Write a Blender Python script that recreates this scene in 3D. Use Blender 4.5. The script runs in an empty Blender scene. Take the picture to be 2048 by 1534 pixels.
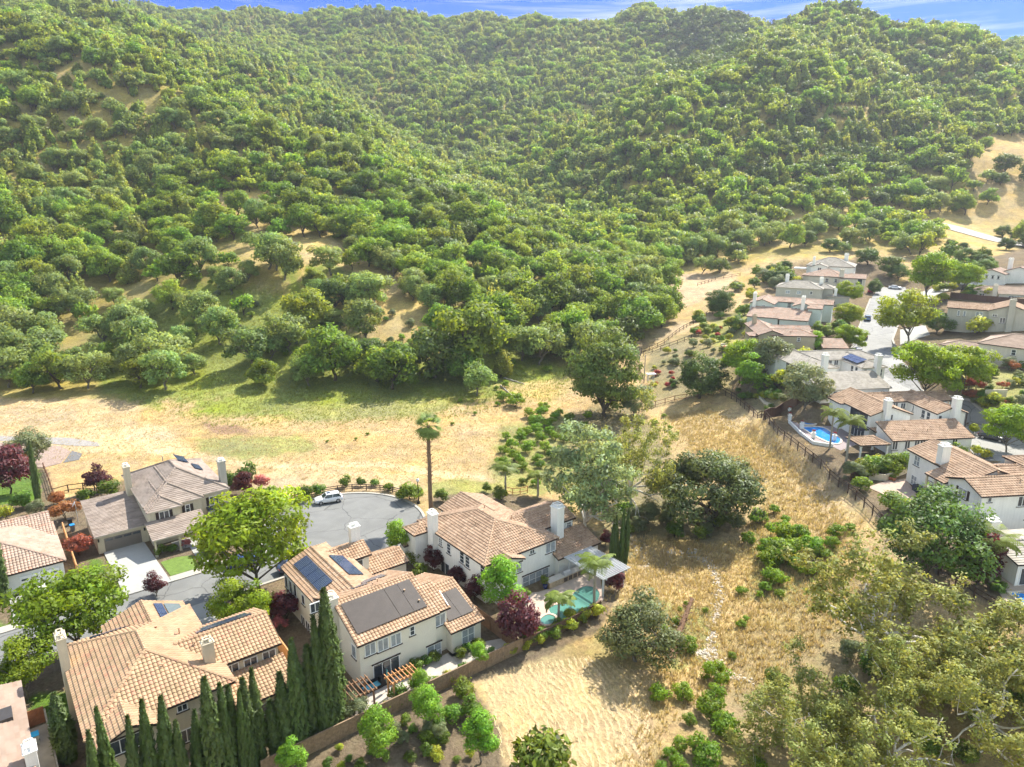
import bpy, bmesh, math, random
import numpy as np
from mathutils import Vector, Matrix
R = math.radians
sc = bpy.context.scene
COL = sc.collection
# ---------------------------------------------------------------- camera
CAM_H = 50.0; PITCH = R(15.0); FPX = 1421.0
cam = bpy.data.cameras.new('camera'); cam_o = bpy.data.objects.new('camera', cam); COL.objects.link(cam_o)
cam.sensor_width = 36.0; cam.lens = 36.0*FPX/2048.0
cam.clip_start = 0.5; cam.clip_end = 6000.0
cam_o.location = (0, 0, CAM_H); cam_o.rotation_euler = (R(90)-PITCH, 0, 0)
sc.camera = cam_o
# ---------------------------------------------------------------- world, sun, exposure
SUN_AZ = R(38.0)     # clockwise from +Y towards +X
SUN_EL = R(48.0)
w = bpy.data.worlds.new('World'); sc.world = w; w.use_nodes = True
nt = w.node_tree; nt.nodes.clear()
N = nt.nodes.new; L = nt.links.new
out = N('ShaderNodeOutputWorld'); bg = N('ShaderNodeBackground'); sky = N('ShaderNodeTexSky')
sky.sky_type = 'NISHITA'; sky.sun_disc = False; sky.sun_elevation = SUN_EL; sky.sun_rotation = SUN_AZ
sky.altitude = 100; sky.air_density = 1.0; sky.dust_density = 0.4; sky.ozone_density = 2.5
tc = N('ShaderNodeTexCoord'); mp = N('ShaderNodeMapping'); mp.inputs['Rotation'].default_value = (R(3), R(-2), 0)
mp.inputs['Scale'].default_value = (1.6, 1.6, 34.0)
nz = N('ShaderNodeTexNoise'); nz.inputs['Scale'].default_value = 2.2; nz.inputs['Detail'].default_value = 7; nz.inputs['Roughness'].default_value = 0.62; nz.inputs['Distortion'].default_value = 0.35
cr = N('ShaderNodeValToRGB'); cr.color_ramp.elements[0].position = 0.47; cr.color_ramp.elements[0].color = (0, 0, 0, 1)
cr.color_ramp.elements[1].position = 0.74; cr.color_ramp.elements[1].color = (1, 1, 1, 1)
# clear sky deeper blue low down; overhead warmed, cloud thickened to add white fill
sx = N('ShaderNodeSeparateXYZ'); er = N('ShaderNodeValToRGB'); e_ = er.color_ramp.elements; e_[0].position = 0.5; e_[0].color = (.035, .14, .62, 1); e_[1].position = 0.86; e_[1].color = (1.0, .96, .86, 1); q_ = e_.new(0.66); q_.color = (.06, .20, .72, 1)
hm = N('ShaderNodeMapRange'); hm.inputs[1].default_value = -1; hm.inputs[2].default_value = 1; hm.inputs[3].default_value = 0; hm.inputs[4].default_value = 1
hs = N('ShaderNodeMix'); hs.data_type = 'RGBA'; hs.blend_type = 'MULTIPLY'; hs.inputs[0].default_value = 1.0
mx = N('ShaderNodeMix'); mx.data_type = 'RGBA'; mx.inputs[7].default_value = (7.5, 7.2, 6.9, 1)
ml = N('ShaderNodeMath'); ml.operation = 'MULTIPLY'; ml.inputs[1].default_value = 0.8
L(tc.outputs['Generated'], mp.inputs[0]); L(mp.outputs[0], nz.inputs['Vector']); L(nz.outputs['Fac'], cr.inputs[0])
L(tc.outputs['Generated'], sx.inputs[0]); L(sx.outputs['Z'], hm.inputs[0]); L(hm.outputs[0], er.inputs[0])
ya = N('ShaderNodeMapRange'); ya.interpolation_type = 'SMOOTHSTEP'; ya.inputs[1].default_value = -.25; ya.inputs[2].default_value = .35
yz = N('ShaderNodeMix'); yz.data_type = 'RGBA'; yz.inputs[6].default_value = (1.45, 1.28, 1.0, 1); L(sx.outputs['Y'], ya.inputs[0]); L(ya.outputs[0], yz.inputs[0]); L(er.outputs[0], yz.inputs[7])   # sky behind the viewer brightened and warmed as added fill for the walls
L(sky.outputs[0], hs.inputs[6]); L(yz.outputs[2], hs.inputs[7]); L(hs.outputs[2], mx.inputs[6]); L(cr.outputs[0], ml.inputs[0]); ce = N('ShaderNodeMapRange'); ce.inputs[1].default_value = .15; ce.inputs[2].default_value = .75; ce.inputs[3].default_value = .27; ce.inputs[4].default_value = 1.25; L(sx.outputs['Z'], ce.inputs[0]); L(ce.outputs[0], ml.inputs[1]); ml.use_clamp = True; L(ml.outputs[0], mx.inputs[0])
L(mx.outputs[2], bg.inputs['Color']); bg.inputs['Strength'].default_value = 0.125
L(bg.outputs[0], out.inputs[0])
sun = bpy.data.lights.new('sun', 'SUN'); sun.energy = 4.6; sun.angle = R(0.5); sun.color = (1.0, 0.94, 0.83)
sun_o = bpy.data.objects.new('sun', sun); COL.objects.link(sun_o)
sd = Vector((math.sin(SUN_AZ)*math.cos(SUN_EL), math.cos(SUN_AZ)*math.cos(SUN_EL), math.sin(SUN_EL)))
sun_o.rotation_euler = sd.to_track_quat('Z', 'Y').to_euler(); sun_o.location = (60, 60, 200)
sc.view_settings.view_transform = 'Standard'; sc.view_settings.look = 'None'; sc.view_settings.exposure = 1.2; sc.view_settings.gamma = 1.0
sc.view_settings.use_curve_mapping = False
sc.render.resolution_x = 1024; sc.render.resolution_y = 767
sc.cycles.max_bounces = 6; sc.cycles.diffuse_bounces = 3; sc.cycles.glossy_bounces = 2; sc.cycles.transmission_bounces = 3; sc.cycles.volume_bounces = 0
sc.cycles.use_adaptive_sampling = True; sc.cycles.adaptive_threshold = 0.03
sc.cycles.caustics_reflective = False; sc.cycles.caustics_refractive = False

# ---------------------------------------------------------------- picture <-> place
CP, SP = math.cos(PITCH), math.sin(PITCH)
def ray(px, py):
    u = px-1024.0; b = 767.0-py
    return np.array([u, FPX*CP+b*SP, -FPX*SP+b*CP])
def at_z(px, py, z):
    r = ray(px, py); t = (z-CAM_H)/r[2]; return np.array([r[0]*t, r[1]*t, z])
def at_Y(px, py, Y):
    r = ray(px, py); t = Y/r[1]; return np.array([r[0]*t, Y, CAM_H+r[2]*t])
def proj(x, y, z):
    dz = z-CAM_H; d = y*CP-dz*SP; u = x/d*FPX; b = (y*SP+dz*CP)/d*FPX
    return 1024+u, 767-b
# ---------------------------------------------------------------- terrain heights
CT = []
for s in '''100,1500,0 500,1500,0 300,1250,0 700,1150,0 900,1300,0 1000,1150,0 100,1100,0 400,1000,0 640,1000,0 840,1000,0 1150,1150,-.1 1190,1080,-.3 60,950,0 200,900,.2
450,850,.6 700,850,.5 950,900,0 950,800,.8 1150,780,.8 0,1300,0 0,1500,0 700,1400,0 1000,1330,-.3 700,1534,-.8 850,1480,-1 1000,1500,-1.6 1100,1380,-1.2 1250,1500,-2.2
1100,880,-.5 1170,900,-1.5 1180,820,0 1200,960,-2.4 1260,1040,-3.4 1320,1130,-3.9 1260,1200,-2.2 1400,1120,-3.5 1450,1220,-3.8 1380,1330,-4.2 1330,1400,-3 1500,1380,-4.6 1650,1500,-5 1400,1500,-3
1330,900,-1.4 1500,960,.3 1600,1080,.6 1400,850,1.3 1500,870,2.5 1620,980,2 1700,1100,1.5 1740,1180,1.7 1740,1300,-.3 1850,1400,-.4 2030,1500,-.5 1340,800,1.5 1250,760,1.5
1555,870,4 1640,935,4.2 1740,1025,4.2 1850,1130,3.6 1950,1200,3.4 2048,1255,3.2 1460,790,3.8 1810,980,5.6 1700,900,5.2 1900,1070,5.2 2048,1090,5 1620,860,5.2 1780,900,5.6 1930,905,6

0,790,1.2 200,790,1.4 400,800,1.4 600,770,1.6 900,755,1.6 1100,755,1.2 1000,770,1'''.split():
    a = [float(v) for v in s.split(',')]; a[2] *= 0.5 if a[2] < 0 else 1; CT.append(at_z(*a))
for s in '''1620,790,149 1780,800,142 1520,730,174 1560,690,194 1680,680,200 1760,700,190 1600,650,215 1700,640,222 1440,700,188 1340,720,192 1300,700,207 1350,660,222 1440,640,232 1500,640,226 1790,580,272 1640,560,275 1640,535,292 1740,540,290 1500,590,262 1400,600,258 1900,830,132 2000,800,132 2048,880,115 1960,735,158 2040,740,155 1900,690,182 2000,660,190 1880,640,212 2048,610,205 1900,590,236 2000,545,262 2048,520,275 1660,850,133
0,650,215 0,560,235 0,450,280 0,350,330 0,200,390 0,95,430 200,520,265 120,600,232 350,400,325 200,350,345 480,430,300 430,560,236 620,520,250 620,620,222 300,700,205 500,690,200
800,620,218 1050,650,225 1200,640,232 1150,700,212 750,500,275 900,520,270 1250,620,245 150,130,420 300,190,405 420,240,385 540,290,365 700,370,340 850,410,330 950,440,320 1050,500,300 1200,570,270 1300,640,240
300,300,370 600,400,320 40,15,650 120,30,650 300,72,640 450,135,625 560,190,600 700,270,560 850,350,500 420,200,520 300,120,560 600,280,450
300,20,1150 560,30,1150 760,35,1100 870,50,1100 960,67,1130 1150,64,1080 1260,50,1000 1370,40,930 1450,62,880 700,200,800 800,300,650 900,390,520 1000,150,880 1000,250,720 1050,350,580 1150,440,440 1020,440,440 1150,300,640 1300,120,840 1200,200,760 870,130,930 600,120,950
500,110,1000 1340,180,760
1150,520,330 1300,560,290 1400,560,300 1500,500,335 1300,480,360 1300,350,450 1500,300,470 1600,400,415 1400,250,500 1180,245,610 1300,197,580 1400,152,555 1490,115,550 1620,150,540 1750,190,535 1880,230,525 2048,270,505
1640,35,720 1560,60,740 1490,95,770 1750,55,710 1850,80,700 1950,98,690 2048,108,680 1850,160,600 1700,110,620 2048,190,580 1750,300,475 1900,350,455 2048,350,445 1750,425,405 1900,450,380 2048,480,370 1620,500,325 1700,505,325 1850,530,300 1950,500,320'''.split():
    a = [float(v) for v in s.split(',')]; CT.append(at_Y(*a))
for t in [(-900, 900, 190), (-300, 1500, 160), (300, 1500, 160), (900, 1300, 150), (-1200, 500, 150), (1000, 700, 140), (1300, 300, 90), (600, 250, 30), (420, 120, 12), (300, 40, 6), (-300, 60, 0), (-400, 150, 2), (-300, 200, 20), (-500, 300, 80), (0, -100, -2), (200, -100, 0), (-200, -100, 0), (0, 20, -.5), (60, 20, -3), (-60, 20, 0), (500, -100, 8), (-500, -100, 0), (-700, 700, 150), (150, 1050, 190), (-1500, 1500, 150), (1700, 1500, 120), (1700, 0, 60), (-1700, 0, 30)]:
    CT.append(np.array(t, float))
CT = np.array(CT); CXY = CT[:, :2]; CZ = CT[:, 2]
def kern(d2): return np.sqrt(d2+90.0)
D2 = ((CXY[:, None]-CXY[None])**2).sum(2)
A = -kern(D2); NCT = len(CT)
M_ = np.zeros((NCT+1, NCT+1)); M_[:NCT, :NCT] = A+np.eye(NCT)*1.0; M_[:NCT, NCT] = 1; M_[NCT, :NCT] = 1
WT = np.linalg.solve(M_, np.concatenate([CZ, [0]]))
def hraw(x, y):
    x = np.asarray(x, float).ravel(); y = np.asarray(y, float).ravel(); o = np.empty(len(x))
    for i in range(0, len(x), 20000):
        d2 = (x[i:i+20000, None]-CXY[None, :, 0])**2+(y[i:i+20000, None]-CXY[None, :, 1])**2
        o[i:i+20000] = -kern(d2)@WT[:NCT]+WT[NCT]
    return o
RS = np.random.RandomState(7)
WV = [(RS.uniform(0, 6.28), RS.uniform(0, 6.28), lam, amp) for lam, amp in ((160, 11), (110, 8), (80, 6), (60, 3.5), (45, 2.4), (230, 11))]
PADS = [(0, 0, 52, -60, 63.5, 54, 122, 0, 6), (62, 88, 83, -3, 40, -3, 22, 4.8, 5), (66, 116, 83, -12.5, 26, -2, 24, 5.6, 4), (62, 146, 83, -2, 26, -8, 20, 8.3, 5),
 (62, 184, 96, -1, 24, -11, 12, 10, 5), (72, 213, 118, -2, 24, -6, 20, 12, 6), (90, 240, 118, -3, 18, -2, 14, 14, 6), (110, 262, 118, -3, 18, -2, 14, 15, 6), (120, 285, 118, -3, 16, -4, 14, 17, 6)]
def inpoly(x, y, P):
    x = np.asarray(x); y = np.asarray(y); r = np.zeros(x.shape, bool); j = len(P)-1
    for i in range(len(P)):
        xi, yi = P[i][0], P[i][1]; xj, yj = P[j][0], P[j][1]
        if yi != yj:
            r ^= ((yi > y) != (yj > y)) & (x < (xj-xi)*(y-yi)/(yj-yi)+xi)
        j = i
    return r
def hfun(x, y):
    x = np.asarray(x, float); sh = x.shape; y = np.asarray(y, float)*np.ones(sh)
    z = hraw(x, y).reshape(sh)
    f = np.clip((z-22)/60.0, 0, 1)*np.clip((y-230)/200.0, 0, 1)
    g = np.zeros(sh)
    for th, ph, lam, amp in WV:
        k = 6.283/lam; g += amp*np.abs(np.sin((x*math.cos(th)+y*math.sin(th))*k/2+ph))-amp*0.6
    z = z+g*f
    for (ox, oy, az, a0, a1, c0, c1, pz, fall) in PADS:
        ua, ub = math.sin(R(az)), math.cos(R(az)); dx = x-ox; dy = y-oy; a = dx*ua+dy*ub; c = -dx*ub+dy*ua
        d = np.hypot(np.maximum(np.maximum(a0-a, a-a1), 0), np.maximum(np.maximum(c0-c, c-c1), 0))
        t = np.clip(1-d/fall, 0, 1); t = t*t*(3-2*t); z = z*(1-t)+pz*t
    return z
def h1(x, y): return float(hfun(np.array([x]), np.array([y]))[0])
def G(px, py, dz=0.0):
    """first place where the line of sight through a picture point meets the ground"""
    r = ray(px, py); Ys = np.concatenate([np.arange(30, 300, 1.0), np.arange(300, 1500, 3.0)])
    t = Ys/r[1]; z = CAM_H+r[2]*t; hh = hfun(r[0]*t, Ys)+dz
    k = np.argmax(z <= hh)
    if z[k] > hh[k]: k = len(Ys)-1
    if k > 0:
        a0 = z[k-1]-hh[k-1]; a1 = z[k]-hh[k]; q = a0/(a0-a1); Y = Ys[k-1]+(Ys[k]-Ys[k-1])*q
    else: Y = Ys[0]
    t = Y/r[1]; return Vector((r[0]*t, Y, CAM_H+r[2]*t))

# ---------------------------------------------------------------- object helpers
def tag(o, label=None, cat=None, group=None, kind=None):
    if label: o['label'] = label
    if cat: o['category'] = cat
    if group: o['group'] = group
    if kind: o['kind'] = kind
    return o
def empty(name, loc, rz=0, label=None, cat=None, group=None):
    o = bpy.data.objects.new(name, None); COL.objects.link(o); o.location = loc; o.rotation_euler = (0, 0, rz)
    o.empty_display_size = 0.5
    return tag(o, label, cat, group)
def link(name, me, mat=None, parent=None):
    o = bpy.data.objects.new(name, me); COL.objects.link(o)
    if mat is not None and not me.materials: me.materials.append(mat)
    if parent: o.parent = parent
    return o
def mesh_np(name, V, F, mat=None, cols=None, smooth=False, uv=None):
    """V (n,3); F (m,k) one polygon size"""
    me = bpy.data.meshes.new(name); V = np.asarray(V, np.float32); F = np.asarray(F, np.int32); m, k = F.shape
    me.vertices.add(len(V)); me.vertices.foreach_set('co', V.ravel())
    me.loops.add(m*k); me.loops.foreach_set('vertex_index', F.ravel())
    me.polygons.add(m); me.polygons.foreach_set('loop_start', np.arange(m, dtype=np.int32)*k)
    me.update(calc_edges=True)
    if smooth: me.polygons.foreach_set('use_smooth', np.ones(m, bool))
    if cols is not None:
        ca = me.color_attributes.new('Col', 'FLOAT_COLOR', 'POINT')
        c4 = np.ones((len(V), 4), np.float32); c4[:, :3] = cols; ca.data.foreach_set('color', c4.ravel())
    if mat: me.materials.append(mat)
    return me
class MB:
    """collects boxes, tubes and polygons; one mesh object on build"""
    def __init__(s): s.v = []; s.f = []
    def add(s, V, F):
        o = len(s.v); s.v += [tuple(p) for p in V]; s.f += [tuple(i+o for i in f) for f in F]; return s
    def box(s, x0, x1, y0, y1, z0, z1):
        V = [(x0, y0, z0), (x1, y0, z0), (x1, y1, z0), (x0, y1, z0), (x0, y0, z1), (x1, y0, z1), (x1, y1, z1), (x0, y1, z1)]
        return s.add(V, [(3, 2, 1, 0), (4, 5, 6, 7), (0, 1, 5, 4), (1, 2, 6, 5), (2, 3, 7, 6), (3, 0, 4, 7)])
    def bar(s, p, q, w, h, up=(0, 0, 1)):
        p = Vector(p); q = Vector(q); d = (q-p).normalized(); u = Vector(up); a = d.cross(u)
        if a.length < 1e-4: a = d.cross(Vector((1, 0, 0)))
        a.normalize(); b = a.cross(d).normalized(); a = a*w/2; b = b*h/2
        V = [p-a-b, p+a-b, p+a+b, p-a+b, q-a-b, q+a-b, q+a+b, q-a+b]
        return s.add(V, [(0, 1, 2, 3), (7, 6, 5, 4), (0, 4, 5, 1), (1, 5, 6, 2), (2, 6, 7, 3), (3, 7, 4, 0)])
    def tube(s, pts, rad, k=6):
        pts = [Vector(p) for p in pts]; n = len(pts); V = []
        for i, p in enumerate(pts):
            d = (pts[min(i+1, n-1)]-pts[max(i-1, 0)]); d = d.normalized() if d.length > 0 else Vector((0, 0, 1))
            a = d.cross(Vector((0.31, 0.95, 0.05))); a = a.normalized() if a.length > 1e-4 else Vector((1, 0, 0)); b = d.cross(a)
            r = rad[i] if hasattr(rad, '__len__') else rad
            for j in range(k):
                t = 6.28318*j/k; V.append(p+(a*math.cos(t)+b*math.sin(t))*r)
        F = [(i*k+j, i*k+(j+1) % k, (i+1)*k+(j+1) % k, (i+1)*k+j) for i in range(n-1) for j in range(k)]
        F.append(tuple(range(k-1, -1, -1))); F.append(tuple((n-1)*k+j for j in range(k)))
        return s.add(V, F)
    def lathe(s, prof, k=12, c=(0, 0, 0)):
        V = []
        for r, z in prof:
            for j in range(k): t = 6.28318*j/k; V.append((c[0]+r*math.cos(t), c[1]+r*math.sin(t), c[2]+z))
        n = len(prof); F = [(i*k+j, i*k+(j+1) % k, (i+1)*k+(j+1) % k, (i+1)*k+j) for i in range(n-1) for j in range(k)]
        F.append(tuple(range(k-1, -1, -1))); F.append(tuple((n-1)*k+j for j in range(k)))
        return s.add(V, F)
    def prism(s, P, z0, z1):
        n = len(P); V = [(p[0], p[1], z0) for p in P]+[(p[0], p[1], z1) for p in P]
        ar = sum(P[i][0]*P[(i+1) % n][1]-P[(i+1) % n][0]*P[i][1] for i in range(n))
        F = [tuple(range(n-1, -1, -1)), tuple(range(n, 2*n))]+[(i, (i+1) % n, n+(i+1) % n, n+i) for i in range(n)]
        if ar < 0: F = [tuple(reversed(f)) for f in F]
        return s.add(V, F)
    def mesh(s, name, mat=None, smooth=False):
        me = bpy.data.meshes.new(name); me.from_pydata(s.v, [], s.f); me.update()
        if mat: me.materials.append(mat)
        if smooth:
            me.polygons.foreach_set('use_smooth', [True]*len(me.polygons))
        return me
    def build(s, name, mat=None, parent=None, smooth=False, bev=0):
        o = link(name, s.mesh(name, mat, smooth), None, parent)
        if bev:
            m = o.modifiers.new('bevel', 'BEVEL'); m.width = bev; m.segments = 2; m.limit_method = 'ANGLE'
        return o
def copy_tree(o, parent=None):
    c = o.copy(); COL.objects.link(c); c.parent = parent
    for ch in o.children: copy_tree(ch, c)
    return c

# ---------------------------------------------------------------- materials
MATS = {}
def nodes_of(m):
    m.use_nodes = True; t = m.node_tree; b = t.nodes.get('Principled BSDF'); return t, b
def mat(name, col, rough=0.8, metal=0, var=0.12, scale=3.0, bump=0, bscale=20, spec=0.3, emit=0):
    if name in MATS: return MATS[name]
    m = bpy.data.materials.new(name); t, b = nodes_of(m); MATS[name] = m
    b.inputs['Roughness'].default_value = rough; b.inputs['Metallic'].default_value = metal
    b.inputs['Specular IOR Level'].default_value = spec
    tcn = t.nodes.new('ShaderNodeTexCoord'); nzn = t.nodes.new('ShaderNodeTexNoise'); nzn.inputs['Scale'].default_value = scale; nzn.inputs['Detail'].default_value = 5
    nzn.inputs['Roughness'].default_value = 0.65
    t.links.new(tcn.outputs['Object'], nzn.inputs['Vector'])
    r = t.nodes.new('ShaderNodeValToRGB'); r.color_ramp.elements[0].position = 0.3; r.color_ramp.elements[1].position = 0.7
    r.color_ramp.elements[0].color = tuple(c*(1-var) for c in col)+(1,); r.color_ramp.elements[1].color = tuple(min(1, c*(1+var)) for c in col)+(1,)
    t.links.new(nzn.outputs['Fac'], r.inputs[0]); t.links.new(r.outputs[0], b.inputs['Base Color'])
    if bump:
        n2 = t.nodes.new('ShaderNodeTexNoise'); n2.inputs['Scale'].default_value = bscale; n2.inputs['Detail'].default_value = 3
        bp = t.nodes.new('ShaderNodeBump'); bp.inputs['Strength'].default_value = bump; bp.inputs['Distance'].default_value = 0.05
        t.links.new(tcn.outputs['Object'], n2.inputs['Vector']); t.links.new(n2.outputs['Fac'], bp.inputs['Height']); t.links.new(bp.outputs[0], b.inputs['Normal'])
    return m
# ---------------------------------------------------------------- ground
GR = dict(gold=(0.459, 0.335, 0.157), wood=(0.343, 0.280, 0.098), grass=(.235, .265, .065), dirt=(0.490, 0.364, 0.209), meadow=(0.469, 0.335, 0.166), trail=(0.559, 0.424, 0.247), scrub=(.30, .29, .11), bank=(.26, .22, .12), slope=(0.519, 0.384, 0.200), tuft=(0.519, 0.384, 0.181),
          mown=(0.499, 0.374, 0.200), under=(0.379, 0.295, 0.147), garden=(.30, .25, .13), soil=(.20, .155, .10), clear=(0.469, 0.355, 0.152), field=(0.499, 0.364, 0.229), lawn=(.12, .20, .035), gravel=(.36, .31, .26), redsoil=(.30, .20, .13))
REG = [ # colour, softness in picture px, outline
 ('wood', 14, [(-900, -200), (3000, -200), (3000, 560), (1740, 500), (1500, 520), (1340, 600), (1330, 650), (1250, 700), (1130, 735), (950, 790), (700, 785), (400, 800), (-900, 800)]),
 ('clear', 16, [(395, 400), (540, 380), (720, 520), (860, 560), (860, 740), (780, 760), (660, 640), (560, 560), (430, 470), (340, 500)]), ('clear', 12, [(1250, 500), (1340, 500), (1340, 560), (1290, 570)]),
 ('grass', 20, [(180, 640), (420, 560), (600, 600), (760, 700), (900, 720), (1040, 690), (1160, 745), (1150, 790), (700, 800), (200, 790)]), ('grass', 14, [(540, 500), (700, 540), (700, 600), (600, 620)]), ('grass', 12, [(440, 440), (530, 440), (500, 480), (400, 480)]),
 ('clear', 12, [(590, 545), (700, 560), (720, 600), (640, 640)]), ('clear', 10, [(480, 445), (520, 430), (600, 470), (640, 520), (600, 545)]),
 ('gold', 12, [(1880, 270), (3000, 230), (3000, 560), (1960, 470), (1880, 440), (1960, 390)]), ('clear', 12, [(1680, 380), (1960, 440), (3000, 520), (3000, 620), (1900, 540), (1740, 480), (1500, 500), (1440, 560), (1380, 600), (1340, 560), (1450, 480)]),
 ('clear', 8, [(1660, 220), (1770, 208), (1790, 225), (1690, 245)]), ('clear', 8, [(90, 140), (170, 140), (170, 170), (100, 170)]), ('clear', 8, [(310, 225), (350, 225), (350, 260), (310, 260)]),
 ('meadow', 8, [(-900, 795), (400, 800), (700, 795), (1000, 790), (1180, 740), (1260, 700), (1330, 780), (1300, 900), (1150, 1000), (600, 1010), (-900, 1000)]),
 ('grass', 20, [(250, 780), (420, 790), (700, 780), (960, 790), (1080, 745), (1160, 765), (1110, 780), (980, 800), (800, 815), (620, 832), (430, 835), (300, 815), (240, 800)]), ('meadow', 14, [(330, 800), (400, 805), (380, 830), (320, 825)]), ('scrub', 16, [(560, 815), (900, 800), (880, 835), (600, 850)]), ('clear', 12, [(1000, 770), (1130, 760), (1120, 800), (1000, 800)]),
 ('dirt', 10, [(-900, 798), (200, 798), (290, 812), (270, 850), (150, 862), (-900, 870)]), ('trail', 6, [(-900, 868), (150, 862), (300, 850), (420, 862), (560, 880), (700, 930), (640, 945), (540, 940), (300, 905), (100, 905), (-900, 905)]),
 ('meadow', 12, [(330, 855), (1000, 830), (1010, 930), (800, 925), (560, 930), (380, 900)]), ('redsoil', 7, [(400, 845), (480, 850), (510, 872), (430, 868)]), ('scrub', 12, [(380, 880), (600, 870), (640, 900), (500, 920), (400, 905)]),
 ('trail', 4, [(540, 945), (640, 922), (760, 922), (880, 940), (1010, 962), (1010, 972), (860, 952), (760, 934), (640, 936), (560, 960)]), ('dirt', 10, [(480, 955), (640, 935), (830, 950), (830, 985), (640, 985), (560, 1000), (470, 985)]),
 ('scrub', 8, [(850, 965), (920, 955), (1010, 968), (1000, 990), (930, 1000), (860, 990)]), ('scrub', 16, [(1000, 850), (1130, 830), (1200, 860), (1160, 980), (1020, 990), (980, 940)]),
 ('bank', 18, [(1140, 830), (1230, 800), (1320, 850), (1350, 960), (1480, 1080), (1420, 1110), (1230, 1080), (1150, 990)]),
 ('slope', 12, [(1290, 810), (1440, 770), (1560, 860), (1760, 1030), (2100, 1290), (2100, 1450), (1700, 1250), (1500, 1150), (1420, 1080), (1540, 960), (1400, 870), (1310, 860)]),
 ('tuft', 18, [(1380, 850), (1500, 860), (1640, 1000), (1600, 1080), (1500, 1080), (1560, 960), (1400, 890)]), ('slope', 14, [(1560, 900), (1740, 1040), (1700, 1090), (1540, 950)]),
 ('tuft', 16, [(1200, 1080), (1480, 1090), (1700, 1100), (1720, 1250), (1500, 1360), (1320, 1420), (1300, 1534), (1560, 1700), (1300, 1700), (1300, 1340), (1230, 1280)]), ('gold', 14, [(1250, 1060), (1420, 1090), (1420, 1180), (1260, 1170)]),
 ('bank', 10, [(1190, 1000), (1290, 1040), (1300, 1110), (1240, 1120), (1195, 1060)]), ('scrub', 14, [(1290, 1200), (1430, 1220), (1440, 1330), (1330, 1340)]), ('scrub', 20, [(1500, 1060), (1680, 1090), (1640, 1220), (1500, 1200)]),
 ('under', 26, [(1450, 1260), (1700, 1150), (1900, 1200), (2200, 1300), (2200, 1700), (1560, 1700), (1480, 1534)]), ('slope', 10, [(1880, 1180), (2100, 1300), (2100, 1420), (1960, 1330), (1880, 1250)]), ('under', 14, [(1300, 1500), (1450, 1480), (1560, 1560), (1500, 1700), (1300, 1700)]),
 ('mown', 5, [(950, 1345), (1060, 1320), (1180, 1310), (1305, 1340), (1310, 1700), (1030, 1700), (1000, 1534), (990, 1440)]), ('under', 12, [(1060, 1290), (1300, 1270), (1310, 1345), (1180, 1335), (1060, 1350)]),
 ('field', 6, [(1335, 555), (1420, 540), (1470, 545), (1480, 580), (1400, 600), (1370, 620), (1345, 590)]), ('dirt', 4, [(1250, 712), (1300, 688), (1390, 655), (1460, 625), (1500, 598), (1490, 590), (1440, 612), (1380, 640), (1300, 668), (1240, 700)]),
 ('dirt', 5, [(1250, 712), (1280, 695), (1290, 740), (1300, 800), (1275, 800), (1262, 750)]),
 ('garden', 8, [(1300, 700), (1400, 655), (1500, 610), (1540, 640), (1540, 760), (1450, 790), (1310, 800), (1290, 740)]), ('scrub', 8, [(1390, 660), (1500, 612), (1520, 650), (1440, 700)]),
 ('soil', 6, [(1460, 785), (1500, 700), (1500, 620), (1560, 530), (1760, 510), (1790, 570), (2100, 480), (2400, 600), (2400, 1330), (2048, 1250), (1850, 1130), (1740, 1020), (1560, 868)]),
 ('scrub', 10, [(1900, 740), (2300, 740), (2300, 860), (1960, 850)]),
 ('garden', 6, [(1480, 790), (1560, 770), (1600, 790), (1560, 830), (1520, 830)]),
 ('soil', 4, [(-900, 935), (90, 930), (112, 1000), (250, 962), (450, 955), (590, 1010), (700, 1080), (850, 1060), (868, 992), (990, 985), (1110, 1000), (1200, 1070), (1252, 1160), (1200, 1262), (1060, 1325), (940, 1365), (1000, 1450), (1010, 1534), (1030, 1700), (-900, 1700)]),
 ('lawn', 3, [(-200, 945), (80, 940), (80, 1000), (-200, 1040)]), ('lawn', 4, [(-100, 1240), (80, 1250), (60, 1310), (-100, 1330)]), ('lawn', 3, [(176, 1120), (205, 1120), (243, 1195), (215, 1195)]), ('lawn', 4, [(60, 1390), (200, 1370), (150, 1440), (60, 1440)]),
]
def blotch(x, y, s, seed):
    r = np.random.RandomState(seed); z = 0
    for k in range(5):
        a = r.uniform(0, 6.28); f = 6.28/(s*r.uniform(.6, 1.7)); z = z+np.sin((x*math.cos(a)+y*math.sin(a))*f+r.uniform(0, 6.28)+1.3*np.sin((x*math.sin(a)-y*math.cos(a))*f*.7+k))
    return z/5
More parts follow.
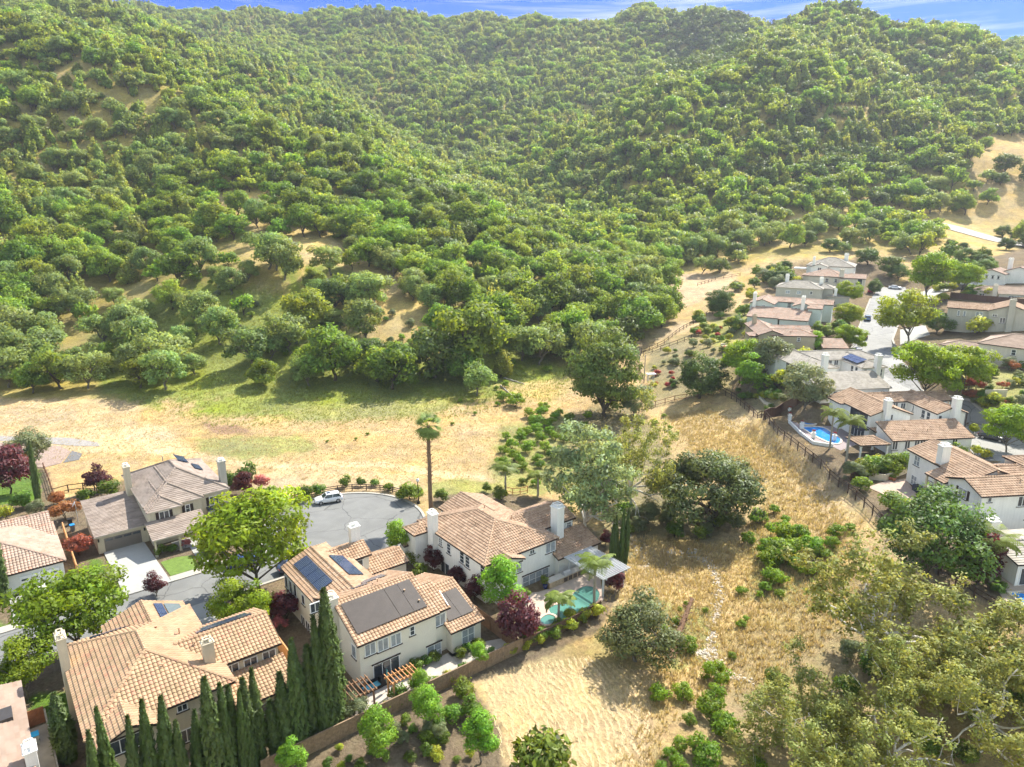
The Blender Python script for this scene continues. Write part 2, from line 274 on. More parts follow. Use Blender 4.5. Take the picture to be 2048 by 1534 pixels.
def build_ground():
    Ys = np.concatenate([np.arange(-100, 40, 10.0), np.arange(40, 150, 0.75), 150*1.0105**np.arange(0, 222)])
    S = np.linspace(-1.25, 1.25, 560)
    YY, SS = np.meshgrid(Ys, S, indexing='ij'); XX = SS*(np.maximum(YY, 0)*0.86+62)
    ZZ = hfun(XX, YY)
    near_ = (YY < 170) & (YY > 40)
    px, py = proj(XX, np.maximum(YY, 25), ZZ); px = px.ravel(); py = py.ravel(); x = XX.ravel(); y = YY.ravel()
    C = np.tile(np.array(GR['gold']), (len(x), 1)); rs = np.random.RandomState(3)
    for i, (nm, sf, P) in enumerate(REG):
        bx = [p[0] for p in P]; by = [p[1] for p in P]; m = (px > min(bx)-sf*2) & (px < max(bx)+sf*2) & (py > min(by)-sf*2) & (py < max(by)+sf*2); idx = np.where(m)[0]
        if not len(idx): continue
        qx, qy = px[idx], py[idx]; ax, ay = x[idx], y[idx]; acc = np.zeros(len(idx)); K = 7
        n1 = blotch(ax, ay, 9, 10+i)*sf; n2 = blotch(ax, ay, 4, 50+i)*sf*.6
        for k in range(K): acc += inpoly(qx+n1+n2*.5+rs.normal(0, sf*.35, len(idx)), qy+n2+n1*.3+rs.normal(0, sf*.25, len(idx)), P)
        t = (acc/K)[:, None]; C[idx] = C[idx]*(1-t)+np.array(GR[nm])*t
    b1 = blotch(x, y, 22, 91); b2 = blotch(x, y, 7, 92)
    C = C*(1+0.10*b1+0.08*b2)[:, None]
    gmix = np.clip(blotch(x, y, 16, 93)-0.25, 0, 1)[:, None]*0.5; C = C*(1-gmix)+C*np.array([.72, .92, .6])*gmix
    V = np.stack([x, y, ZZ.ravel()], 1); nr, ncl = YY.shape
    i = np.arange(nr*ncl).reshape(nr, ncl); F = np.stack([i[:-1, :-1].ravel(), i[:-1, 1:].ravel(), i[1:, 1:].ravel(), i[1:, :-1].ravel()], 1)
    return V, F, C
def groundmat():
    m = bpy.data.materials.new('dry_grass_ground'); t, b = nodes_of(m); Nn = t.nodes.new; Ll = t.links.new
    at = Nn('ShaderNodeAttribute'); at.attribute_name = 'Col'; tcn = Nn('ShaderNodeTexCoord')
    def noise(sc_, det, ro, dist=0, vec=None):
        n = Nn('ShaderNodeTexNoise'); n.inputs['Scale'].default_value = sc_; n.inputs['Detail'].default_value = det; n.inputs['Roughness'].default_value = ro; n.inputs['Distortion'].default_value = dist
        Ll(vec or tcn.outputs['Object'], n.inputs['Vector']); return n.outputs['Fac']
    def rng(s_, a, b_, lo=.3, hi=.7):
        r = Nn('ShaderNodeMapRange'); r.inputs[1].default_value = lo; r.inputs[2].default_value = hi; r.inputs[3].default_value = a; r.inputs[4].default_value = b_; Ll(s_, r.inputs[0]); return r.outputs[0]
    def mul(a, b_):
        q = Nn('ShaderNodeMath'); q.operation = 'MULTIPLY'; Ll(a, q.inputs[0]); Ll(b_, q.inputs[1]); return q.outputs[0]
    n1 = noise(0.35, 8, .7, .6); n2 = noise(2.2, 6, .75, .8); n3 = noise(0.08, 5, .6)
    v = mul(mul(rng(n1, .72, 1.25), rng(n2, .62, 1.32)), rng(n3, .86, 1.12))
    hv = Nn('ShaderNodeHueSaturation'); Ll(at.outputs['Color'], hv.inputs['Color']); Ll(v, hv.inputs['Value']); Ll(rng(noise(.9, 5, .6), .488, .512), hv.inputs['Hue']); Ll(rng(n3, .85, 1.15), hv.inputs['Saturation'])
    Ll(hv.outputs[0], b.inputs['Base Color']); b.inputs['Roughness'].default_value = 1; b.inputs['Specular IOR Level'].default_value = .05
    bp = Nn('ShaderNodeBump'); bp.inputs['Strength'].default_value = .9; bp.inputs['Distance'].default_value = .35; Ll(noise(1.6, 9, .8, .7), bp.inputs['Height']); Ll(bp.outputs[0], b.inputs['Normal'])
    return m
GMAT = groundmat()
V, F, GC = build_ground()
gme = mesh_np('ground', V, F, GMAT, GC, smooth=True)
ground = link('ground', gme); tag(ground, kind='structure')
GV = V; del V, F
def sheet(name, P, dz, m, res=1.5, kind='structure', curb=None, label=None, cat=None, flat=None):
    """a thin surface laid on the ground inside the world outline P"""
    bm = bmesh.new(); vs = [bm.verts.new((p[0], p[1], 0)) for p in P]; f = bm.faces.new(vs)
    bmesh.ops.triangulate(bm, faces=[f])
    xs = [p[0] for p in P]; ys = [p[1] for p in P]
    if flat is None:
        for ax, lo, hi in ((0, min(xs), max(xs)), (1, min(ys), max(ys))):
            k = math.ceil(lo/res)
            while k*res < hi:
                co = [0, 0, 0]; no = [0, 0, 0]; co[ax] = k*res; no[ax] = 1
                bmesh.ops.bisect_plane(bm, geom=bm.verts[:]+bm.edges[:]+bm.faces[:], plane_co=co, plane_no=no); k += 1
        z = hfun(np.array([v.co.x for v in bm.verts]), np.array([v.co.y for v in bm.verts]))
        for v, q in zip(bm.verts, z): v.co.z = q+dz
    else:
        for v in bm.verts: v.co.z = flat+dz
    bmesh.ops.recalc_face_normals(bm, faces=bm.faces[:])
    if sum(f.normal.z for f in bm.faces) < 0: bmesh.ops.reverse_faces(bm, faces=bm.faces[:])
    me = bpy.data.meshes.new(name); bm.to_mesh(me); bm.free(); o = link(name, me, m); return tag(o, label, cat, None, kind)
def strip(name, pts, w, h, m, dz=0.0, kind='structure', label=None, cat=None, parent=None):
    """a kerb or low wall following the ground along a line of world points"""
    b = MB(); n = len(pts); z = hfun(np.array([p[0] for p in pts]), np.array([p[1] for p in pts])); Lf = []; Rt = []
    for i in range(n):
        d = Vector((pts[min(i+1, n-1)][0]-pts[max(i-1, 0)][0], pts[min(i+1, n-1)][1]-pts[max(i-1, 0)][1])).normalized(); q = Vector((-d.y, d.x))*w/2
        for sgn, l in ((1, Lf), (-1, Rt)): l.append((pts[i][0]+q.x*sgn, pts[i][1]+q.y*sgn, z[i]))
    V = []; F = []
    for i in range(n): V += [(Lf[i][0], Lf[i][1], Lf[i][2]-.3), (Rt[i][0], Rt[i][1], Rt[i][2]-.3), (Rt[i][0], Rt[i][1], Rt[i][2]+h+dz), (Lf[i][0], Lf[i][1], Lf[i][2]+h+dz)]
    for i in range(n-1):
        for j in range(4): F.append((4*i+j, 4*i+(j+1) % 4, 4*i+4+(j+1) % 4, 4*i+4+j))
    F += [(3, 2, 1, 0), (4*n-4, 4*n-3, 4*n-2, 4*n-1)]; b.add(V, F); o = b.build(name, m, parent); return tag(o, label, cat, None, kind) if not parent else o
def wp(L_, **k): return [tuple(G(*p)[:2]) for p in L_]
def fr(a, c): U = np.array([math.sin(R(52)), math.cos(R(52))]); W = np.array([-U[1], U[0]]); return U*a+W*c
def asphalt(name, c):
    m = bpy.data.materials.new(name); t, b = nodes_of(m); Nn = t.nodes.new; Ll = t.links.new; tcn = Nn('ShaderNodeTexCoord')
    n1 = Nn('ShaderNodeTexNoise'); n1.inputs['Scale'].default_value = .25; n1.inputs['Detail'].default_value = 8; n1.inputs['Distortion'].default_value = 1.2; r = Nn('ShaderNodeValToRGB'); e = r.color_ramp.elements; e[0].position = .3; e[1].position = .75; e[0].color = tuple(x*.86 for x in c)+(1,); e[1].color = tuple(x*1.15 for x in c)+(1,)
    dn = Nn('ShaderNodeTexNoise'); dn.inputs['Scale'].default_value = .35; dn.inputs['Detail'].default_value = 5; ma = Nn('ShaderNodeVectorMath'); ma.operation = 'MULTIPLY_ADD'; ma.inputs[1].default_value = (2.5, 2.5, 0); Ll(tcn.outputs['Object'], dn.inputs['Vector']); Ll(dn.outputs['Color'], ma.inputs[0]); Ll(tcn.outputs['Object'], ma.inputs[2])
    vo = Nn('ShaderNodeTexVoronoi'); vo.feature = 'DISTANCE_TO_EDGE'; vo.inputs['Scale'].default_value = .13; Ll(ma.outputs[0], vo.inputs['Vector'])
    cr_ = Nn('ShaderNodeMapRange'); cr_.inputs[1].default_value = .004; cr_.inputs[2].default_value = .011; cr_.inputs[3].default_value = .55; cr_.inputs[4].default_value = 1; Ll(vo.outputs['Distance'], cr_.inputs[0])
    Ll(tcn.outputs['Object'], n1.inputs['Vector']); Ll(n1.outputs['Fac'], r.inputs[0]); mm = Nn('ShaderNodeMix'); mm.data_type = 'RGBA'; mm.blend_type = 'MULTIPLY'; mm.inputs[0].default_value = 1; cc = Nn('ShaderNodeCombineColor'); [Ll(cr_.outputs[0], cc.inputs[i]) for i in range(3)]
    Ll(r.outputs[0], mm.inputs[6]); Ll(cc.outputs[0], mm.inputs[7]); Ll(mm.outputs[2], b.inputs['Base Color']); b.inputs['Roughness'].default_value = .9; MATS[name] = m; return m
ASPH = asphalt('grey_asphalt', (.175, .178, .17)); ASPH2 = asphalt('pale_grey_asphalt', (.27, .268, .255)); KERB = mat('kerb_concrete', (.38, .355, .31), .9, var=.1); PAVE = mat('driveway_concrete', (.36, .36, .335), .9, var=.1, scale=.4, bump=.15, bscale=20)
# cul-de-sac and the street that leads to it
cc_ = np.array([-26.2, 101.0]); RR = 12.3
a_c = (41.6, 95.7)
def circ(r, t0, t1, n): return [fr(a_c[0]+r*math.cos(R(t0+(t1-t0)*i/n)), a_c[1]+r*math.sin(R(t0+(t1-t0)*i/n))) for i in range(n+1)]
T1 = math.degrees(math.atan2(94.4-a_c[1], -math.sqrt(RR**2-(94.4-a_c[1])**2))) % 360; T0 = math.degrees(math.atan2(86.6-a_c[1], -math.sqrt(RR**2-(86.6-a_c[1])**2))) % 360
road = [fr(-45, 86.6), *[fr(a, 86.6) for a in range(-40, 30, 5)], *circ(RR, T0-360, T1-360+360-360, 1)[:0]]
arc = circ(RR, T0-360, T1, 44)   # the long way round
sheet('street', [fr(-45, 86.6), fr(0, 86.6)]+[tuple(p) for p in arc]+[fr(10, 94.4), fr(-45, 94.4)], .006, ASPH, flat=0.0)
strip('kerb', [tuple(p) for p in circ(RR+.2, T0-360, T1, 44)], .45, .13, KERB)
strip('kerb', [tuple(fr(a, 94.62)) for a in np.linspace(-45, 29.2, 30)], .45, .12, KERB); strip('kerb', [tuple(fr(a, 86.38)) for a in np.linspace(-45, 33, 30)], .45, .12, KERB)
sheet('driveway', [fr(10.7, 94.85), fr(16.3, 94.85), fr(15.9, 108.9), fr(10.6, 108.9)], .135, PAVE, flat=0.0); sheet('driveway', [fr(9.6, 94.4), fr(17.3, 94.4), fr(16.3, 94.85), fr(10.7, 94.85)], .139, PAVE, flat=0.0)
sheet('pavement', [fr(-45, 94.85), fr(10.65, 94.85), fr(10.65, 95.9), fr(-45, 95.9)], .125, KERB, flat=0.0); sheet('pavement', [fr(16.35, 94.85), fr(28.6, 94.85), fr(28.6, 95.9), fr(16.35, 95.9)], .125, KERB, flat=0.0)
sheet('driveway', [fr(-1, 95.9), fr(5.2, 95.9), fr(5.2, 103.4), fr(-1, 103.4)], .13, PAVE, flat=0.0); sheet('driveway', [fr(13.5, 79), fr(20, 79), fr(20.5, 86.2), fr(13.5, 86.2)], .13, PAVE, flat=0.0); sheet('driveway', [fr(37, 80), fr(41.5, 80), fr(42.5, 83.8), fr(37, 84.5)], .13, PAVE, flat=0.0)
sheet('lawn', [fr(16.6, 96.1), fr(20.4, 96.1), fr(20.4, 100.4), fr(18.5, 101.2), fr(16.4, 101)], .05, mat('mown_lawn', (.13, .20, .04), 1, var=.25, scale=1.5, bump=.6, bscale=30), flat=0.0)
sheet('path', [fr(20.7, 95.9), fr(21.8, 95.9), fr(21.9, 103), fr(20.8, 103)], .06, PAVE, flat=0.0); sheet('path', [fr(19, 103.1), fr(24, 103.1), fr(24, 106.2), fr(19, 106.2)], .08, PAVE, flat=0.0)
# patios and side paths
PATIO = mat('pinkish_patio_paving', (.45, .37, .30), .9, var=.12, scale=.6, bump=.1, bscale=15); STONE = mat('grey_patio_stone', (.42, .38, .33), .9, var=.18, scale=.8)
sheet('patio', [fr(24, 55.2), fr(43, 55.0), fr(43.5, 57.5), fr(41.8, 58.2), fr(37, 58.2), fr(37, 59.1), fr(25, 59.1)], .03, STONE, flat=0.0)
sheet('path', [fr(-1.6, 60), fr(.2, 60), fr(.2, 74), fr(-1.6, 74)], .03, STONE, flat=0.0)
# the pale street between the hillside houses
S1 = [(1705, 735), (1704, 700), (1722, 650), (1742, 600), (1752, 583), (1760, 574), (1810, 574), (1835, 590), (1826, 612), (1800, 640), (1785, 680), (1800, 720), (1850, 790), (1930, 800), (2000, 850), (2100, 900), (2400, 1000), (2400, 1120), (2048, 950), (1960, 925), (1930, 890), (1900, 830), (1850, 800), (1760, 800)]
sheet('street', wp(S1), .07, ASPH2, 2.5)
strip('kerb', wp([(1708, 740), (1702, 700), (1720, 650), (1740, 600), (1757, 574)]), .5, .2, KERB); strip('kerb', wp([(1840, 596), (1828, 612), (1800, 640), (1785, 680), (1800, 720), (1850, 785), (1940, 800), (2010, 855)]), .5, .2, KERB)
sheet('driveway', wp([(1838, 585), (1880, 570), (1900, 580), (1850, 605)]), .09, PAVE, 3); sheet('driveway', wp([(1800, 660), (1850, 650), (1860, 670), (1800, 690)]), .09, PAVE, 3)
# hillside track upper right
sheet('path', wp([(1752, 423), (1800, 432), (1880, 446), (1960, 466), (2060, 488), (2250, 520), (2250, 530), (2060, 496), (1950, 474), (1870, 453), (1790, 437), (1748, 427)]), .25, mat('pale_gravel', (.42, .40, .36), 1, var=.1), 3)
sheet('path', wp([(0, 872), (60, 874), (140, 876), (195, 885), (200, 893), (150, 892), (60, 884), (0, 882)]), .05, mat('grey_gravel', (.30, .28, .26), 1, var=.2, scale=2), 2)
sheet('gravel_bed', wp([(-60, 884), (60, 886), (120, 893), (142, 903), (122, 927), (90, 935), (-60, 935)]), .06, mat('brown_gravel', (.33, .25, .21), 1, var=.3, scale=3, bump=.6, bscale=8), 2)
sheet('path', wp([(144, 902), (165, 908), (158, 920), (126, 926)]), .07, mat('dark_gravel', (.16, .16, .16), 1, var=.2), 2)
# ---------------------------------------------------------------- foliage
def leafmat(name, col, trans=0.3, hue=0.03, val=0.35, rough=0.55, yellow=0.25):
    if name in MATS: return MATS[name]
    m = bpy.data.materials.new(name); t, b = nodes_of(m); MATS[name] = m
    Nn = t.nodes.new; Ll = t.links.new
    at = Nn('ShaderNodeAttribute'); at.attribute_name = 'Col'
    oi = Nn('ShaderNodeObjectInfo')
    base = Nn('ShaderNodeMix'); base.data_type = 'RGBA'; base.blend_type = 'MULTIPLY'; base.inputs[0].default_value = 1; base.inputs[7].default_value = tuple(col)+(1,)
    Ll(at.outputs['Color'], base.inputs[6])
    hsv = Nn('ShaderNodeHueSaturation')
    mr = Nn('ShaderNodeMapRange'); mr.inputs[3].default_value = 0.5-hue; mr.inputs[4].default_value = 0.5+hue*0.6
    mv = Nn('ShaderNodeMapRange'); mv.inputs[3].default_value = 1-val; mv.inputs[4].default_value = 1+val
    wn = Nn('ShaderNodeTexWhiteNoise'); wn.noise_dimensions = '1D'
    Ll(oi.outputs['Random'], mr.inputs[0]); Ll(oi.outputs['Random'], wn.inputs['W']); Ll(wn.outputs['Value'], mv.inputs[0])
    Ll(mr.outputs[0], hsv.inputs['Hue']); Ll(mv.outputs[0], hsv.inputs['Value']); Ll(base.outputs[2], hsv.inputs['Color'])
    na = Nn('ShaderNodeAttribute'); na.attribute_name = 'Nrm'; vt = Nn('ShaderNodeVectorTransform'); vt.vector_type = 'NORMAL'; vt.convert_from = 'OBJECT'; vt.convert_to = 'WORLD'
    ge = Nn('ShaderNodeNewGeometry'); vm = Nn('ShaderNodeMix'); vm.data_type = 'VECTOR'; vm.inputs[0].default_value = 0.35; vn = Nn('ShaderNodeVectorMath'); vn.operation = 'NORMALIZE'
    Ll(na.outputs['Vector'], vt.inputs[0]); Ll(vt.outputs[0], vm.inputs[4]); Ll(ge.outputs['Normal'], vm.inputs[5]); Ll(vm.outputs[1], vn.inputs[0]); Ll(vn.outputs[0], b.inputs['Normal'])
    Ll(hsv.outputs[0], b.inputs['Base Color']); b.inputs['Roughness'].default_value = rough; b.inputs['Specular IOR Level'].default_value = 0.35
    tr = Nn('ShaderNodeBsdfTranslucent'); ms = Nn('ShaderNodeMixShader'); ms.inputs[0].default_value = trans
    ty = Nn('ShaderNodeMix'); ty.data_type = 'RGBA'; ty.blend_type = 'MULTIPLY'; ty.inputs[0].default_value = 1; ty.inputs[7].default_value = (1.5+yellow, 1.5, 0.7, 1)
    Ll(hsv.outputs[0], ty.inputs[6]); Ll(ty.outputs[2], tr.inputs['Color'])
    Ll(b.outputs[0], ms.inputs[1]); Ll(tr.outputs[0], ms.inputs[2])
    o = [n for n in t.nodes if n.type == 'OUTPUT_MATERIAL'][0]; Ll(ms.outputs[0], o.inputs['Surface'])
    return m
def leaves(rs, C, Rd, n, size, shell=0.35, flat=0.25, clumpvar=0.28, asp=1.5, upn=0.5):
    """n leaf clusters over ellipsoids C (k,3), Rd (k,3); returns verts, faces, cols"""
    C = np.asarray(C, float); Rd = np.asarray(Rd, float); k = len(C)
    wgt = (Rd[:, 0]*Rd[:, 1]+Rd[:, 0]*Rd[:, 2])+1e-6; idx = rs.choice(k, n, p=wgt/wgt.sum())
    d = rs.normal(size=(n, 3)); d /= np.linalg.norm(d, axis=1)[:, None]
    low = d[:, 2] < -0.2; d[low, 2] *= rs.uniform(0.1, 1, low.sum())
    r = (1-shell*rs.uniform(0, 1, n)**1.5)*rs.uniform(0.82, 1.12, n)
    P = C[idx]+d*Rd[idx]*r[:, None]
    nm = d*0.9+rs.normal(size=(n, 3))*0.65; nm[:, 2] += upn; nm /= np.linalg.norm(nm, axis=1)[:, None]
    a = np.cross(nm, rs.normal(size=(n, 3))); a /= np.linalg.norm(a, axis=1)[:, None]; b = np.cross(nm, a)
    s = size*rs.uniform(0.55, 1.3, n)[:, None]
    V = np.stack([P-a*s*asp*0.5, P+b*s*0.42+a*s*0.1, P+a*s*asp*0.55, P-b*s*0.42-a*s*0.08], 1).reshape(-1, 3)
    F = np.arange(4*n).reshape(n, 4)
    cv = 1+rs.uniform(-clumpvar, clumpvar, k); lv = rs.uniform(0.78, 1.22, n)*cv[idx]
    ye = rs.uniform(-0.08, 0.1, k)[idx]
    col = np.stack([lv*(1+ye), lv, lv*(1-ye)], 1)
    sn = d/np.maximum(Rd[idx], .2)*Rd[idx].mean(1)[:, None]; gc = C.mean(0); gl = P-gc; gl /= np.linalg.norm(gl, axis=1)[:, None]+1e-6; sn = sn*.75+gl*.35+rs.normal(size=(n, 3))*.22; sn[:, 2] += .12; sn /= np.linalg.norm(sn, axis=1)[:, None]
    return V, F, np.repeat(col, 4, 0), np.repeat(sn, 4, 0)
def leafmesh(name, V, F, m, c, sn):
    me = mesh_np(name, V, F, m, c); a = me.attributes.new('Nrm', 'FLOAT_VECTOR', 'POINT'); a.data.foreach_set('vector', np.asarray(sn, np.float32).ravel()); return me
barkm = lambda n='bark', c=(0.09, 0.07, 0.05): mat(n, c, 0.95, var=0.35, scale=2.5, bump=0.5, bscale=6)
def trunk_mesh(name, rs, h, rad, limbs, m, lean=(0, 0), k=6, wig=0.25):
    """tapered trunk to h then limbs to the given tips"""
    b = MB(); n = 5
    pts = [(lean[0]*i/n+rs.uniform(-wig, wig)*(i > 0)*0.6, lean[1]*i/n+rs.uniform(-wig, wig)*(i > 0)*0.6, -0.5+(h+0.5)*i/n) for i in range(n+1)]
    b.tube(pts, [rad*(1.45 if i == 0 else 1-0.35*i/n) for i in range(n+1)], k+2); top = Vector(pts[-1])
    for tip in limbs:
        tip = Vector(tip); st = Vector(pts[rs.randint(3, n+1)]); m1 = st.lerp(tip, 0.35)+Vector((rs.uniform(-.6, .6), rs.uniform(-.6, .6), rs.uniform(-.1, .9)))*wig*2.2
        m2 = st.lerp(tip, 0.7)+Vector((rs.uniform(-.6, .6), rs.uniform(-.6, .6), rs.uniform(-.3, .5)))*wig*2.2
        b.tube([st, m1, m2, tip], [rad*0.55, rad*0.42, rad*0.25, rad*0.08], k-1 if k > 4 else 4)
        for q in range(2):
            e = m2+Vector((rs.uniform(-1, 1), rs.uniform(-1, 1), rs.uniform(0.1, 1)))*((tip-st).length*0.35)
            b.tube([m2, m2.lerp(e, .5)+Vector((0, 0, .1)), e], [rad*0.2, rad*0.13, rad*0.05], 4)
    return b.mesh(name, m, True)
def blobs_round(rs, n, rx, rz, zc, br, flat=0.75, low=-0.25, asym=0.2, hole=0.0):
    C = []; t = 0
    ax = rs.uniform(-asym, asym, 3)
    while len(C) < n and t < 4000:
        t += 1; d = rs.normal(size=3); d /= np.linalg.norm(d)
        if d[2] < low: continue
        q = rs.uniform(0.45, 1.0)**0.6*(1+ax@d); wb = 1+.22*math.sin(d[0]*3.1+n)+.16*math.sin(d[1]*4.3+rx); p = np.array([d[0]*(rx-br*0.6)*q*wb, d[1]*(rx-br*0.6)*q*wb, zc+d[2]*(rz-br*0.4)*q*wb])
        if hole and any(np.linalg.norm(p-c) < br*hole for c in C): continue
        C.append(p)
    C = np.array(C); rr = br*rs.uniform(0.6, 1.3, len(C)); return C, np.stack([rr*1.15, rr*1.15, rr*flat], 1)
PROTO = {}
def make_tree(key, seed, rx, rz, zc, th, trad, nb, br, nl, ls, lm, bm, flat=0.75, low=-0.25, limbs=6, lean=(0, 0), hole=0.5, asp=1.5, shell=0.4, clumpvar=0.28, wig=0.3, spire=0):
    rs = np.random.RandomState(seed)
    if spire:
        C = []; Rd = []
        for i in range(spire):
            a = rs.uniform(0, 6.28); q = rs.uniform(0, 1)**0.6*(rx*0.62); hx = q*math.cos(a); hy = q*math.sin(a); H = (zc+rz)*rs.uniform(0.72, 1.05)*(1-0.35*q/rx)
            nn = 6
            for j in range(nn):
                f = j/(nn-1); zz = H*(0.28+0.72*f); rr = br*(1.25-1.0*f)*rs.uniform(.85, 1.15)
                C.append((hx*(1-0.1*f)+rs.uniform(-.3, .3), hy*(1-0.1*f)+rs.uniform(-.3, .3), zz)); Rd.append((rr, rr, rr*1.35))
        C = np.array(C); Rd = np.array(Rd)
    else:
        C, Rd = blobs_round(rs, nb, rx, rz, zc, br, flat, low, hole=hole)
    V, F, c, sn = leaves(rs, C, Rd, nl, ls, asp=asp, shell=shell, clumpvar=clumpvar)
    cm = leafmesh(key+'_crown', V, F, lm, c, sn)
    o = np.argsort(-np.linalg.norm(C[:, :2], axis=1))[:limbs*2]; tips = C[rs.choice(o, limbs, replace=False)] if len(o) >= limbs else C
    tm = trunk_mesh(key+'_trunk', rs, th, trad, tips, bm, lean, wig=wig)
    PROTO[key] = (tm, cm); return PROTO[key]
def place_tree(key, name, loc, s=1.0, rz=0, label=None, cat='tree', group=None, sz=None):
    o = empty(name, loc, rz, label, cat, group); o.scale = (s, s, sz if sz else s)
    tm, cm = PROTO[key]
    if tm: link('trunk', tm, None, o)
    link('crown', cm, None, o); return o
LM = dict(
    oak=leafmat('oak_leaves', (0.19, 0.30, 0.042), 0.5, 0.03, 0.26),
    grey=leafmat('grey_oak_leaves', (0.205, 0.295, 0.09), 0.44, 0.025, 0.2),
    dark=leafmat('live_oak_leaves', (0.10, 0.16, 0.03), 0.35, 0.02, 0.25),
    bay=leafmat('bay_leaves', (0.245, 0.335, 0.07), 0.46, 0.03, 0.26),
    syc=leafmat('sycamore_leaves', (0.28, 0.315, 0.085), 0.4, 0.012, 0.08),
    willow=leafmat('willow_leaves', (0.27, 0.35, 0.17), 0.36, 0.015, 0.1),
    street=leafmat('street_tree_leaves', (0.21, 0.31, 0.018), 0.46, 0.02, 0.12),
    lime=leafmat('lime_green_leaves', (0.19, 0.37, 0.035), 0.42, 0.01, 0.1),
    cyp=leafmat('cypress_leaves', (0.07, 0.115, 0.024), 0.15, 0.012, 0.12),
    plum=leafmat('plum_leaves', (0.105, 0.030, 0.034), 0.3, 0.02, 0.25, yellow=0.9),
    maple=leafmat('maple_leaves', (0.32, 0.13, 0.055), 0.35, 0.03, 0.2, yellow=0.5),
    shrub=leafmat('shrub_leaves', (0.12, 0.21, 0.024), 0.36, 0.03, 0.25),
    coyote=leafmat('meadow_shrub_leaves', (0.16, 0.28, 0.02), 0.42, 0.02, 0.16),
    olive=leafmat('olive_leaves', (0.19, 0.235, 0.115), 0.28, 0.015, 0.12),
    palm=leafmat('palm_leaves', (0.19, 0.25, 0.045), 0.38, 0.01, 0.1),
    yel=leafmat('yellow_green_leaves', (0.30, 0.36, 0.035), 0.4, 0.015, 0.12),
    red=leafmat('red_shrub_leaves', (0.36, 0.06, 0.045), 0.3, 0.01, 0.12),
    pink=leafmat('pink_shrub_leaves', (0.42, 0.13, 0.14), 0.3, 0.01, 0.12),
)
BK = barkm(); BKG = barkm('grey_bark', (0.16, 0.14, 0.11)); BKW = mat('white_sycamore_bark', (0.55, 0.52, 0.46), 0.8, var=0.25, scale=1.2)
for i in range(3):
    make_tree('oak%d' % i, 11+i, 5.2, 4.9, 5.6, 2.8, 0.34, 44, 1.5, 5200, 0.46, LM['oak'], BK, limbs=8, wig=0.55, flat=.95, low=-.55, hole=.6)
    make_tree('grey%d' % i, 31+i, 5.0, 4.7, 5.4, 2.6, 0.32, 44, 1.35, 5000, 0.42, LM['grey'], BKG, limbs=8, wig=0.6, flat=.95, low=-.5, hole=.65)
    make_tree('bay%d' % i, 51+i, 4.2, 4.9, 5.6, 2.5, 0.3, 0, 1.35, 4000, 0.46, LM['bay'], BK, limbs=4, spire=8+i, shell=0.3)
for i in range(2):
    make_tree('dark%d' % i, 71+i, 4.8, 3.8, 4.3, 1.6, 0.34, 56, 1.4, 4600, 0.42, LM['dark'], BK, limbs=5, low=-0.75, hole=0.3, flat=.85)
# leaner copies for the far slopes
for i in range(3):
    make_tree('foak%d' % i, 111+i, 5.0, 4.2, 4.6, 2.2, 0.3, 24, 1.75, 900, 0.85, LM['oak'], BK, limbs=3, flat=.85, low=-.4)
    make_tree('fbay%d' % i, 151+i, 3.9, 4.8, 5.2, 2.0, 0.3, 0, 1.4, 900, 0.8, LM['bay'], BK, limbs=3, spire=6)
    make_tree('fgrey%d' % i, 131+i, 4.8, 4.1, 4.5, 2.0, 0.3, 24, 1.7, 900, 0.82, LM['grey'], BKG, limbs=3, flat=.85, low=-.4)
make_tree('fdark0', 171, 4.8, 3.8, 4.2, 1.6, 0.3, 26, 1.6, 900, 0.8, LM['dark'], BK, limbs=3, flat=.85, low=-.5)
make_tree('fdark1', 172, 4.6, 4.1, 4.4, 1.6, 0.3, 26, 1.6, 900, 0.8, LM['dark'], BK, limbs=3, flat=.85, low=-.5)
# ---------------------------------------------------------------- the wooded hills
OPEN = [  # parts of the picture whose ground is bare of trees
 [(0, 795), (180, 778), (330, 782), (430, 765), (540, 775), (700, 770), (800, 785), (950, 795), (1040, 730), (1120, 725), (1180, 735), (1250, 700), (1330, 655), (1360, 625), (1335, 585), (1345, 545), (1420, 530), (1470, 545), (1500, 505), (1560, 500), (1700, 510), (1760, 480), (1830, 520), (1900, 470), (2080, 500), (2500, 600), (2500, 1700), (-400, 1700), (-400, 795)],
 [(440, 395), (520, 385), (535, 440), (470, 455), (420, 450)], [(590, 480), (660, 470), (690, 520), (650, 560), (600, 545)], [(560, 545), (620, 555), (640, 620), (600, 640)],
 [(760, 560), (820, 555), (830, 640), (850, 720), (800, 735), (780, 650)], [(400, 430), (425, 430), (390, 480), (360, 490)], [(690, 640), (720, 660), (720, 700), (690, 700)],
 [(1915, 285), (2060, 270), (2300, 300), (2300, 470), (1960, 455), (1900, 440), (1960, 400), (1985, 375), (1945, 330)], [(1740, 415), (1960, 448), (2300, 490), (2300, 520), (1960, 480), (1740, 440)],
 [(1290, 505), (1330, 520), (1330, 560), (1290, 540)], [(1720, 385), (1850, 375), (1850, 395), (1740, 400)], [(1690, 225), (1750, 212), (1760, 222), (1700, 236)], [(105, 150), (150, 150), (150, 165), (105, 165)],
 [(170, 570), (260, 590), (240, 640), (180, 620)], [(1560, 470), (1640, 490), (1700, 520), (1600, 530)],
]
SPARSE = [[(330, 480), (480, 380), (640, 400), (700, 520), (900, 600), (1040, 720), (950, 800), (0, 800), (0, 700), (200, 640)], [(1740, 380), (1990, 300), (2048, 520), (1740, 520), (1440, 560), (1440, 490)]]
rs = np.random.RandomState(42)
def inany(px, py, PL):
    r = np.zeros(px.shape, bool)
    for P in PL: r |= inpoly(px, py, P)
    return r
pts = []
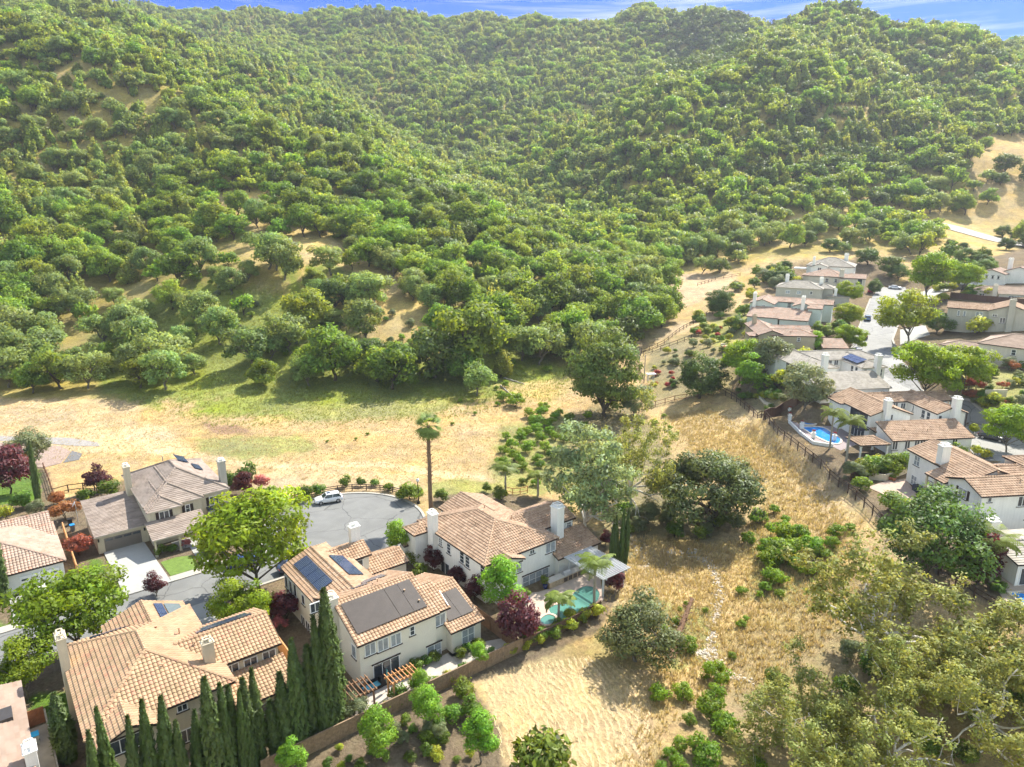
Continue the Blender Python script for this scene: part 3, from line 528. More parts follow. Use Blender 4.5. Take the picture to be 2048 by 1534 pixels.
for (y0, y1, cell) in ((165, 300, 7.6), (300, 520, 6.9), (520, 1250, 7.6)):
    ys = np.arange(y0, y1, cell)
    for yy in ys:
        xw = yy*0.86+30; xs = np.arange(-xw, xw, cell); pts.append(np.stack([xs+rs.uniform(-.42, .42, len(xs))*cell, yy+rs.uniform(-.42, .42, len(xs))*cell], 1))
P = np.concatenate(pts); z = hfun(P[:, 0], P[:, 1]); px, py = proj(P[:, 0], P[:, 1], z)
keep = (px > -230) & (px < 2280) & ~inany(px, py, OPEN)
sp = inany(px, py, SPARSE); low_ = inany(px, py, [[(0, 600), (200, 560), (400, 470), (560, 480), (760, 540), (900, 640), (1040, 720), (950, 800), (0, 800)]]); keep &= ~(sp & (rs.uniform(size=len(P)) < np.where(low_, .62, .42)))
# front row of trees set by hand: px, py of the foot, crown width in metres, kind
FRONT = [(20, 775, 12, 'grey'), (75, 760, 10, 'grey'), (120, 778, 11, 'oak'), (177, 777, 11, 'grey'), (215, 745, 9, 'oak'), (272, 762, 11, 'grey'), (330, 780, 12, 'grey'), (205, 690, 11, 'grey'), (440, 690, 12, 'grey'), (505, 735, 13, 'grey'), (525, 772, 8, 'oak'), (612, 742, 8, 'oak'),
 (617, 772, 9, 'grey'), (668, 760, 16, 'oak'), (735, 740, 11, 'dark'), (786, 778, 13, 'oak'), (808, 750, 10, 'grey'), (870, 755, 17, 'dark'), (945, 745, 21, 'oak'), (955, 792, 9, 'grey'), (1002, 712, 10, 'oak'), (1044, 722, 12, 'grey'), (1080, 730, 13, 'grey'), (1125, 715, 10, 'dark'), (1180, 722, 14, 'grey'),
 (570, 560, 14, 'grey'), (400, 550, 14, 'grey'), (232, 612, 7, 'grey'), (628, 580, 8, 'oak'), (670, 620, 12, 'dark'), (735, 625, 14, 'grey'), (155, 640, 12, 'grey'), (430, 448, 9, 'oak'), (477, 432, 11, 'oak'), (510, 438, 8, 'oak'), (640, 475, 10, 'oak'), (690, 475, 10, 'oak'), (1250, 690, 12, 'dark'), (1290, 655, 12, 'dark'), (1320, 628, 12, 'dark')]
# edge of the wood round the terraces on the right
FRONT += [(1405, 548, 9, 'grey'), (1440, 545, 8, 'dark'), (1470, 520, 10, 'dark'), (1580, 497, 12, 'oak'), (1610, 492, 9, 'dark'), (1270, 545, 12, 'oak'), (1320, 535, 12, 'oak'), (1370, 520, 11, 'oak'), (1660, 505, 8, 'dark'), (1735, 530, 9, 'dark'), (1780, 552, 10, 'dark'), (1700, 500, 11, 'grey'), (1830, 400, 13, 'oak'), (1880, 425, 12, 'grey'), (1930, 430, 12, 'oak'), (1975, 410, 10, 'oak'), (1800, 385, 10, 'oak'), (2010, 345, 14, 'dark'), (2060, 370, 17, 'dark'), (2000, 370, 9, 'dark'), (1850, 470, 6, 'dark'), (1900, 495, 5, 'dark'), (1925, 500, 4.5, 'dark'), (2005, 475, 8, 'dark'), (2030, 480, 5, 'dark'), (2012, 500, 7, 'dark'), (1970, 300, 9, 'oak'), (1800, 300, 10, 'oak')]
fx = np.array([G(a[0], a[1])[:2] for a in FRONT]); fr = np.array([a[2]/2 for a in FRONT])
for (q, r) in zip(fx, fr): keep &= ((P[:, 0]-q[0])**2+(P[:, 1]-q[1])**2) > (r*0.75)**2
P = P[keep]; z = z[keep]; px = px[keep]; py = py[keep]; sp = sp[keep]; n = len(P)
u = rs.uniform(size=n)
v1 = np.sin(P[:, 0]*0.021+P[:, 1]*0.013+1.0)+np.sin(P[:, 0]*-0.017+P[:, 1]*0.031)+rs.normal(size=n)*0.7
pbay = np.where(P[:, 1] > 420, 0.45, 0.14)+0.12*np.sin(P[:, 0]*0.03); pbay = np.where((px < 330) & (py < 600) & (P[:, 1] < 450), 0.5, pbay)
kind = np.where(u < pbay, 'bay', np.where(v1 > 0.9, 'grey', np.where(v1 < -1.5, 'dark', 'oak')))
kind = np.where((px > 1330) & (px < 1500) & (py > 40) & (py < 170) & (P[:, 1] > 600), 'dark', kind)
kind = np.where(sp & (kind == 'bay'), 'grey', kind)
size = (0.62+0.85*rs.beta(1.6, 2.2, n))*1.03*np.where(P[:, 1] < 300, 0.98, 0.88); app = size/np.maximum(P[:, 1], 1)
def zone(px, py):
    if px > 1290 and py > 380: return 'on the lower right slope behind the hillside houses'
    if px > 1290: return 'high on the right hill'
    if py < 330 and px < 620: return 'high on the left hill'
    if py > 640: return 'at the foot of the left hill above the dry meadow'
    if px < 360: return 'in the shaded gully of the left hill'
    if px < 760: return 'on the grassy middle of the left hill'
    if py < 430: return 'in the canyon between the hills'
    return 'on the lower flank of the hill beside the canyon'
KW = dict(oak=('oak_tree', 'bright green oak', 'oak tree'), grey=('oak_tree', 'grey-green oak', 'oak tree'), dark=('live_oak', 'dark live oak', 'live oak'), bay=('bay_tree', 'pale pointed bay tree', 'bay tree'))
def where(px, py):
    if px > 1290 and py > 380: b = 'just above the hillside houses' if px < 1760 else 'near the gravel track at right'; return b
    band = 'high up' if py < 200 else 'upper middle slope' if py < 330 else 'halfway up' if py < 460 else 'lower middle slope' if py < 580 else 'low down' if py < 680 else 'at the meadow edge'
    lm = 'pink roof' if px < 130 else 'grey garage roof' if px < 250 else 'grey roofed house' if px < 430 else 'big street tree' if px < 590 else 'white SUV' if px < 730 else 'cul-de-sac' if px < 840 else 'tall palm' if px < 960 else 'white house' if px < 1090 else 'silvery tree' if px < 1210 else 'creek sycamore' if px < 1340 else 'spreading oak' if px < 1460 else 'tan house' if px < 1640 else 'hillside street' if px < 1830 else 'right edge houses'
    return '%s above the %s' % (band, lm)
szw = lambda w_: 'small ' if w_ < 8.5 else 'large ' if w_ > 12 else ''
LIM = dict(oak=165, grey=95, dark=80, bay=110)
vis = (px > -20) & (px < 2070) & (py > 10)
ind = np.zeros(n, bool)
for k, m in LIM.items():
    c = np.where((kind == k) & vis)[0]; c = c[np.argsort(-app[c])][:m]; ind[c] = True
for i in np.where(ind)[0]:
    nm, ad, ct = KW[kind[i]]; key = kind[i]+str(rs.randint(0, 2 if kind[i] == 'dark' else 3)); zo = zone(px[i], py[i])
    place_tree(key, nm, (P[i, 0], P[i, 1], z[i]-0.25), size[i], rs.uniform(0, 6.28), '%s%s %s' % (szw(size[i]*10.5), ad, where(px[i], py[i])), ct, '%ss %s' % (ad, zo), size[i]*rs.uniform(0.85, 1.1))
# the front row
for i, (ax, ay, wd, k) in enumerate(FRONT):
    nm, ad, ct = KW[k]; p = G(ax, ay); s = wd/11.0 if k != 'dark' else wd/9.8; zo = zone(ax, ay)
    place_tree(k+str(i % (2 if k == 'dark' else 3)), nm, (p[0], p[1], p[2]-0.2), s, i*1.7, '%s%s %s' % ('huge ' if wd > 15 else szw(wd), ad, where(ax, ay)), ct, '%ss %s' % (ad, zo))
# everything farther: one wood
far = np.where(~ind)[0]
me = bpy.data.meshes.new('forest'); me.from_pydata([(P[i, 0], P[i, 1], z[i]-0.3) for i in far], [], [])
KI = dict(oak=(0, 3), grey=(3, 3), bay=(6, 3), dark=(9, 2))
ix = np.array([KI[kind[i]][0]+rs.randint(0, KI[kind[i]][1]) for i in far], np.int32)
a = me.attributes.new('pick', 'INT', 'POINT'); a.data.foreach_set('value', ix)
a = me.attributes.new('rot', 'FLOAT_VECTOR', 'POINT'); a.data.foreach_set('vector', np.stack([rs.normal(0, 0.06, len(far)), rs.normal(0, 0.06, len(far)), rs.uniform(0, 6.28, len(far))], 1).ravel())
a = me.attributes.new('siz', 'FLOAT_VECTOR', 'POINT'); s_ = size[far]*np.where(P[far, 1] > 420, 1.16, 1.04); a.data.foreach_set('vector', np.stack([s_, s_, s_*rs.uniform(0.8, 1.25, len(far))], 1).ravel())
pc = bpy.data.collections.new('tree_kinds')
for j, key in enumerate(['foak0', 'foak1', 'foak2', 'fgrey0', 'fgrey1', 'fgrey2', 'fbay0', 'fbay1', 'fbay2', 'fdark0', 'fdark1']):
    tm, cm = PROTO[key]; b = bmesh.new(); b.from_mesh(tm); nt0 = len(b.faces); b.from_mesh(cm)
    m2 = bpy.data.meshes.new(key); b.to_mesh(m2); b.free(); m2.materials.append(tm.materials[0]); m2.materials.append(cm.materials[0])
    mi = np.zeros(len(m2.polygons), np.int32); mi[nt0:] = 1; m2.polygons.foreach_set('material_index', mi)
    o = bpy.data.objects.new('k%02d_%s' % (j, key), m2); pc.objects.link(o)
fo = bpy.data.objects.new('forest', me); COL.objects.link(fo)
ng = bpy.data.node_groups.new('forest', 'GeometryNodeTree')
ng.interface.new_socket('Geometry', in_out='INPUT', socket_type='NodeSocketGeometry'); ng.interface.new_socket('Geometry', in_out='OUTPUT', socket_type='NodeSocketGeometry')
gi = ng.nodes.new('NodeGroupInput'); go = ng.nodes.new('NodeGroupOutput'); iop = ng.nodes.new('GeometryNodeInstanceOnPoints'); ci = ng.nodes.new('GeometryNodeCollectionInfo')
ci.inputs['Collection'].default_value = pc; ci.inputs['Separate Children'].default_value = True; ci.inputs['Reset Children'].default_value = True
def nattr(nm, ty):
    a = ng.nodes.new('GeometryNodeInputNamedAttribute'); a.data_type = ty; a.inputs['Name'].default_value = nm
    return [s for s in a.outputs if s.enabled and s.name == 'Attribute'][0]
ng.links.new(gi.outputs[0], iop.inputs['Points']); ng.links.new(ci.outputs[0], iop.inputs['Instance']); iop.inputs['Pick Instance'].default_value = True
ng.links.new(nattr('pick', 'INT'), iop.inputs['Instance Index']); ng.links.new(nattr('rot', 'FLOAT_VECTOR'), iop.inputs['Rotation']); ng.links.new(nattr('siz', 'FLOAT_VECTOR'), iop.inputs['Scale'])
ng.links.new(iop.outputs[0], go.inputs[0])
md = fo.modifiers.new('wood', 'NODES'); md.node_group = ng
tag(fo, 'dense mixed green woodland covering the hills and canyon behind the houses', 'forest', kind='stuff')
print('trees', n, 'individual', ind.sum(), 'far', len(far))
# ---------------------------------------------------------------- houses: helpers
def tilemat(name, c1, c2, c3, cover=(0.38, 0.42), rough=0.85):
    m = bpy.data.materials.new(name); t, b = nodes_of(m); Nn = t.nodes.new; Ll = t.links.new
    uv = Nn('ShaderNodeUVMap'); mp = Nn('ShaderNodeMapping'); mp.inputs['Scale'].default_value = (1/cover[0], 1/cover[1], 1)
    fl = Nn('ShaderNodeVectorMath'); fl.operation = 'FLOOR'; wn = Nn('ShaderNodeTexWhiteNoise'); wn.noise_dimensions = '2D'
    r = Nn('ShaderNodeValToRGB'); e = r.color_ramp.elements; e[0].position = 0.0; e[0].color = c1+(1,); e[1].position = 1.0; e[1].color = c3+(1,)
    q = e.new(0.5); q.color = c2+(1,); q = e.new(0.93); q.color = tuple(0.6*a+0.4*b for a, b in zip(c2, c3))+(1,)
    tcn = Nn('ShaderNodeTexCoord'); nz = Nn('ShaderNodeTexNoise'); nz.inputs['Scale'].default_value = 0.7; nz.inputs['Detail'].default_value = 6
    mr = Nn('ShaderNodeMapRange'); mr.inputs[1].default_value = 0.3; mr.inputs[2].default_value = 0.7; mr.inputs[3].default_value = 0.82; mr.inputs[4].default_value = 1.12
    mm = Nn('ShaderNodeMix'); mm.data_type = 'RGBA'; mm.blend_type = 'MULTIPLY'; mm.inputs[0].default_value = 1
    Ll(uv.outputs[0], mp.inputs[0]); Ll(mp.outputs[0], fl.inputs[0]); Ll(fl.outputs[0], wn.inputs['Vector']); Ll(wn.outputs['Value'], r.inputs[0])
    Ll(tcn.outputs['Object'], nz.inputs['Vector']); Ll(nz.outputs['Fac'], mr.inputs[0]); Ll(r.outputs[0], mm.inputs[6])
    cc = Nn('ShaderNodeCombineColor'); [Ll(mr.outputs[0], cc.inputs[i]) for i in range(3)]; Ll(cc.outputs[0], mm.inputs[7])
    Ll(mm.outputs[2], b.inputs['Base Color']); b.inputs['Roughness'].default_value = rough; b.inputs['Specular IOR Level'].default_value = 0.25
    MATS[name] = m; return m
T_A = tilemat('tan_barrel_tiles', (0.36, 0.25, 0.145), (0.45, 0.31, 0.19), (0.46, 0.25, 0.16))
T_B = tilemat('terracotta_barrel_tiles', (0.37, 0.235, 0.145), (0.44, 0.295, 0.19), (0.50, 0.36, 0.25))
T_C = tilemat('brown_barrel_tiles', (0.31, 0.205, 0.135), (0.40, 0.275, 0.185), (0.47, 0.34, 0.24))
T_D = tilemat('grey_brown_flat_tiles', (0.24, 0.19, 0.155), (0.30, 0.245, 0.205), (0.34, 0.28, 0.24), (0.9, 0.36))
T_E = tilemat('pink_barrel_tiles', (0.38, 0.275, 0.21), (0.45, 0.345, 0.275), (0.47, 0.26, 0.18))
T_F = tilemat('flat_brown_tiles', (0.31, 0.225, 0.17), (0.35, 0.26, 0.20), (0.38, 0.285, 0.225), (0.9, 0.36))
T_G = tilemat('light_grey_tiles', (0.29, 0.265, 0.225), (0.35, 0.32, 0.275), (0.40, 0.365, 0.32), (0.45, 0.4))
TRIM = mat('dark_brown_trim', (0.05, 0.035, 0.03), 0.7, var=0.2)
TRIML = mat('cream_trim', (0.55, 0.48, 0.38), 0.8, var=0.1)
CREAM = mat('cream_stucco', (0.60, 0.53, 0.39), 0.95, var=0.06, scale=0.8, bump=0.25, bscale=60)
WHITE = mat('white_stucco', (0.82, 0.81, 0.76), 0.95, var=0.04, scale=0.8, bump=0.25, bscale=60)
TAN = mat('tan_stucco', (0.42, 0.36, 0.26), 0.95, var=0.06, scale=0.8, bump=0.25, bscale=60)
GREY = mat('grey_stucco', (0.47, 0.45, 0.38), 0.95, var=0.06, scale=0.8, bump=0.25, bscale=60)
BEIGE = mat('beige_stucco', (0.62, 0.57, 0.47), 0.95, var=0.05, scale=0.8, bump=0.25, bscale=60)
def weather(m):
    t, b = nodes_of(m); Nn = t.nodes.new; src = b.inputs['Base Color'].links[0].from_socket; tcn = Nn('ShaderNodeTexCoord'); mp_ = Nn('ShaderNodeMapping'); mp_.inputs['Scale'].default_value = (2.2, 2.2, .12); nz_ = Nn('ShaderNodeTexNoise'); nz_.inputs['Scale'].default_value = 1.4; nz_.inputs['Detail'].default_value = 6; nz_.inputs['Roughness'].default_value = .7
    mr_ = Nn('ShaderNodeMapRange'); mr_.inputs[1].default_value = .35; mr_.inputs[2].default_value = .62; mr_.inputs[3].default_value = .9; mr_.inputs[4].default_value = 1; cc_ = Nn('ShaderNodeCombineColor'); mm_ = Nn('ShaderNodeMix'); mm_.data_type = 'RGBA'; mm_.blend_type = 'MULTIPLY'; mm_.inputs[0].default_value = 1
    t.links.new(tcn.outputs['Object'], mp_.inputs[0]); t.links.new(mp_.outputs[0], nz_.inputs['Vector']); t.links.new(nz_.outputs['Fac'], mr_.inputs[0]); [t.links.new(mr_.outputs[0], cc_.inputs[i]) for i in range(3)]; t.links.new(src, mm_.inputs[6]); t.links.new(cc_.outputs[0], mm_.inputs[7]); t.links.new(mm_.outputs[2], b.inputs['Base Color'])
for m_ in (CREAM, WHITE, TAN, GREY, BEIGE): weather(m_)
FRAME = mat('white_window_frame', (0.80, 0.80, 0.78), 0.5, var=0.02)
GLASS = mat('window_glass', (0.055, 0.065, 0.075), 0.08, var=0.5, scale=0.5, spec=0.8)
BLIND = mat('window_with_blind', (0.30, 0.33, 0.35), 0.25, var=0.25, scale=1.5, spec=0.6)
CONC = mat('pale_concrete', (0.52, 0.50, 0.46), 0.9, var=0.08, scale=0.5, bump=0.2, bscale=25)
METAL = mat('galvanised_metal', (0.62, 0.63, 0.64), 0.4, metal=0.6, var=0.1)
BLACKM = mat('black_painted_metal', (0.02, 0.02, 0.022), 0.5, var=0.2)
def roofplane(P, per, row, amp, step, nu, out):
    """tiles on the polygon P (eave first two points); adds to out = [V, F, UV]"""
    P = [Vector(p) for p in P]; o = P[0]; U = (P[1]-P[0]); wd = U.length; U.normalize()
    nrm = None
    for k in range(2, len(P)):
        c = U.cross(P[k]-o)
        if c.length > 1e-3: nrm = c.normalized(); break
    if nrm.z < 0: nrm = -nrm
    Vv = nrm.cross(U).normalized()
    if (P[2]-o).dot(Vv) < 0: Vv = -Vv
    uv = [((p-o).dot(U), (p-o).dot(Vv)) for p in P]
    u0 = min(a for a, b in uv); u1 = max(a for a, b in uv); v1 = max(b for a, b in uv)
    ks = np.arange(math.floor(u0/per*nu), math.ceil(u1/per*nu)+1); us = ks*per/nu
    nr = int(math.ceil(v1/row)); vs = []; ws = []
    for i in range(nr):
        vs += [i*row-0.02*(i > 0), (i+1)*row-0.021]; ws += [step, 0.0]
    prof = amp*np.abs(np.sin(math.pi*(ks % nu)/nu))**0.8 if amp else np.zeros(len(ks))
    bm = bmesh.new(); nn = len(us); g = []
    for v, wv in zip(vs, ws):
        f = 0.75 if wv == 0 else 1.0
        g.append([bm.verts.new((us[i], v, wv+prof[i]*f)) for i in range(nn)])
    for j in range(len(g)-1):
        a, b2 = g[j], g[j+1]
        for i in range(nn-1): bm.faces.new((a[i], a[i+1], b2[i+1], b2[i]))
    n = len(uv); area = sum(uv[i][0]*uv[(i+1) % n][1]-uv[(i+1) % n][0]*uv[i][1] for i in range(n)); sg = 1 if area > 0 else -1
    for i in range(n):
        a = uv[i]; b2 = uv[(i+1) % n]; ex, ey = b2[0]-a[0], b2[1]-a[1]
        if math.hypot(ex, ey) < 1e-3: continue
        if abs(ey) < 1e-4 and abs(a[1]) < 1e-4: continue
        no = Vector((ey*sg, -ex*sg, 0)).normalized()
        bmesh.ops.bisect_plane(bm, geom=bm.verts[:]+bm.edges[:]+bm.faces[:], plane_co=(a[0], a[1], 0), plane_no=no, clear_outer=True)
    bm.verts.index_update(); base = len(out[0])
    for v in bm.verts:
        out[0].append(tuple(o+U*v.co.x+Vv*v.co.y+nrm*v.co.z)); out[3].append((v.co.x, v.co.y))
    for f in bm.faces: out[1].append(tuple(v.index+base for v in f.verts))
    bm.free()
def planes(wg):
    a0, a1, c0, c1, ez, kind, ends, sl = wg[:8]
    if kind in 'ac':
        if kind == 'c': a0, a1, c0, c1 = c0, c1, a0, a1
        h = (c1-c0)/2; m = (c0+c1)/2; rz = ez+sl*h; r0 = a0+(h if ends[0] == 'h' else 0); r1 = a1-(h if ends[1] == 'h' else 0)
        if r0 > r1: r0 = r1 = (r0+r1)/2
        PL = [[(a0, c0, ez), (a1, c0, ez), (r1, m, rz), (r0, m, rz)], [(a1, c1, ez), (a0, c1, ez), (r0, m, rz), (r1, m, rz)]]
        RG = [((r0, m, rz), (r1, m, rz))] if r1-r0 > 0.1 else []
        if r1-r0 < 0.1: PL = [[p[0], p[1], p[2]] for p in PL]
        if ends[0] == 'h': PL.append([(a0, c1, ez), (a0, c0, ez), (r0, m, rz)]); RG += [((a0, c0, ez), (r0, m, rz)), ((a0, c1, ez), (r0, m, rz))]
        if ends[1] == 'h': PL.append([(a1, c0, ez), (a1, c1, ez), (r1, m, rz)]); RG += [((a1, c0, ez), (r1, m, rz)), ((a1, c1, ez), (r1, m, rz))]
        if kind == 'c':
            sw = lambda p: (p[1], p[0], p[2]); PL = [[sw(p) for p in q] for q in PL]; RG = [(sw(a), sw(b)) for a, b in RG]
        return PL, RG, rz
    # sheds: s = rises to +c, n = rises to -c, e = rises to +a, w = rises to -a
    if kind == 's': rz = ez+sl*(c1-c0); return [[(a0, c0, ez), (a1, c0, ez), (a1, c1, rz), (a0, c1, rz)]], [], rz
    if kind == 'n': rz = ez+sl*(c1-c0); return [[(a1, c1, ez), (a0, c1, ez), (a0, c0, rz), (a1, c0, rz)]], [], rz
    if kind == 'e': rz = ez+sl*(a1-a0); return [[(a0, c1, ez), (a0, c0, ez), (a1, c0, rz), (a1, c1, rz)]], [], rz
    rz = ez+sl*(a1-a0); return [[(a1, c0, ez), (a1, c1, ez), (a0, c1, rz), (a0, c0, rz)]], [], rz
STY = dict(barrel=(0.38, 0.42, 0.10, 0.05, 4), flat=(1.6, 0.38, 0.0, 0.05, 1), far=(0.40, 0.46, 0.09, 0.045, 2), fflat=(2.0, 0.42, 0.0, 0.055, 1))
class House:
    def __init__(s, name, label, org, az, z, wings, tile, wall, trim=TRIM, style='barrel', group=None, cat='house', oh=0.35, deep=1.2, rfcolor=None):
        s.az = az; s.U = np.array([math.sin(R(az)), math.cos(R(az))]); s.W = np.array([-s.U[1], s.U[0]]); s.org = np.array(org, float); s.z = z
        s.o = empty(name, (org[0], org[1], z), R(90-az), label, cat, group); s.wings = wings; s.wall = wall; s.trim = trim
        mb = MB()
        for i, wg in enumerate(wings):
            a0, a1, c0, c1, ez, kind, ends, sl = wg[:8]; op = wg[8] if len(wg) > 8 else {}
            PL, RG, rz = planes(wg); out = [[], [], None, []]
            for p in PL: roofplane(p, *STY[style], out)
            k0 = len(out[1]); cap = MB()
            for a, b in RG:
                A_, B_ = Vector(a)+Vector((0, 0, .03)), Vector(b)+Vector((0, 0, .03)); L_ = (B_-A_).length; nseg = max(2, int(L_/0.45)); pts = []; rr = []
                for q in range(nseg):
                    pts += [A_.lerp(B_, q/nseg), A_.lerp(B_, (q+0.97)/nseg)]; rr += [0.17, 0.125]
                cap.tube(pts, rr, 6)
            bs = len(out[0]); out[0] += cap.v; out[1] += [tuple(j+bs for j in f) for f in cap.f]; out[3] += [(v[0]+v[1]*0.37, v[1]+v[0]*0.61) for v in cap.v]
            k1 = len(out[1]); sb = MB()
            for p in PL:
                n = len(p); t = [(q[0], q[1], q[2]-0.015) for q in p]; b2 = [(q[0], q[1], q[2]-0.17) for q in p]
                ar = sum(p[j][0]*p[(j+1) % n][1]-p[(j+1) % n][0]*p[j][1] for j in range(n))
                F = [tuple(range(n)), tuple(range(2*n-1, n-1, -1))]+[(j, n+j, n+(j+1) % n, (j+1) % n) for j in range(n)]
                if ar < 0: F = [tuple(reversed(f)) for f in F]
                sb.add(t+b2, F)
            bs = len(out[0]); out[0] += sb.v; out[1] += [tuple(j+bs for j in f) for f in sb.f]; out[3] += [(0, 0)]*len(sb.v)
            me = bpy.data.meshes.new('roof'); me.from_pydata(out[0], [], out[1]); me.update(); me.materials.append(op.get('tile', tile)); me.materials.append(trim)
            mi = np.zeros(len(me.polygons), np.int32); mi[k1:] = 1; me.polygons.foreach_set('material_index', mi)
            ul = me.uv_layers.new(name='UVMap'); li = np.empty(len(me.loops), np.int32); me.loops.foreach_get('vertex_index', li)
            ul.data.foreach_set('uv', np.array(out[3], np.float32)[li].ravel())
            r = link('roof', me, None, s.o)
            if i == 0: s.roof = r
            if op.get('posts'):
                pm = MB(); th = ez-0.15
                for (pa, pc) in op['posts']: pm.box(pa-.12, pa+.12, pc-.12, pc+.12, -deep, th).box(pa-.18, pa+.18, pc-.18, pc+.18, -0.05, 0.25).box(pa-.17, pa+.17, pc-.17, pc+.17, th-.22, th-.02)
                pm.build('porch_post', op.get('pmat', trim), s.o); continue
            if op.get('nowall'): continue
            e = oh-0.004*i; x0, x1, y0, y1 = a0+e, a1-e, c0+e, c1-e; zb = op.get('zb', -deep)-0.003*i; d = 0.19-0.002*i
            if kind == 's': y1 = c1-0.05
            if kind == 'n': y0 = c0+0.05
            if kind == 'e': x1 = a1-0.05
            if kind == 'w': x0 = a0+0.05
            if kind in 'ac':
                gb = 'g' in ends; zt = ez+sl*e-d
                if ends == 'hh': mb.box(x0, x1, y0, y1, zb, zt); continue
                # gable ends: pentagon prism; a hip end stops short under its slope
                if kind == 'a':
                    m = (c0+c1)/2; h = (c1-c0)/2; g0 = x0 if ends[0] == 'g' else a0+h; g1 = x1 if ends[1] == 'g' else a1-h
                    mb.box(x0, x1, y0, y1, zb, zt-0.001); pr = [(y0+.002, zt-.05), (y1-.002, zt-.05), (m, rz-d-0.02)]
                    mb.add([(g0-.001, y, z_) for y, z_ in pr]+[(g1+.001, y, z_) for y, z_ in pr], [(0, 2, 1), (3, 4, 5), (0, 1, 4, 3), (1, 2, 5, 4), (2, 0, 3, 5)])
                else:
                    m = (a0+a1)/2; h = (a1-a0)/2; g0 = y0 if ends[0] == 'g' else c0+h; g1 = y1 if ends[1] == 'g' else c1-h
                    mb.box(x0, x1, y0, y1, zb, zt-0.001); pr = [(x0+.002, zt-.05), (x1-.002, zt-.05), (m, rz-d-0.02)]
                    mb.add([(x, g0-.001, z_) for x, z_ in pr]+[(x, g1+.001, z_) for x, z_ in pr], [(0, 1, 2), (3, 5, 4), (0, 3, 4, 1), (1, 4, 5, 2), (2, 5, 3, 0)])
            else:
                L0 = ez+sl*e-d; L1 = rz-d
                zz = {'s': (L0, L0, L1, L1), 'n': (L1, L1, L0, L0), 'e': (L0, L1, L1, L0), 'w': (L1, L0, L0, L1)}[kind]
                V = [(x0, y0, zb), (x1, y0, zb), (x1, y1, zb), (x0, y1, zb), (x0, y0, zz[0]), (x1, y0, zz[1]), (x1, y1, zz[2]), (x0, y1, zz[3])]
                mb.add(V, [(3, 2, 1, 0), (4, 5, 6, 7), (0, 1, 5, 4), (1, 2, 6, 5), (2, 3, 7, 6), (3, 0, 4, 7)])
        if mb.v: s.wallo = mb.build('wall', wall, s.o)
    def loc(s, face, val, px, py):
        """meets the sight line with a wall plane: gives (along, height)"""
        r = ray(px, py); v = s.W if face in 'cC' else s.U; o_ = s.U if face in 'cC' else s.W
        t = (val+s.org@v)/(r[:2]@v); p = r[:2]*t; return p@o_-s.org@o_, CAM_H+r[2]*t-s.z
    def onroof(s, px, py, ez, sl, face, e0):
        """point of a roof slope (eave height ez at e0, rising with sl) seen at px, py; returns a, c"""
        r = ray(px, py); r2 = np.array([r[:2]@s.U, r[:2]@s.W]); k = {'c': 1, 'C': 1, 'a': 0, 'A': 0}[face]; sg = 1 if face in 'ca' else -1
        # z = ez + sl*sg*(coord - e0);   world: p = r*t
        oo = np.array([s.org@s.U, s.org@s.W]); t = (CAM_H-s.z-ez+sl*sg*(oo[k]+e0))/(sl*sg*r2[k]-r[2]); return r2*t-oo
    def box(s, name, a0, a1, c0, c1, z0, z1, m, parent=None): return MB().box(a0, a1, c0, c1, z0, z1).build(name, m, parent or s.o)
    def win(s, face, val, px=None, py=None, w=1.1, h=1.3, n=2, pos=None, shut=False, sill=True, glass=None, lintel=False, name='window', frame=None, arms=0):
        u, z = pos if pos else s.loc(face, val, px, py); f = MB(); p = MB(); sg = -1
        def B(m_, u0, u1, d0, d1, z0, z1):
            lo, hi = val+sg*d1, val+sg*d0
            if face in 'cC': m_.box(u0, u1, min(lo, hi), max(lo, hi), z0, z1)
            else: m_.box(min(lo, hi), max(lo, hi), u0, u1, z0, z1)
        t = 0.07; B(f, u-w/2-t, u-w/2+.02, -.05, .055, z-h/2-t, z+h/2+t); B(f, u+w/2-.02, u+w/2+t, -.05, .055, z-h/2-t, z+h/2+t); B(f, u-w/2+.02, u+w/2-.02, -.05, .053, z+h/2-.02, z+h/2+t); B(f, u-w/2+.02, u+w/2-.02, -.05, .053, z-h/2-t, z-h/2+.02)
        for i in range(1, n): x = u-w/2+w*i/n; B(f, x-.04, x+.04, -.04, .05, z-h/2+.02, z+h/2-.02)
        for i in range(arms): zz = z-h/2+h*(i+1)/(arms+1); B(f, u-w/2+.02, u+w/2-.02, -.03, .045, zz-.025, zz+.025)
        fo_ = f.build(name, frame or FRAME, s.o); B(p, u-w/2+.01, u+w/2-.01, -.06, .02, z-h/2+.01, z+h/2-.01); p.build('pane', glass or GLASS, fo_)
        if sill: q = MB(); B(q, u-w/2-.18, u+w/2+.18, 0, .12, z-h/2-t-.09, z-h/2-t-.003); q.build('sill', s.trim, fo_)
        if lintel: q = MB(); B(q, u-w/2-.2, u+w/2+.2, 0, .10, z+h/2+t+.003, z+h/2+t+.14); q.build('lintel', s.trim, fo_)
        if shut:
            for q0 in (u-w/2-t-.03-.42, u+w/2+t+.03):
                q = MB(); B(q, q0, q0+.42, 0, .05, z-h/2-.05, z+h/2+.05)
                for k in range(7): zz = z-h/2+h*(k+.5)/7; B(q, q0+.05, q0+.37, .051, .075, zz-.05, zz+.02)
                q.build('shutter', TRIM, s.o)
        return fo_
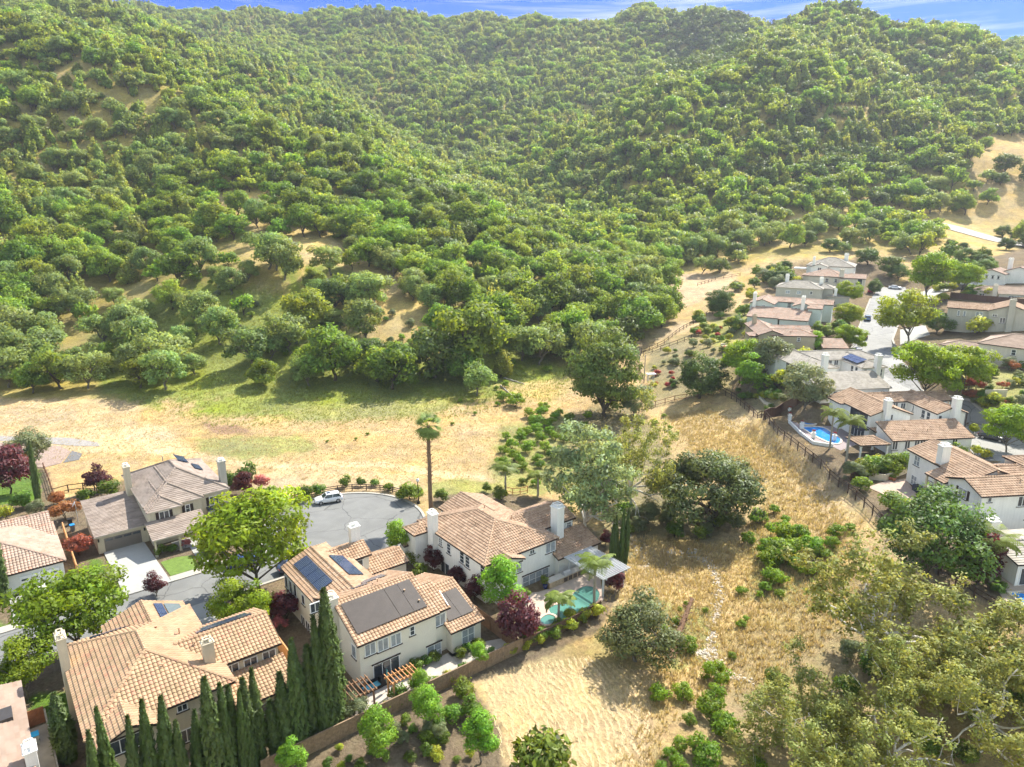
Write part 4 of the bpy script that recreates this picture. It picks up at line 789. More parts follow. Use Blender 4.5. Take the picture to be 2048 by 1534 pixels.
    def chimney(s, a, c, w, d, z0, z1, m=None, cap=None):
        w *= .84; d *= .86
        m = m or s.wall; b = MB().box(a-w/2, a+w/2, c-d/2, c+d/2, z0, z1).box(a-w/2-.1, a+w/2+.1, c-d/2-.1, c+d/2+.1, z1+.002, z1+.14)
        o = b.build('chimney', m, s.o); k = MB(); zc = z1+.143
        V = [(a-w/2+.02, c-d/2+.02, zc), (a+w/2-.02, c-d/2+.02, zc), (a+w/2-.02, c+d/2-.02, zc), (a-w/2+.02, c+d/2-.02, zc), (a-w/2+.16, c-d/2+.16, zc+.35), (a+w/2-.16, c-d/2+.16, zc+.35), (a+w/2-.16, c+d/2-.16, zc+.35), (a-w/2+.16, c+d/2-.16, zc+.35)]
        for i in range(4):
            j = (i+1) % 4; k.bar(V[i], V[4+i], .09, .09)
            k.bar(V[4+i], V[4+j], .12, .10)
        k.box(a-.14, a+.14, c-.14, c+.14, zc, zc+.25)
        k.build('chimney_cap', cap or m, o); return o
    def pv(s, face, ez, e0, sl, a0, a1, c0, c1, na, nc, m=None, name='solar_panel', lift=.12, gap=.03):
        """panels on a slope; face c: rises to +c from e0; C: to -c; a / A likewise"""
        k = 1 if face in 'cC' else 0; sg = 1 if face in 'ca' else -1; zf = lambda a, c: ez+sl*sg*((c if k else a)-e0)+lift+.09
        for i in range(na):
            for j in range(nc):
                x0 = a0+(a1-a0)*i/na+gap; x1 = a0+(a1-a0)*(i+1)/na-gap; y0 = c0+(c1-c0)*j/nc+gap; y1 = c0+(c1-c0)*(j+1)/nc-gap
                b = MB(); Q = [(x0, y0), (x1, y0), (x1, y1), (x0, y1)]; T = [(x, y, zf(x, y)) for x, y in Q]; D = [(x, y, zf(x, y)-.05) for x, y in Q]
                b.add(T+D, [(0, 1, 2, 3), (7, 6, 5, 4), (0, 4, 5, 1), (1, 5, 6, 2), (2, 6, 7, 3), (3, 7, 4, 0)])
                for z_ in range(4): x, y = Q[z_]; b.box(x*.9+(x0+x1)*.05-.03, x*.9+(x0+x1)*.05+.03, y*.9+(y0+y1)*.05-.03, y*.9+(y0+y1)*.05+.03, zf(x, y)-lift-.1, zf(x, y)-.07)
                b.build(name, m or PVM, s.o)
    def vent(s, a, c, z, m=None, h=.35): MB().lathe([(.07, -.3), (.07, h), (.12, h+.01), (.12, h+.08)], 8, (a, c, z)).build('vent_pipe', m or s.roof.data.materials[0], s.o)
def pvmat(name, base, line, frame, sx, sy):
    m = bpy.data.materials.new(name); t, b = nodes_of(m); Nn = t.nodes.new; Ll = t.links.new
    tcn = Nn('ShaderNodeTexCoord'); br = Nn('ShaderNodeTexBrick'); br.offset = 0; br.inputs['Scale'].default_value = 1; br.inputs['Mortar Size'].default_value = 0.012
    br.inputs['Brick Width'].default_value = sx; br.inputs['Row Height'].default_value = sy; br.inputs['Color1'].default_value = base+(1,); br.inputs['Color2'].default_value = base+(1,); br.inputs['Mortar'].default_value = line+(1,)
    Ll(tcn.outputs['Object'], br.inputs['Vector']); Ll(br.outputs['Color'], b.inputs['Base Color']); b.inputs['Roughness'].default_value = 0.12; b.inputs['Specular IOR Level'].default_value = 0.7
    MATS[name] = m; return m
PVM = pvmat('solar_cells', (0.025, 0.04, 0.09), (0.16, 0.20, 0.28), None, 0.165, 9.0)
MATM = mat('black_pool_heating_mat', (0.055, 0.045, 0.04), 0.6, var=0.18, scale=1.2)
# ---------------------------------------------------------------- the near houses (axes: a runs to the right and away, c to the left and away)
def fr(a, c): U = np.array([math.sin(R(52)), math.cos(R(52))]); W = np.array([-U[1], U[0]]); return U*a+W*c
def near(name, label, a, c, wings, tile, wall, **k):
    H_ = House(name, label, fr(a, c), 52, 0, wings, tile, wall, **k); return H_
z4 = lambda x, y: (500+x/3.413, 1150+y/3.413)
z7 = lambda x, y: (820+x/4.876, 970+y/4.876)
z8 = lambda x, y: (540+x/6.817, 1040+y/6.817)
a2 = lambda x, y: (x/3.103, 1150+y/3.103)
a1 = lambda x, y: (x/3.103, 860+y/3.103)
# house A, front left: wings are given relative to a=0, c=60
HA = near('tile_roofed_house', 'large cream house with tan barrel tile roof behind the row of cypresses', 0, 60, [
 (2.4, 14.9, 1.5, 17.8, 5.4, 'c', 'hh', .42), (6.4, 14.5, 9.5, 19.2, 5.37, 'c', 'gg', .40), (9.0, 20.5, 4.6, 12.7, 5.38, 'a', 'gg', .40),
 (3.1, 8.1, -.2, 8, 5.33, 'c', 'gg', .42), (14.2, 20.6, .8, 4.9, 2.8, 's', '', .30)], T_A, CREAM)
HA.chimney(2.5, 13.6, .9, 1.8, -1, 8.9); HA.chimney(13.6, 5.2, 1.2, .9, 5, 8.1)
for q in ((463.9, 1338.5), (501.4, 1325.2), (538.2, 1310.3)): HA.win('c', 4.95, *q, w=1.25, h=1.0, n=2, glass=GLASS, sill=False)
HA.win('c', 1.85, 364.5, 1415, w=.8, h=.6)
HA.win('c', .15, 251, 1488, w=2.4, h=1.3, n=3, lintel=True); HA.win('c', 1.85, pos=(10.2, 1.6), w=1.4, h=1.3); HA.win('c', 1.85, pos=(12.6, 1.6), w=1.4, h=1.3); HA.win('c', 1.15, pos=(17.5, 1.4), w=1.6, h=1.2)
HA.pv('C', 5.4, 17.8, .42, 5.0, 10.2, 16.0, 17.0, 5, 1, lift=.12); HA.pv('A', 5.37, 14.5, .40, 11.4, 12.3, 13.2, 18.2, 1, 4); HA.pv('A', 5.37, 14.5, .40, 12.4, 14.0, 14.4, 18.2, 1, 1, mat('pale_solar_panel', (.14, .17, .18), .15, spec=.7)); HA.pv('A', 5.37, 14.5, .40, 11.6, 13.2, 11.6, 13.1, 2, 1)
HA.pv('C', 5.38, 12.7, .40, 13.6, 19.2, 9.4, 10.3, 4, 1); HA.pv('C', 5.38, 12.7, .40, 14.3, 19.0, 10.4, 11.3, 4, 1)
for a_, c_, z_ in ((9.4, 10.9, 7.4), (10.5, 12.2, 7.1), (7.0, 7.2, 7.3), (9.6, 5.5, 7), (13, 7.8, 6.6), (12.3, 10.8, 6.9)): HA.vent(a_, c_, z_)
# house B, middle
HB = near('tile_roofed_house', 'cream house with black pool heating mats and blue solar panels on its tan tile roof', 26, 58, [
 (0.3, 10.2, 1.2, 12.8, 5.4, 'a', 'gg', .40), (8.8, 11.8, 1.5, 9.5, 5.3, 'a', 'gg', .36), (11, 15.6, .3, 13.3, 2.9, 'a', 'gg', .36),
 (0, 8, 7, 21.7, 5.38, 'c', 'gg', .38), (2.3, 7.2, 17, 24.6, 5.2, 'c', 'gh', .40), (3.5, 10.5, 17.8, 22.4, 5.36, 'a', 'gg', .45), (9.5, 15.5, 17.2, 22.3, 2.9, 'a', 'gg', .42)], T_B, mat('warm_cream_stucco', (.72, .67, .56), .95, var=.05, scale=.8, bump=.25, bscale=60))
HB.chimney(.35, 7.0, 1.0, 1.5, -1, 8.3); HB.chimney(9.5, 20.6, 1.5, .9, 5, 8.4, WHITE)
for x, y in ((820, 505), (908, 475), (995, 440)): HB.win('c', 1.55, *z4(x, y), w=1.15, h=1.3, glass=BLIND)
HB.win('c', 1.55, *z4(1107, 380), w=.5, h=1.0, n=1, arms=1); HB.win('c', 1.85, *z4(1297, 305), w=1.3, h=1.3, glass=BLIND); HB.win('c', 1.55, *z4(1258, 520), w=1.7, h=1.7, arms=1, lintel=True, glass=BLIND)
HB.win('c', .65, *z4(1488, 410), w=1.6, h=1.7, arms=1, lintel=True, glass=BLIND); HB.win('c', 1.55, pos=(3.6, 1.1), w=3.0, h=2.1, n=3, lintel=True, sill=False, name='patio_door')
HB.win('a', .65, *z4(710, 520), w=.9, h=1.4, n=1, glass=BLIND)
for x, y, h in ((285, 910, 1.6), (345, 960, 1.6), (455, 1085, 1.2), (225, 840, 1.6)): HB.win('a', .35, *z8(x, y), w=.8, h=h, n=1)
for x, y in ((455, 1390), (520, 1470)): HB.win('a', .35, *z8(x, y), w=1.1, h=1.6, n=2, frame=FRAME)
HB.win('c', 7.35, *z8(615, 1190), w=1.0, h=1.0, n=2); HB.win('c', 18.15, *z8(1225, 620), w=.8, h=1.5, n=1, arms=1, lintel=True, pos=None)
HB.pv('c', 5.4, 1.2, .40, .9, 6.0, 2.3, 6.2, 1, 1, MATM, 'pool_heating_mat', .14, .02); HB.pv('c', 5.4, 1.2, .40, 6.0, 9.3, 2.3, 6.2, 2, 1, MATM, 'pool_heating_mat', .15, .02)
HB.pv('c', 2.9, .3, .36, 11.6, 15.0, 1.6, 5.2, 2, 1, MATM, 'pool_heating_mat', .14, .02)
HB.pv('a', 5.38, 0, .38, 1.1, 2.9, 12.6, 20.3, 1, 4, lift=.16); HB.pv('A', 5.38, 8, .38, 5.0, 6.9, 12.8, 18.6, 1, 3, lift=.16)
HB.pv('C', 5.4, 12.8, .40, 5.4, 8.4, 9.8, 11.4, 1, 1, mat('dull_solar_panel', (.16, .15, .16), .25, spec=.6)); HB.pv('C', 5.4, 12.8, .40, 3.6, 5.6, 9.0, 9.8, 1, 1, MATS['dull_solar_panel']); HB.pv('C', 2.9, 13.3, .36, 11.6, 13.2, 9.2, 11.6, 1, 1, MATS['pale_solar_panel'])
for a_, c_, z_ in ((5.6, 7.9, 7.3), (8.0, 5.0, 6.9), (8.8, 3.2, 6.2), (6.4, 8.3, 7.3), (13, 8, 4.7)): HB.vent(a_, c_, z_)
MB().tube([(11.6, 1.7, 5.55), (11.9, 4.0, 6.2)], .05, 6).build('roof_pipe', METAL, HB.o)
# house C, beside the pool
HC = near('tile_roofed_house', 'white two storey house with brown tile roof beside the kidney shaped pool', 46, 64, [
 (-.1, 12.3, .3, 16.5, 5.4, 'c', 'hh', .36), (4.6, 12.5, 10, 18.4, 5.37, 'c', 'gg', .36), (8.6, 18.3, 3.5, 10.3, 5.38, 'a', 'gg', .40),
 (.9, 5.6, -.8, 6, 5.1, 'c', 'gg', .36), (11.4, 19.4, -.6, 3.4, 2.8, 's', '', .36), (-2.4, 1.5, 13.4, 16.6, 5.0, 'c', 'hh', .36), (-2.8, .4, 15.6, 17.2, 2.6, 's', '', .3)], T_C, WHITE)
HC.chimney(.0, 12.4, 1.1, 1.5, -1, 8.0); HC.chimney(14.2, 2.9, 1.5, 1.6, -1, 8.4)
for x, y, w_, h_, n_ in ((300, 555, .7, 1.0, 2), (380, 620, .8, 1.4, 1), (508, 705, .9, 1.5, 1), (562, 750, .9, 1.5, 1), (710, 840, .9, 1.5, 1)): HC.win('a', .25, *z7(x, y), w=w_, h=h_, n=n_, arms=2, lintel=False)
HC.win('a', .25, *z7(345, 820), w=2.0, h=2.0, n=2, sill=False, name='patio_door')
HC.win('c', -.45, *z7(985, 835), w=3.4, h=1.25, n=4, arms=1, lintel=True, glass=BLIND); HC.win('a', 1.25, *z7(828, 875), w=1.0, h=1.4, n=1, arms=2)
HC.win('c', .65, *z7(1190, 650), w=.7, h=.5); HC.win('c', .65, *z7(1370, 605), w=1.6, h=1.35, glass=BLIND); HC.win('c', .65, *z7(1225, 905), w=4.4, h=1.7, n=4, arms=1, lintel=True, glass=BLIND); HC.win('c', 3.85, *z7(1548, 395), w=.7, h=1.0, arms=2)
for a_, c_, z_ in ((6.3, 9.3, 7.4), (7.7, 11, 7.2), (9, 6.5, 7), (4, 8, 6.9), (8, 3, 6.4), (10.9, 7.6, 6.4)): HC.vent(a_, c_, z_)
MB().bar((17.4, -.28, 2.1), (17.4, -.45, 2.1), .3, .18).build('wall_lamp', BLACKM, HC.o)
# house D, grey-brown roof, upper left
HD = near('tile_roofed_house', 'cream house with grey flat tile hip roof, black shutters and driveway', 16, 106, [
 (.4, 12.7, 2.5, 18.5, 5.4, 'c', 'hh', .50), (.4, 8.6, 1.5, 14, 5.37, 'c', 'hg', .50), (.4, 5.3, .5, 10, 5.34, 'c', 'hg', .50),
 (-6.3, 1.0, 2.6, 13.6, 2.8, 's', '', .16), (0, 7.8, -3.4, .9, 2.7, 's', '', .28, dict(posts=[(.4, -3.0), (3.6, -3.0), (7.4, -3.0)], pmat=CREAM))], T_D, CREAM, trim=TRIML, style='flat')
HD.chimney(.3, 12.4, 1.0, 1.4, -1, 8.9, CREAM, FRAME); HD.chimney(12.6, 5.4, 1.2, 1.2, -1, 9.0, GREY, FRAME)
HD.win('c', .85, *a1(1020, 530), w=1.25, h=1.3, shut=True); HD.win('c', 1.85, *a1(1165, 487), w=.55, h=1.2, n=1, arms=1, shut=True); HD.win('c', 2.85, *a1(1328, 435), w=1.25, h=1.3, shut=True)
HD.win('c', .85, pos=(2.6, 1.4), w=2.1, h=1.2, n=3); HD.win('c', 2.85, pos=(10.6, 1.3), w=2.2, h=1.5, n=3)
HD.win('c', 1.85, pos=(6.9, 1.1), w=1.0, h=2.1, n=1, sill=False, name='front_door', glass=mat('orange_wood_door', (.45, .2, .05), .4), frame=TRIM)
sb = MB(); sb.add([(9, 1.4, 2.5), (12.4, 1.4, 2.5), (12.4, 2.8, 3.1), (9, 2.8, 3.1), (9, 1.4, 2.42), (12.4, 1.4, 2.42), (12.4, 2.8, 3.02), (9, 2.8, 3.02)], [(0, 1, 2, 3), (7, 6, 5, 4), (0, 4, 5, 1), (1, 5, 6, 2), (2, 6, 7, 3), (3, 7, 4, 0)]); sb.build('bay_awning', mat('dark_slate_awning', (.05, .055, .06), .6), HD.o)
gd = MB().box(-5.1, -.3, 2.88, 2.93, -.1, 2.15)
for k in range(1, 4): gd.box(-5.1, -.3, 2.86, 2.878, .54*k-.02, .54*k+.02)
gdo = gd.build('garage_door', mat('taupe_garage_door', (.19, .165, .14), .6, var=.05), HD.o)
for k in range(4): MB().box(-4.95+1.2*k, -4.0+1.2*k, 2.855, 2.875, 1.72, 2.0).build('door_window', GLASS, gdo)
HD.pv('A', 5.4, 12.7, .5, 8.0, 9.6, 13.2, 16.6, 1, 4, lift=.14); HD.pv('A', 5.4, 12.7, .5, 9.8, 11.0, 10.2, 13.0, 1, 2, lift=.14)
HD.box('chimney_shoulder', 12.1, 12.7, 4.9, 6.1, 0, .1, CONC)
for a_, c_, z_ in ((6, 14.5, 8.2), (2.6, 7.5, 6.7), (10, 5.5, 6.6)): HD.vent(a_, c_, z_)
for u_ in (-5.8, .2): MB().box(u_-.1, u_+.1, 2.72, 2.93, 1.9, 2.3).build('wall_lantern', BLACKM, HD.o)
# house E, at the left edge, pink tiles
HE = near('tile_roofed_house', 'white single storey house with pinkish barrel tile roof by the left edge of the photo', -8, 103, [
 (-6, 13.7, .3, 14.5, 3.0, 'c', 'hh', .42), (-8, 13.4, 8.5, 19, 2.95, 'a', 'gg', .42)], T_E, WHITE)
HE.win('c', .65, pos=(6.5, 1.2), w=1.2, h=1.2)
gd = MB().box(8.4, 12.8, .5, .62, -.1, 2.2); gdo = gd.build('garage_door', FRAME, HE.o)
for k in range(4): MB().box(8.6+1.1*k, 9.3+1.1*k, .47, .5, 1.6, 1.85).build('door_window', GLASS, gdo)
# house F, brown roof cut by the lower left corner
p0 = at_z(0, 1360, 5.4)[:2]; F0 = (p0@np.array([math.sin(R(52)), math.cos(R(52))]), p0@np.array([-math.cos(R(52)), math.sin(R(52))]))
HF = near('flat_tiled_house', 'house with plain brown flat tile roof cut off by the lower left corner', -12, 50, [(-6, 10.9, -12, 24.8, 5.0, 'c', 'gg', .16)], T_F, mat('pale_yellow_stucco', (.62, .56, .42), .9, var=.05), style='flat')
HF.chimney(10.7, 12.2, 1.0, 1.6, -1, 6.3, WHITE); HF.box('roof_skylight', 8.7, 9.9, 18.6, 20.4, 5.1, 5.55, mat('dark_skylight', (.06, .055, .05), .3)); HF.vent(8, 15, 5.4)
HF.win('a', 10.52, pos=(14, 1.5), w=1.2, h=1)
# ---------------------------------------------------------------- the hillside houses on the right
q1 = lambda x, y: (1660+x/5.278, 740+y/5.278)
q2 = lambda x, y: (1480+x/6.39, 500+y/6.39)
q3 = lambda x, y: (1540+x/7.304, 640+y/7.304)
q4 = lambda x, y: (1788+x/3.527, 490+y/3.526)
def oat(p, z): return tuple(at_z(*p, z)[:2])
HG = House('hillside_house', 'white house at the right edge with brown tile gable and roofed veranda', (62, 88), 83, 4.8, [
 (1.8, 24, .8, 7.9, 5.4, 'a', 'gg', .36), (4.0, 12.5, 6, 19.4, 5.38, 'c', 'gg', .36), (1.6, 4.2, 7.6, 11.8, 4.5, 'e', '', .34, dict(posts=[(1.9, 7.9), (1.9, 9.7), (1.9, 11.5)], pmat=CREAM)), (11, 17.5, 6, 12.5, 5.0, 'a', 'gh', .36)], T_C, WHITE, style='far')
HG.chimney(4.9, 12.6, 1.6, 1.3, 4, 8.3); HG.box('balcony', 2.0, 4.3, 7.9, 11.7, 2.35, 2.6, CREAM); HG.box('balcony_wall', 2.1, 4.3, 7.95, 8.1, -1.2, 2.3, WHITE)
rl = MB()
for k in range(13): rl.box(2.03, 2.07, 8.0+k*.3, 8.04+k*.3, 2.61, 3.45)
rl.box(2.02, 2.09, 8, 11.7, 3.45, 3.52); rl.build('balcony_rail', BLACKM, HG.o)
HG.win('a', 4.35, *q1(920, 960), w=1.2, h=1.5, arms=1, glass=BLIND); HG.win('a', 4.35, *q1(885, 1165), w=1.2, h=1.5, arms=1, glass=BLIND); HG.win('a', 4.35, pos=(9.7, 1.1), w=1.6, h=2.0, sill=False, name='patio_door')
HG.win('a', 4.35, pos=(9.8, 4.0), w=2.6, h=1.7, n=3, sill=False); HG.win('a', 2.15, *q1(1400, 1300), w=1.5, h=1.3, n=2, glass=BLIND, shut=True); HG.win('a', 2.15, pos=(5.2, 1.2), w=2.2, h=2.2, n=1, sill=False, name='painted_recess', glass=mat('deep_shade_recess', (.09, .08, .07), .9))  # dark framed pane on the gable paints the shade of a recess
HG.win('c', 1.15, *q1(1685, 1370), w=.5, h=.6, n=1); HG.win('c', 1.15, *q1(2030, 1385), w=1.3, h=1.4); HG.win('c', 1.15, pos=(5.0, 1.1), w=.6, h=1.4, n=1, arms=1); HG.win('c', 1.15, pos=(9.5, 1.8), w=.5, h=.5, n=1)
for a_, c_, z_ in ((8, 5.5, 6.5), (9.5, 3.2, 6.3), (16, 3.4, 6.4)): HG.vent(a_, c_, z_)
HH = House('hillside_house', 'white L shaped house with brown tile roofs and two tall chimneys above the blue pool', (66, 116), 83, 5.6, [
 (0, 15.6, .2, 5.6, 2.9, 's', '', .34), (-.2, 8.2, 6.9, 20.5, 5.4, 'c', 'gg', .36), (12.6, 18.9, 6.5, 18.5, 5.38, 'c', 'gg', .38), (4, 16, 14.8, 20.6, 5.36, 'a', 'gg', .38), (15, 22, 14.4, 20.4, 5.34, 'a', 'gg', .36), (-1.0, 3.5, 15.2, 19.6, 5.25, 'c', 'hh', .30), (.1, 8, 5.3, 8, 2.9, 's', '', .05, dict(nowall=1))], T_C, WHITE, style='far')
HH.chimney(2.7, 6.7, 1.2, 1.3, -1, 8.2); HH.chimney(16.0, 6.3, 1.4, 1.4, 2, 8.2)
HH.win('c', 7.25, *q1(640, 500), w=.8, h=1.0); HH.win('c', 6.85, *q1(1160, 520), w=.6, h=1.4, n=1, arms=1); HH.win('c', 6.85, *q1(1350, 515), w=.6, h=1.4, n=1, arms=1)
for x, y in ((985, 465), (1040, 490)): HH.win('a', 12.95, *q1(x, y), w=.9, h=1.5, n=1, arms=1)
HH.win('a', 12.95, *q1(880, 405), w=.3, h=1.2, n=1)
for x, y in ((690, 375), (770, 380)): HH.win('c', 15.15, *q1(x, y), w=.9, h=1.1)
for x, y in ((685, 800), (815, 795), (915, 790), (975, 785), (1315, 770)): HH.win('c', .55, *q1(x, y), w=.9, h=1.4, n=2)
HH.win('a', .15, pos=(10.8, 4.2), w=5.2, h=1.7, n=5, sill=False, frame=TRIM, name='balcony_window'); HH.box('balcony', -1.6, .1, 7.2, 14.6, 2.5, 2.75, mat('dark_balcony_floor', (.06, .055, .06), .7)); HH.win('a', .15, pos=(10.5, 1.1), w=4, h=2, n=4, sill=False, name='patio_door'); HH.win('a', .15, pos=(17.5, 4.0), w=.7, h=1.6, n=1, arms=1)
for a_, c_, z_ in ((4, 12, 6.6), (6, 16, 6.3), (15, 12, 6.6), (16.5, 9, 6.4), (4, 3, 3.8), (8, 2.5, 3.7), (11, 3.4, 4)): HH.vent(a_, c_, z_)
MB().bar((18.75, 6.7, 0), (18.75, 6.7, 5.3), .12, .12).build('downpipe', TRIM, HH.o)
PV_ = House('garden_pavilion', 'small open pavilion with hipped tile roof on white posts beside the blue pool', (66, 116), 83, 5.6, [(-6.2, -.7, -.2, 4.3, 2.5, 'a', 'hh', .38, dict(posts=[(-5.9, .1), (-1.0, .1), (-5.9, 4), (-1.0, 4)], pmat=WHITE))], T_C, WHITE, style='far', cat='pavilion')
HI = House('hillside_house', 'white house with pale grey tile roofs and a block of solar panels', (62, 146), 83, 8.3, [
 (0, 15.8, -6.6, .4, 2.9, 's', '', .28), (.2, 8.8, 1.6, 17, 5.4, 'c', 'hg', .34), (13.5, 19.4, .8, 12, 5.38, 'c', 'hg', .34), (4, 19, 9, 16.5, 5.36, 'a', 'gg', .34), (17, 23.6, 8.8, 16, 5.34, 'a', 'gh', .34), (-.6, 4, 12, 17.4, 5.2, 'c', 'hh', .30)], T_G, WHITE, style='fflat', trim=TRIML)
HI.chimney(5.0, 1.2, 1.3, 1.3, -1, 8.3); HI.chimney(16.9, .7, 1.3, 1.4, 2, 8.0)
HI.pv('a', 5.38, 13.5, .34, 13.8, 16.0, 3.2, 9.2, 2, 3, lift=.3)
for x, y in ((1390, 770), (1612, 765)): HI.win('c', 1.15, *q3(x, y), w=.7, h=1.5, n=1, arms=1)
for x, y in ((1200, 720), (1262, 740)): HI.win('a', 13.85, *q3(x, y), w=.9, h=1.6, n=1, arms=1, lintel=False)
for x, y in ((875, 612), (966, 620)): HI.win('c', 9.35, *q3(x, y), w=.9, h=1.2)
HI.win('c', 1.95, *q3(768, 740), w=.7, h=1.2, n=1); HI.win('a', .55, pos=(6, 4.1), w=5.5, h=1.8, n=4, sill=False, frame=TRIM, name='balcony_window'); HI.box('balcony', -1.4, .5, 2.5, 10, 2.4, 2.65, WHITE)
for x, y in ((790, 1115), (950, 1090)): HI.win('c', -6.25, *q3(x, y), w=.9, h=1.4, n=1, arms=1)
HI.win('c', -6.25, pos=(14, 1.9), w=.9, h=.5)
HJ = House('hillside_house', 'tan house with pink tile roofs and a detached looking garage wing', (62, 184), 96, 10, [
 (.9, 7.7, -7.7, 9, 5.4, 'c', 'gg', .36), (4, 15.2, -8, -1.5, 5.38, 'a', 'gh', .36), (2, 16.6, 1.0, 6.4, 5.0, 'a', 'gg', .36), (13, 17.6, -6.5, -2.6, 5, 'a', 'gh', .3), (16.2, 22.4, -10, -4.4, 2.9, 's', '', .26), (-1, 3, -6.5, -2, 4.9, 'a', 'hg', .3)], T_E, TAN, style='far')
HJ.chimney(2.6, 5, 1.2, 1.2, 4, 8.2, TAN, TAN); HJ.win('c', -7.35, *q2(515, 1150), w=1.4, h=1.7, glass=BLIND); HJ.win('c', -7.65, *q2(750, 1145), w=.7, h=.9, n=1, arms=1)
for a_, c_, z_ in ((9, -6.6, 6.1), (9.6, -5.8, 6.3), (5, 3, 6.4), (7, 4.5, 6)): HJ.vent(a_, c_, z_)
MINT = mat('pale_mint_stucco', (.56, .62, .57), .95, var=.05, scale=.8)
HK = House('hillside_house', 'pale mint house with white gable ends and low tile roofed front range', (72, 213), 118, 12, [
 (-.4, 9, -4.6, 4.8, 2.7, 's', '', .2), (8.8, 17, -5.2, 4.5, 2.65, 's', '', .2), (-1.4, 6.2, 4.5, 16.5, 5.4, 'c', 'gg', .36), (11.2, 17.4, 4.2, 13, 5.38, 'c', 'gg', .36), (15.5, 19.8, 2.6, 8, 5.2, 'a', 'gg', .34), (3, 22, 11.5, 17.5, 5.36, 'a', 'gg', .36)], T_E, MINT, style='far')
HK.chimney(.3, 4.2, 1.1, 1.2, -1, 8.4, WHITE); HK.chimney(14.2, 3.9, 1.2, 1.3, -1, 8.2, WHITE); HK.win('c', 4.85, pos=(3, 4.4), w=.8, h=1.2, glass=BLIND); HK.win('c', 4.55, pos=(12.3, 4.2), w=.6, h=1.2, n=1); HK.win('c', 4.55, pos=(16.3, 4.2), w=.6, h=1.2, n=1); HK.win('c', 11.85, *q2(628, 705), w=1.1, h=1.7, arms=1, n=1, lintel=True); HK.win('a', 11.55, pos=(9, 4.2), w=1, h=1.2)
HL = House('hillside_house', 'grey house with shallow hipped grey roof and small vents behind the mint house', (90, 240), 118, 14, [(-1.2, 13.9, 0, 11, 5.4, 'a', 'hh', .36), (10, 17, 4, 11, 5.3, 'a', 'hh', .36), (15, 22, 3, 8, 2.9, 'a', 'gh', .3)], T_G, GREY, style='fflat', trim=TRIML)
HL.chimney(1.5, 8, 1.3, 1.1, 5, 8.6, WHITE); HL.chimney(12.5, 7.5, 1.4, 1.2, 5, 8.2, WHITE); HL.chimney(17.5, 4, 1, 1, 2, 5, WHITE)
for u_, z_ in ((3, 3.9), (6.5, 3.9)): HL.win('c', .35, pos=(u_, z_), w=1.2, h=1.0, glass=BLIND)
HL.win('c', .35, pos=(10.3, 4), w=.7, h=.9, n=1)
HM = House('hillside_house', 'beige house with peach hipped tile roof and broad tapering chimney', (110, 262), 118, 15, [(-2, 10.8, 3, 14.5, 5.4, 'a', 'hh', .38), (9, 18, 1.6, 9, 5.3, 'a', 'hg', .34), (-4, 1, 5, 11, 5.2, 'a', 'hg', .3)], T_E, BEIGE, style='far')
HM.chimney(9.8, 2.6, 1.9, 1.2, -1, 8.0, BEIGE); HM.win('c', 3.35, pos=(5, 4), w=1, h=1.3, n=1, arms=1); HM.win('c', 3.35, pos=(8.0, 4), w=.9, h=1.2, n=1, arms=1); HM.win('c', 1.95, pos=(12, 4.0), w=1.3, h=1.4, glass=BLIND); HM.win('c', 1.95, pos=(16, 4.2), w=1.5, h=1.8, n=1)
HN = House('hillside_house', 'topmost grey roofed white house with a chimney at each end', (120, 285), 118, 17, [(-2.6, 15, -3, 12, 5.4, 'a', 'hh', .38), (-1, 6, -5, 4, 5.2, 'c', 'gg', .36)], T_G, WHITE, style='fflat')
HN.chimney(.2, -3.2, 1.1, 1.1, 3, 8.6); HN.chimney(11, 8, 1.8, 1.4, 5, 9.4); HN.win('c', -4.65, pos=(2.6, 4.3), w=1.2, h=1.2); HN.box('balcony', -7, -2.3, -3, 1, 3.9, 4.3, WHITE)
HO = House('hillside_house', 'cream house with brown hipped roof near the middle of the right edge', oat(q4(585, 690), 16.4), 136, 11, [(0, 18, 0, 12, 5.4, 'a', 'hh', .36), (-9, 2, 5, 12, 2.9, 'a', 'hg', .3)], T_F, BEIGE, style='fflat')
HO.chimney(11, 3, 1.5, 1.1, 4, 8.6, WHITE); HO.win('c', .35, pos=(7.3, 4.2), w=.8, h=1.2, n=1, arms=1); HO.box('garden_store', -3, 4, -2, .3, 0, 2.0, GREY)
HP = House('hillside_house', 'long pale grey house with orange tile roof and gabled chimney end', oat(q4(372, 440), 19.4), 122, 14, [(0, 11, 0, 7, 5.4, 'a', 'gg', .36), (9.5, 20, -.6, 11, 5.38, 'c', 'gg', .36)], T_C, GREY, style='far')
HP.chimney(14.8, -.5, 1.7, 1.3, -1, 8.6, GREY)
for u_, w_ in ((3.0, .5), (4.4, .5), (7.8, 1.5)): HP.win('c', .35, pos=(u_, 4), w=w_, h=1.4, n=1 if w_ < 1 else 2, glass=BLIND)
HP.win('c', -.25, pos=(11.3, 4.2), w=1.0, h=.6); HP.win('c', -.25, pos=(13.2, 3.0), w=1.2, h=1.4)
HQ = House('hillside_house', 'low beige house with pale brown roof behind the dark board fence', oat(q4(735, 342), 20), 119, 17, [(0, 18, 0, 10, 3, 'a', 'gh', .38), (-6, 2.5, 5, 12, 3, 'a', 'hh', .36)], T_F, BEIGE, style='fflat', trim=TRIML)
HQ.chimney(-.8, 1.2, 1.5, 1.2, -1, 5.3, BEIGE); HQ.win('c', .35, pos=(4.6, 1.9), w=3.6, h=.9, n=5); HQ.win('c', 5.35, pos=(-3.7, 1.2), w=1.3, h=1.8)
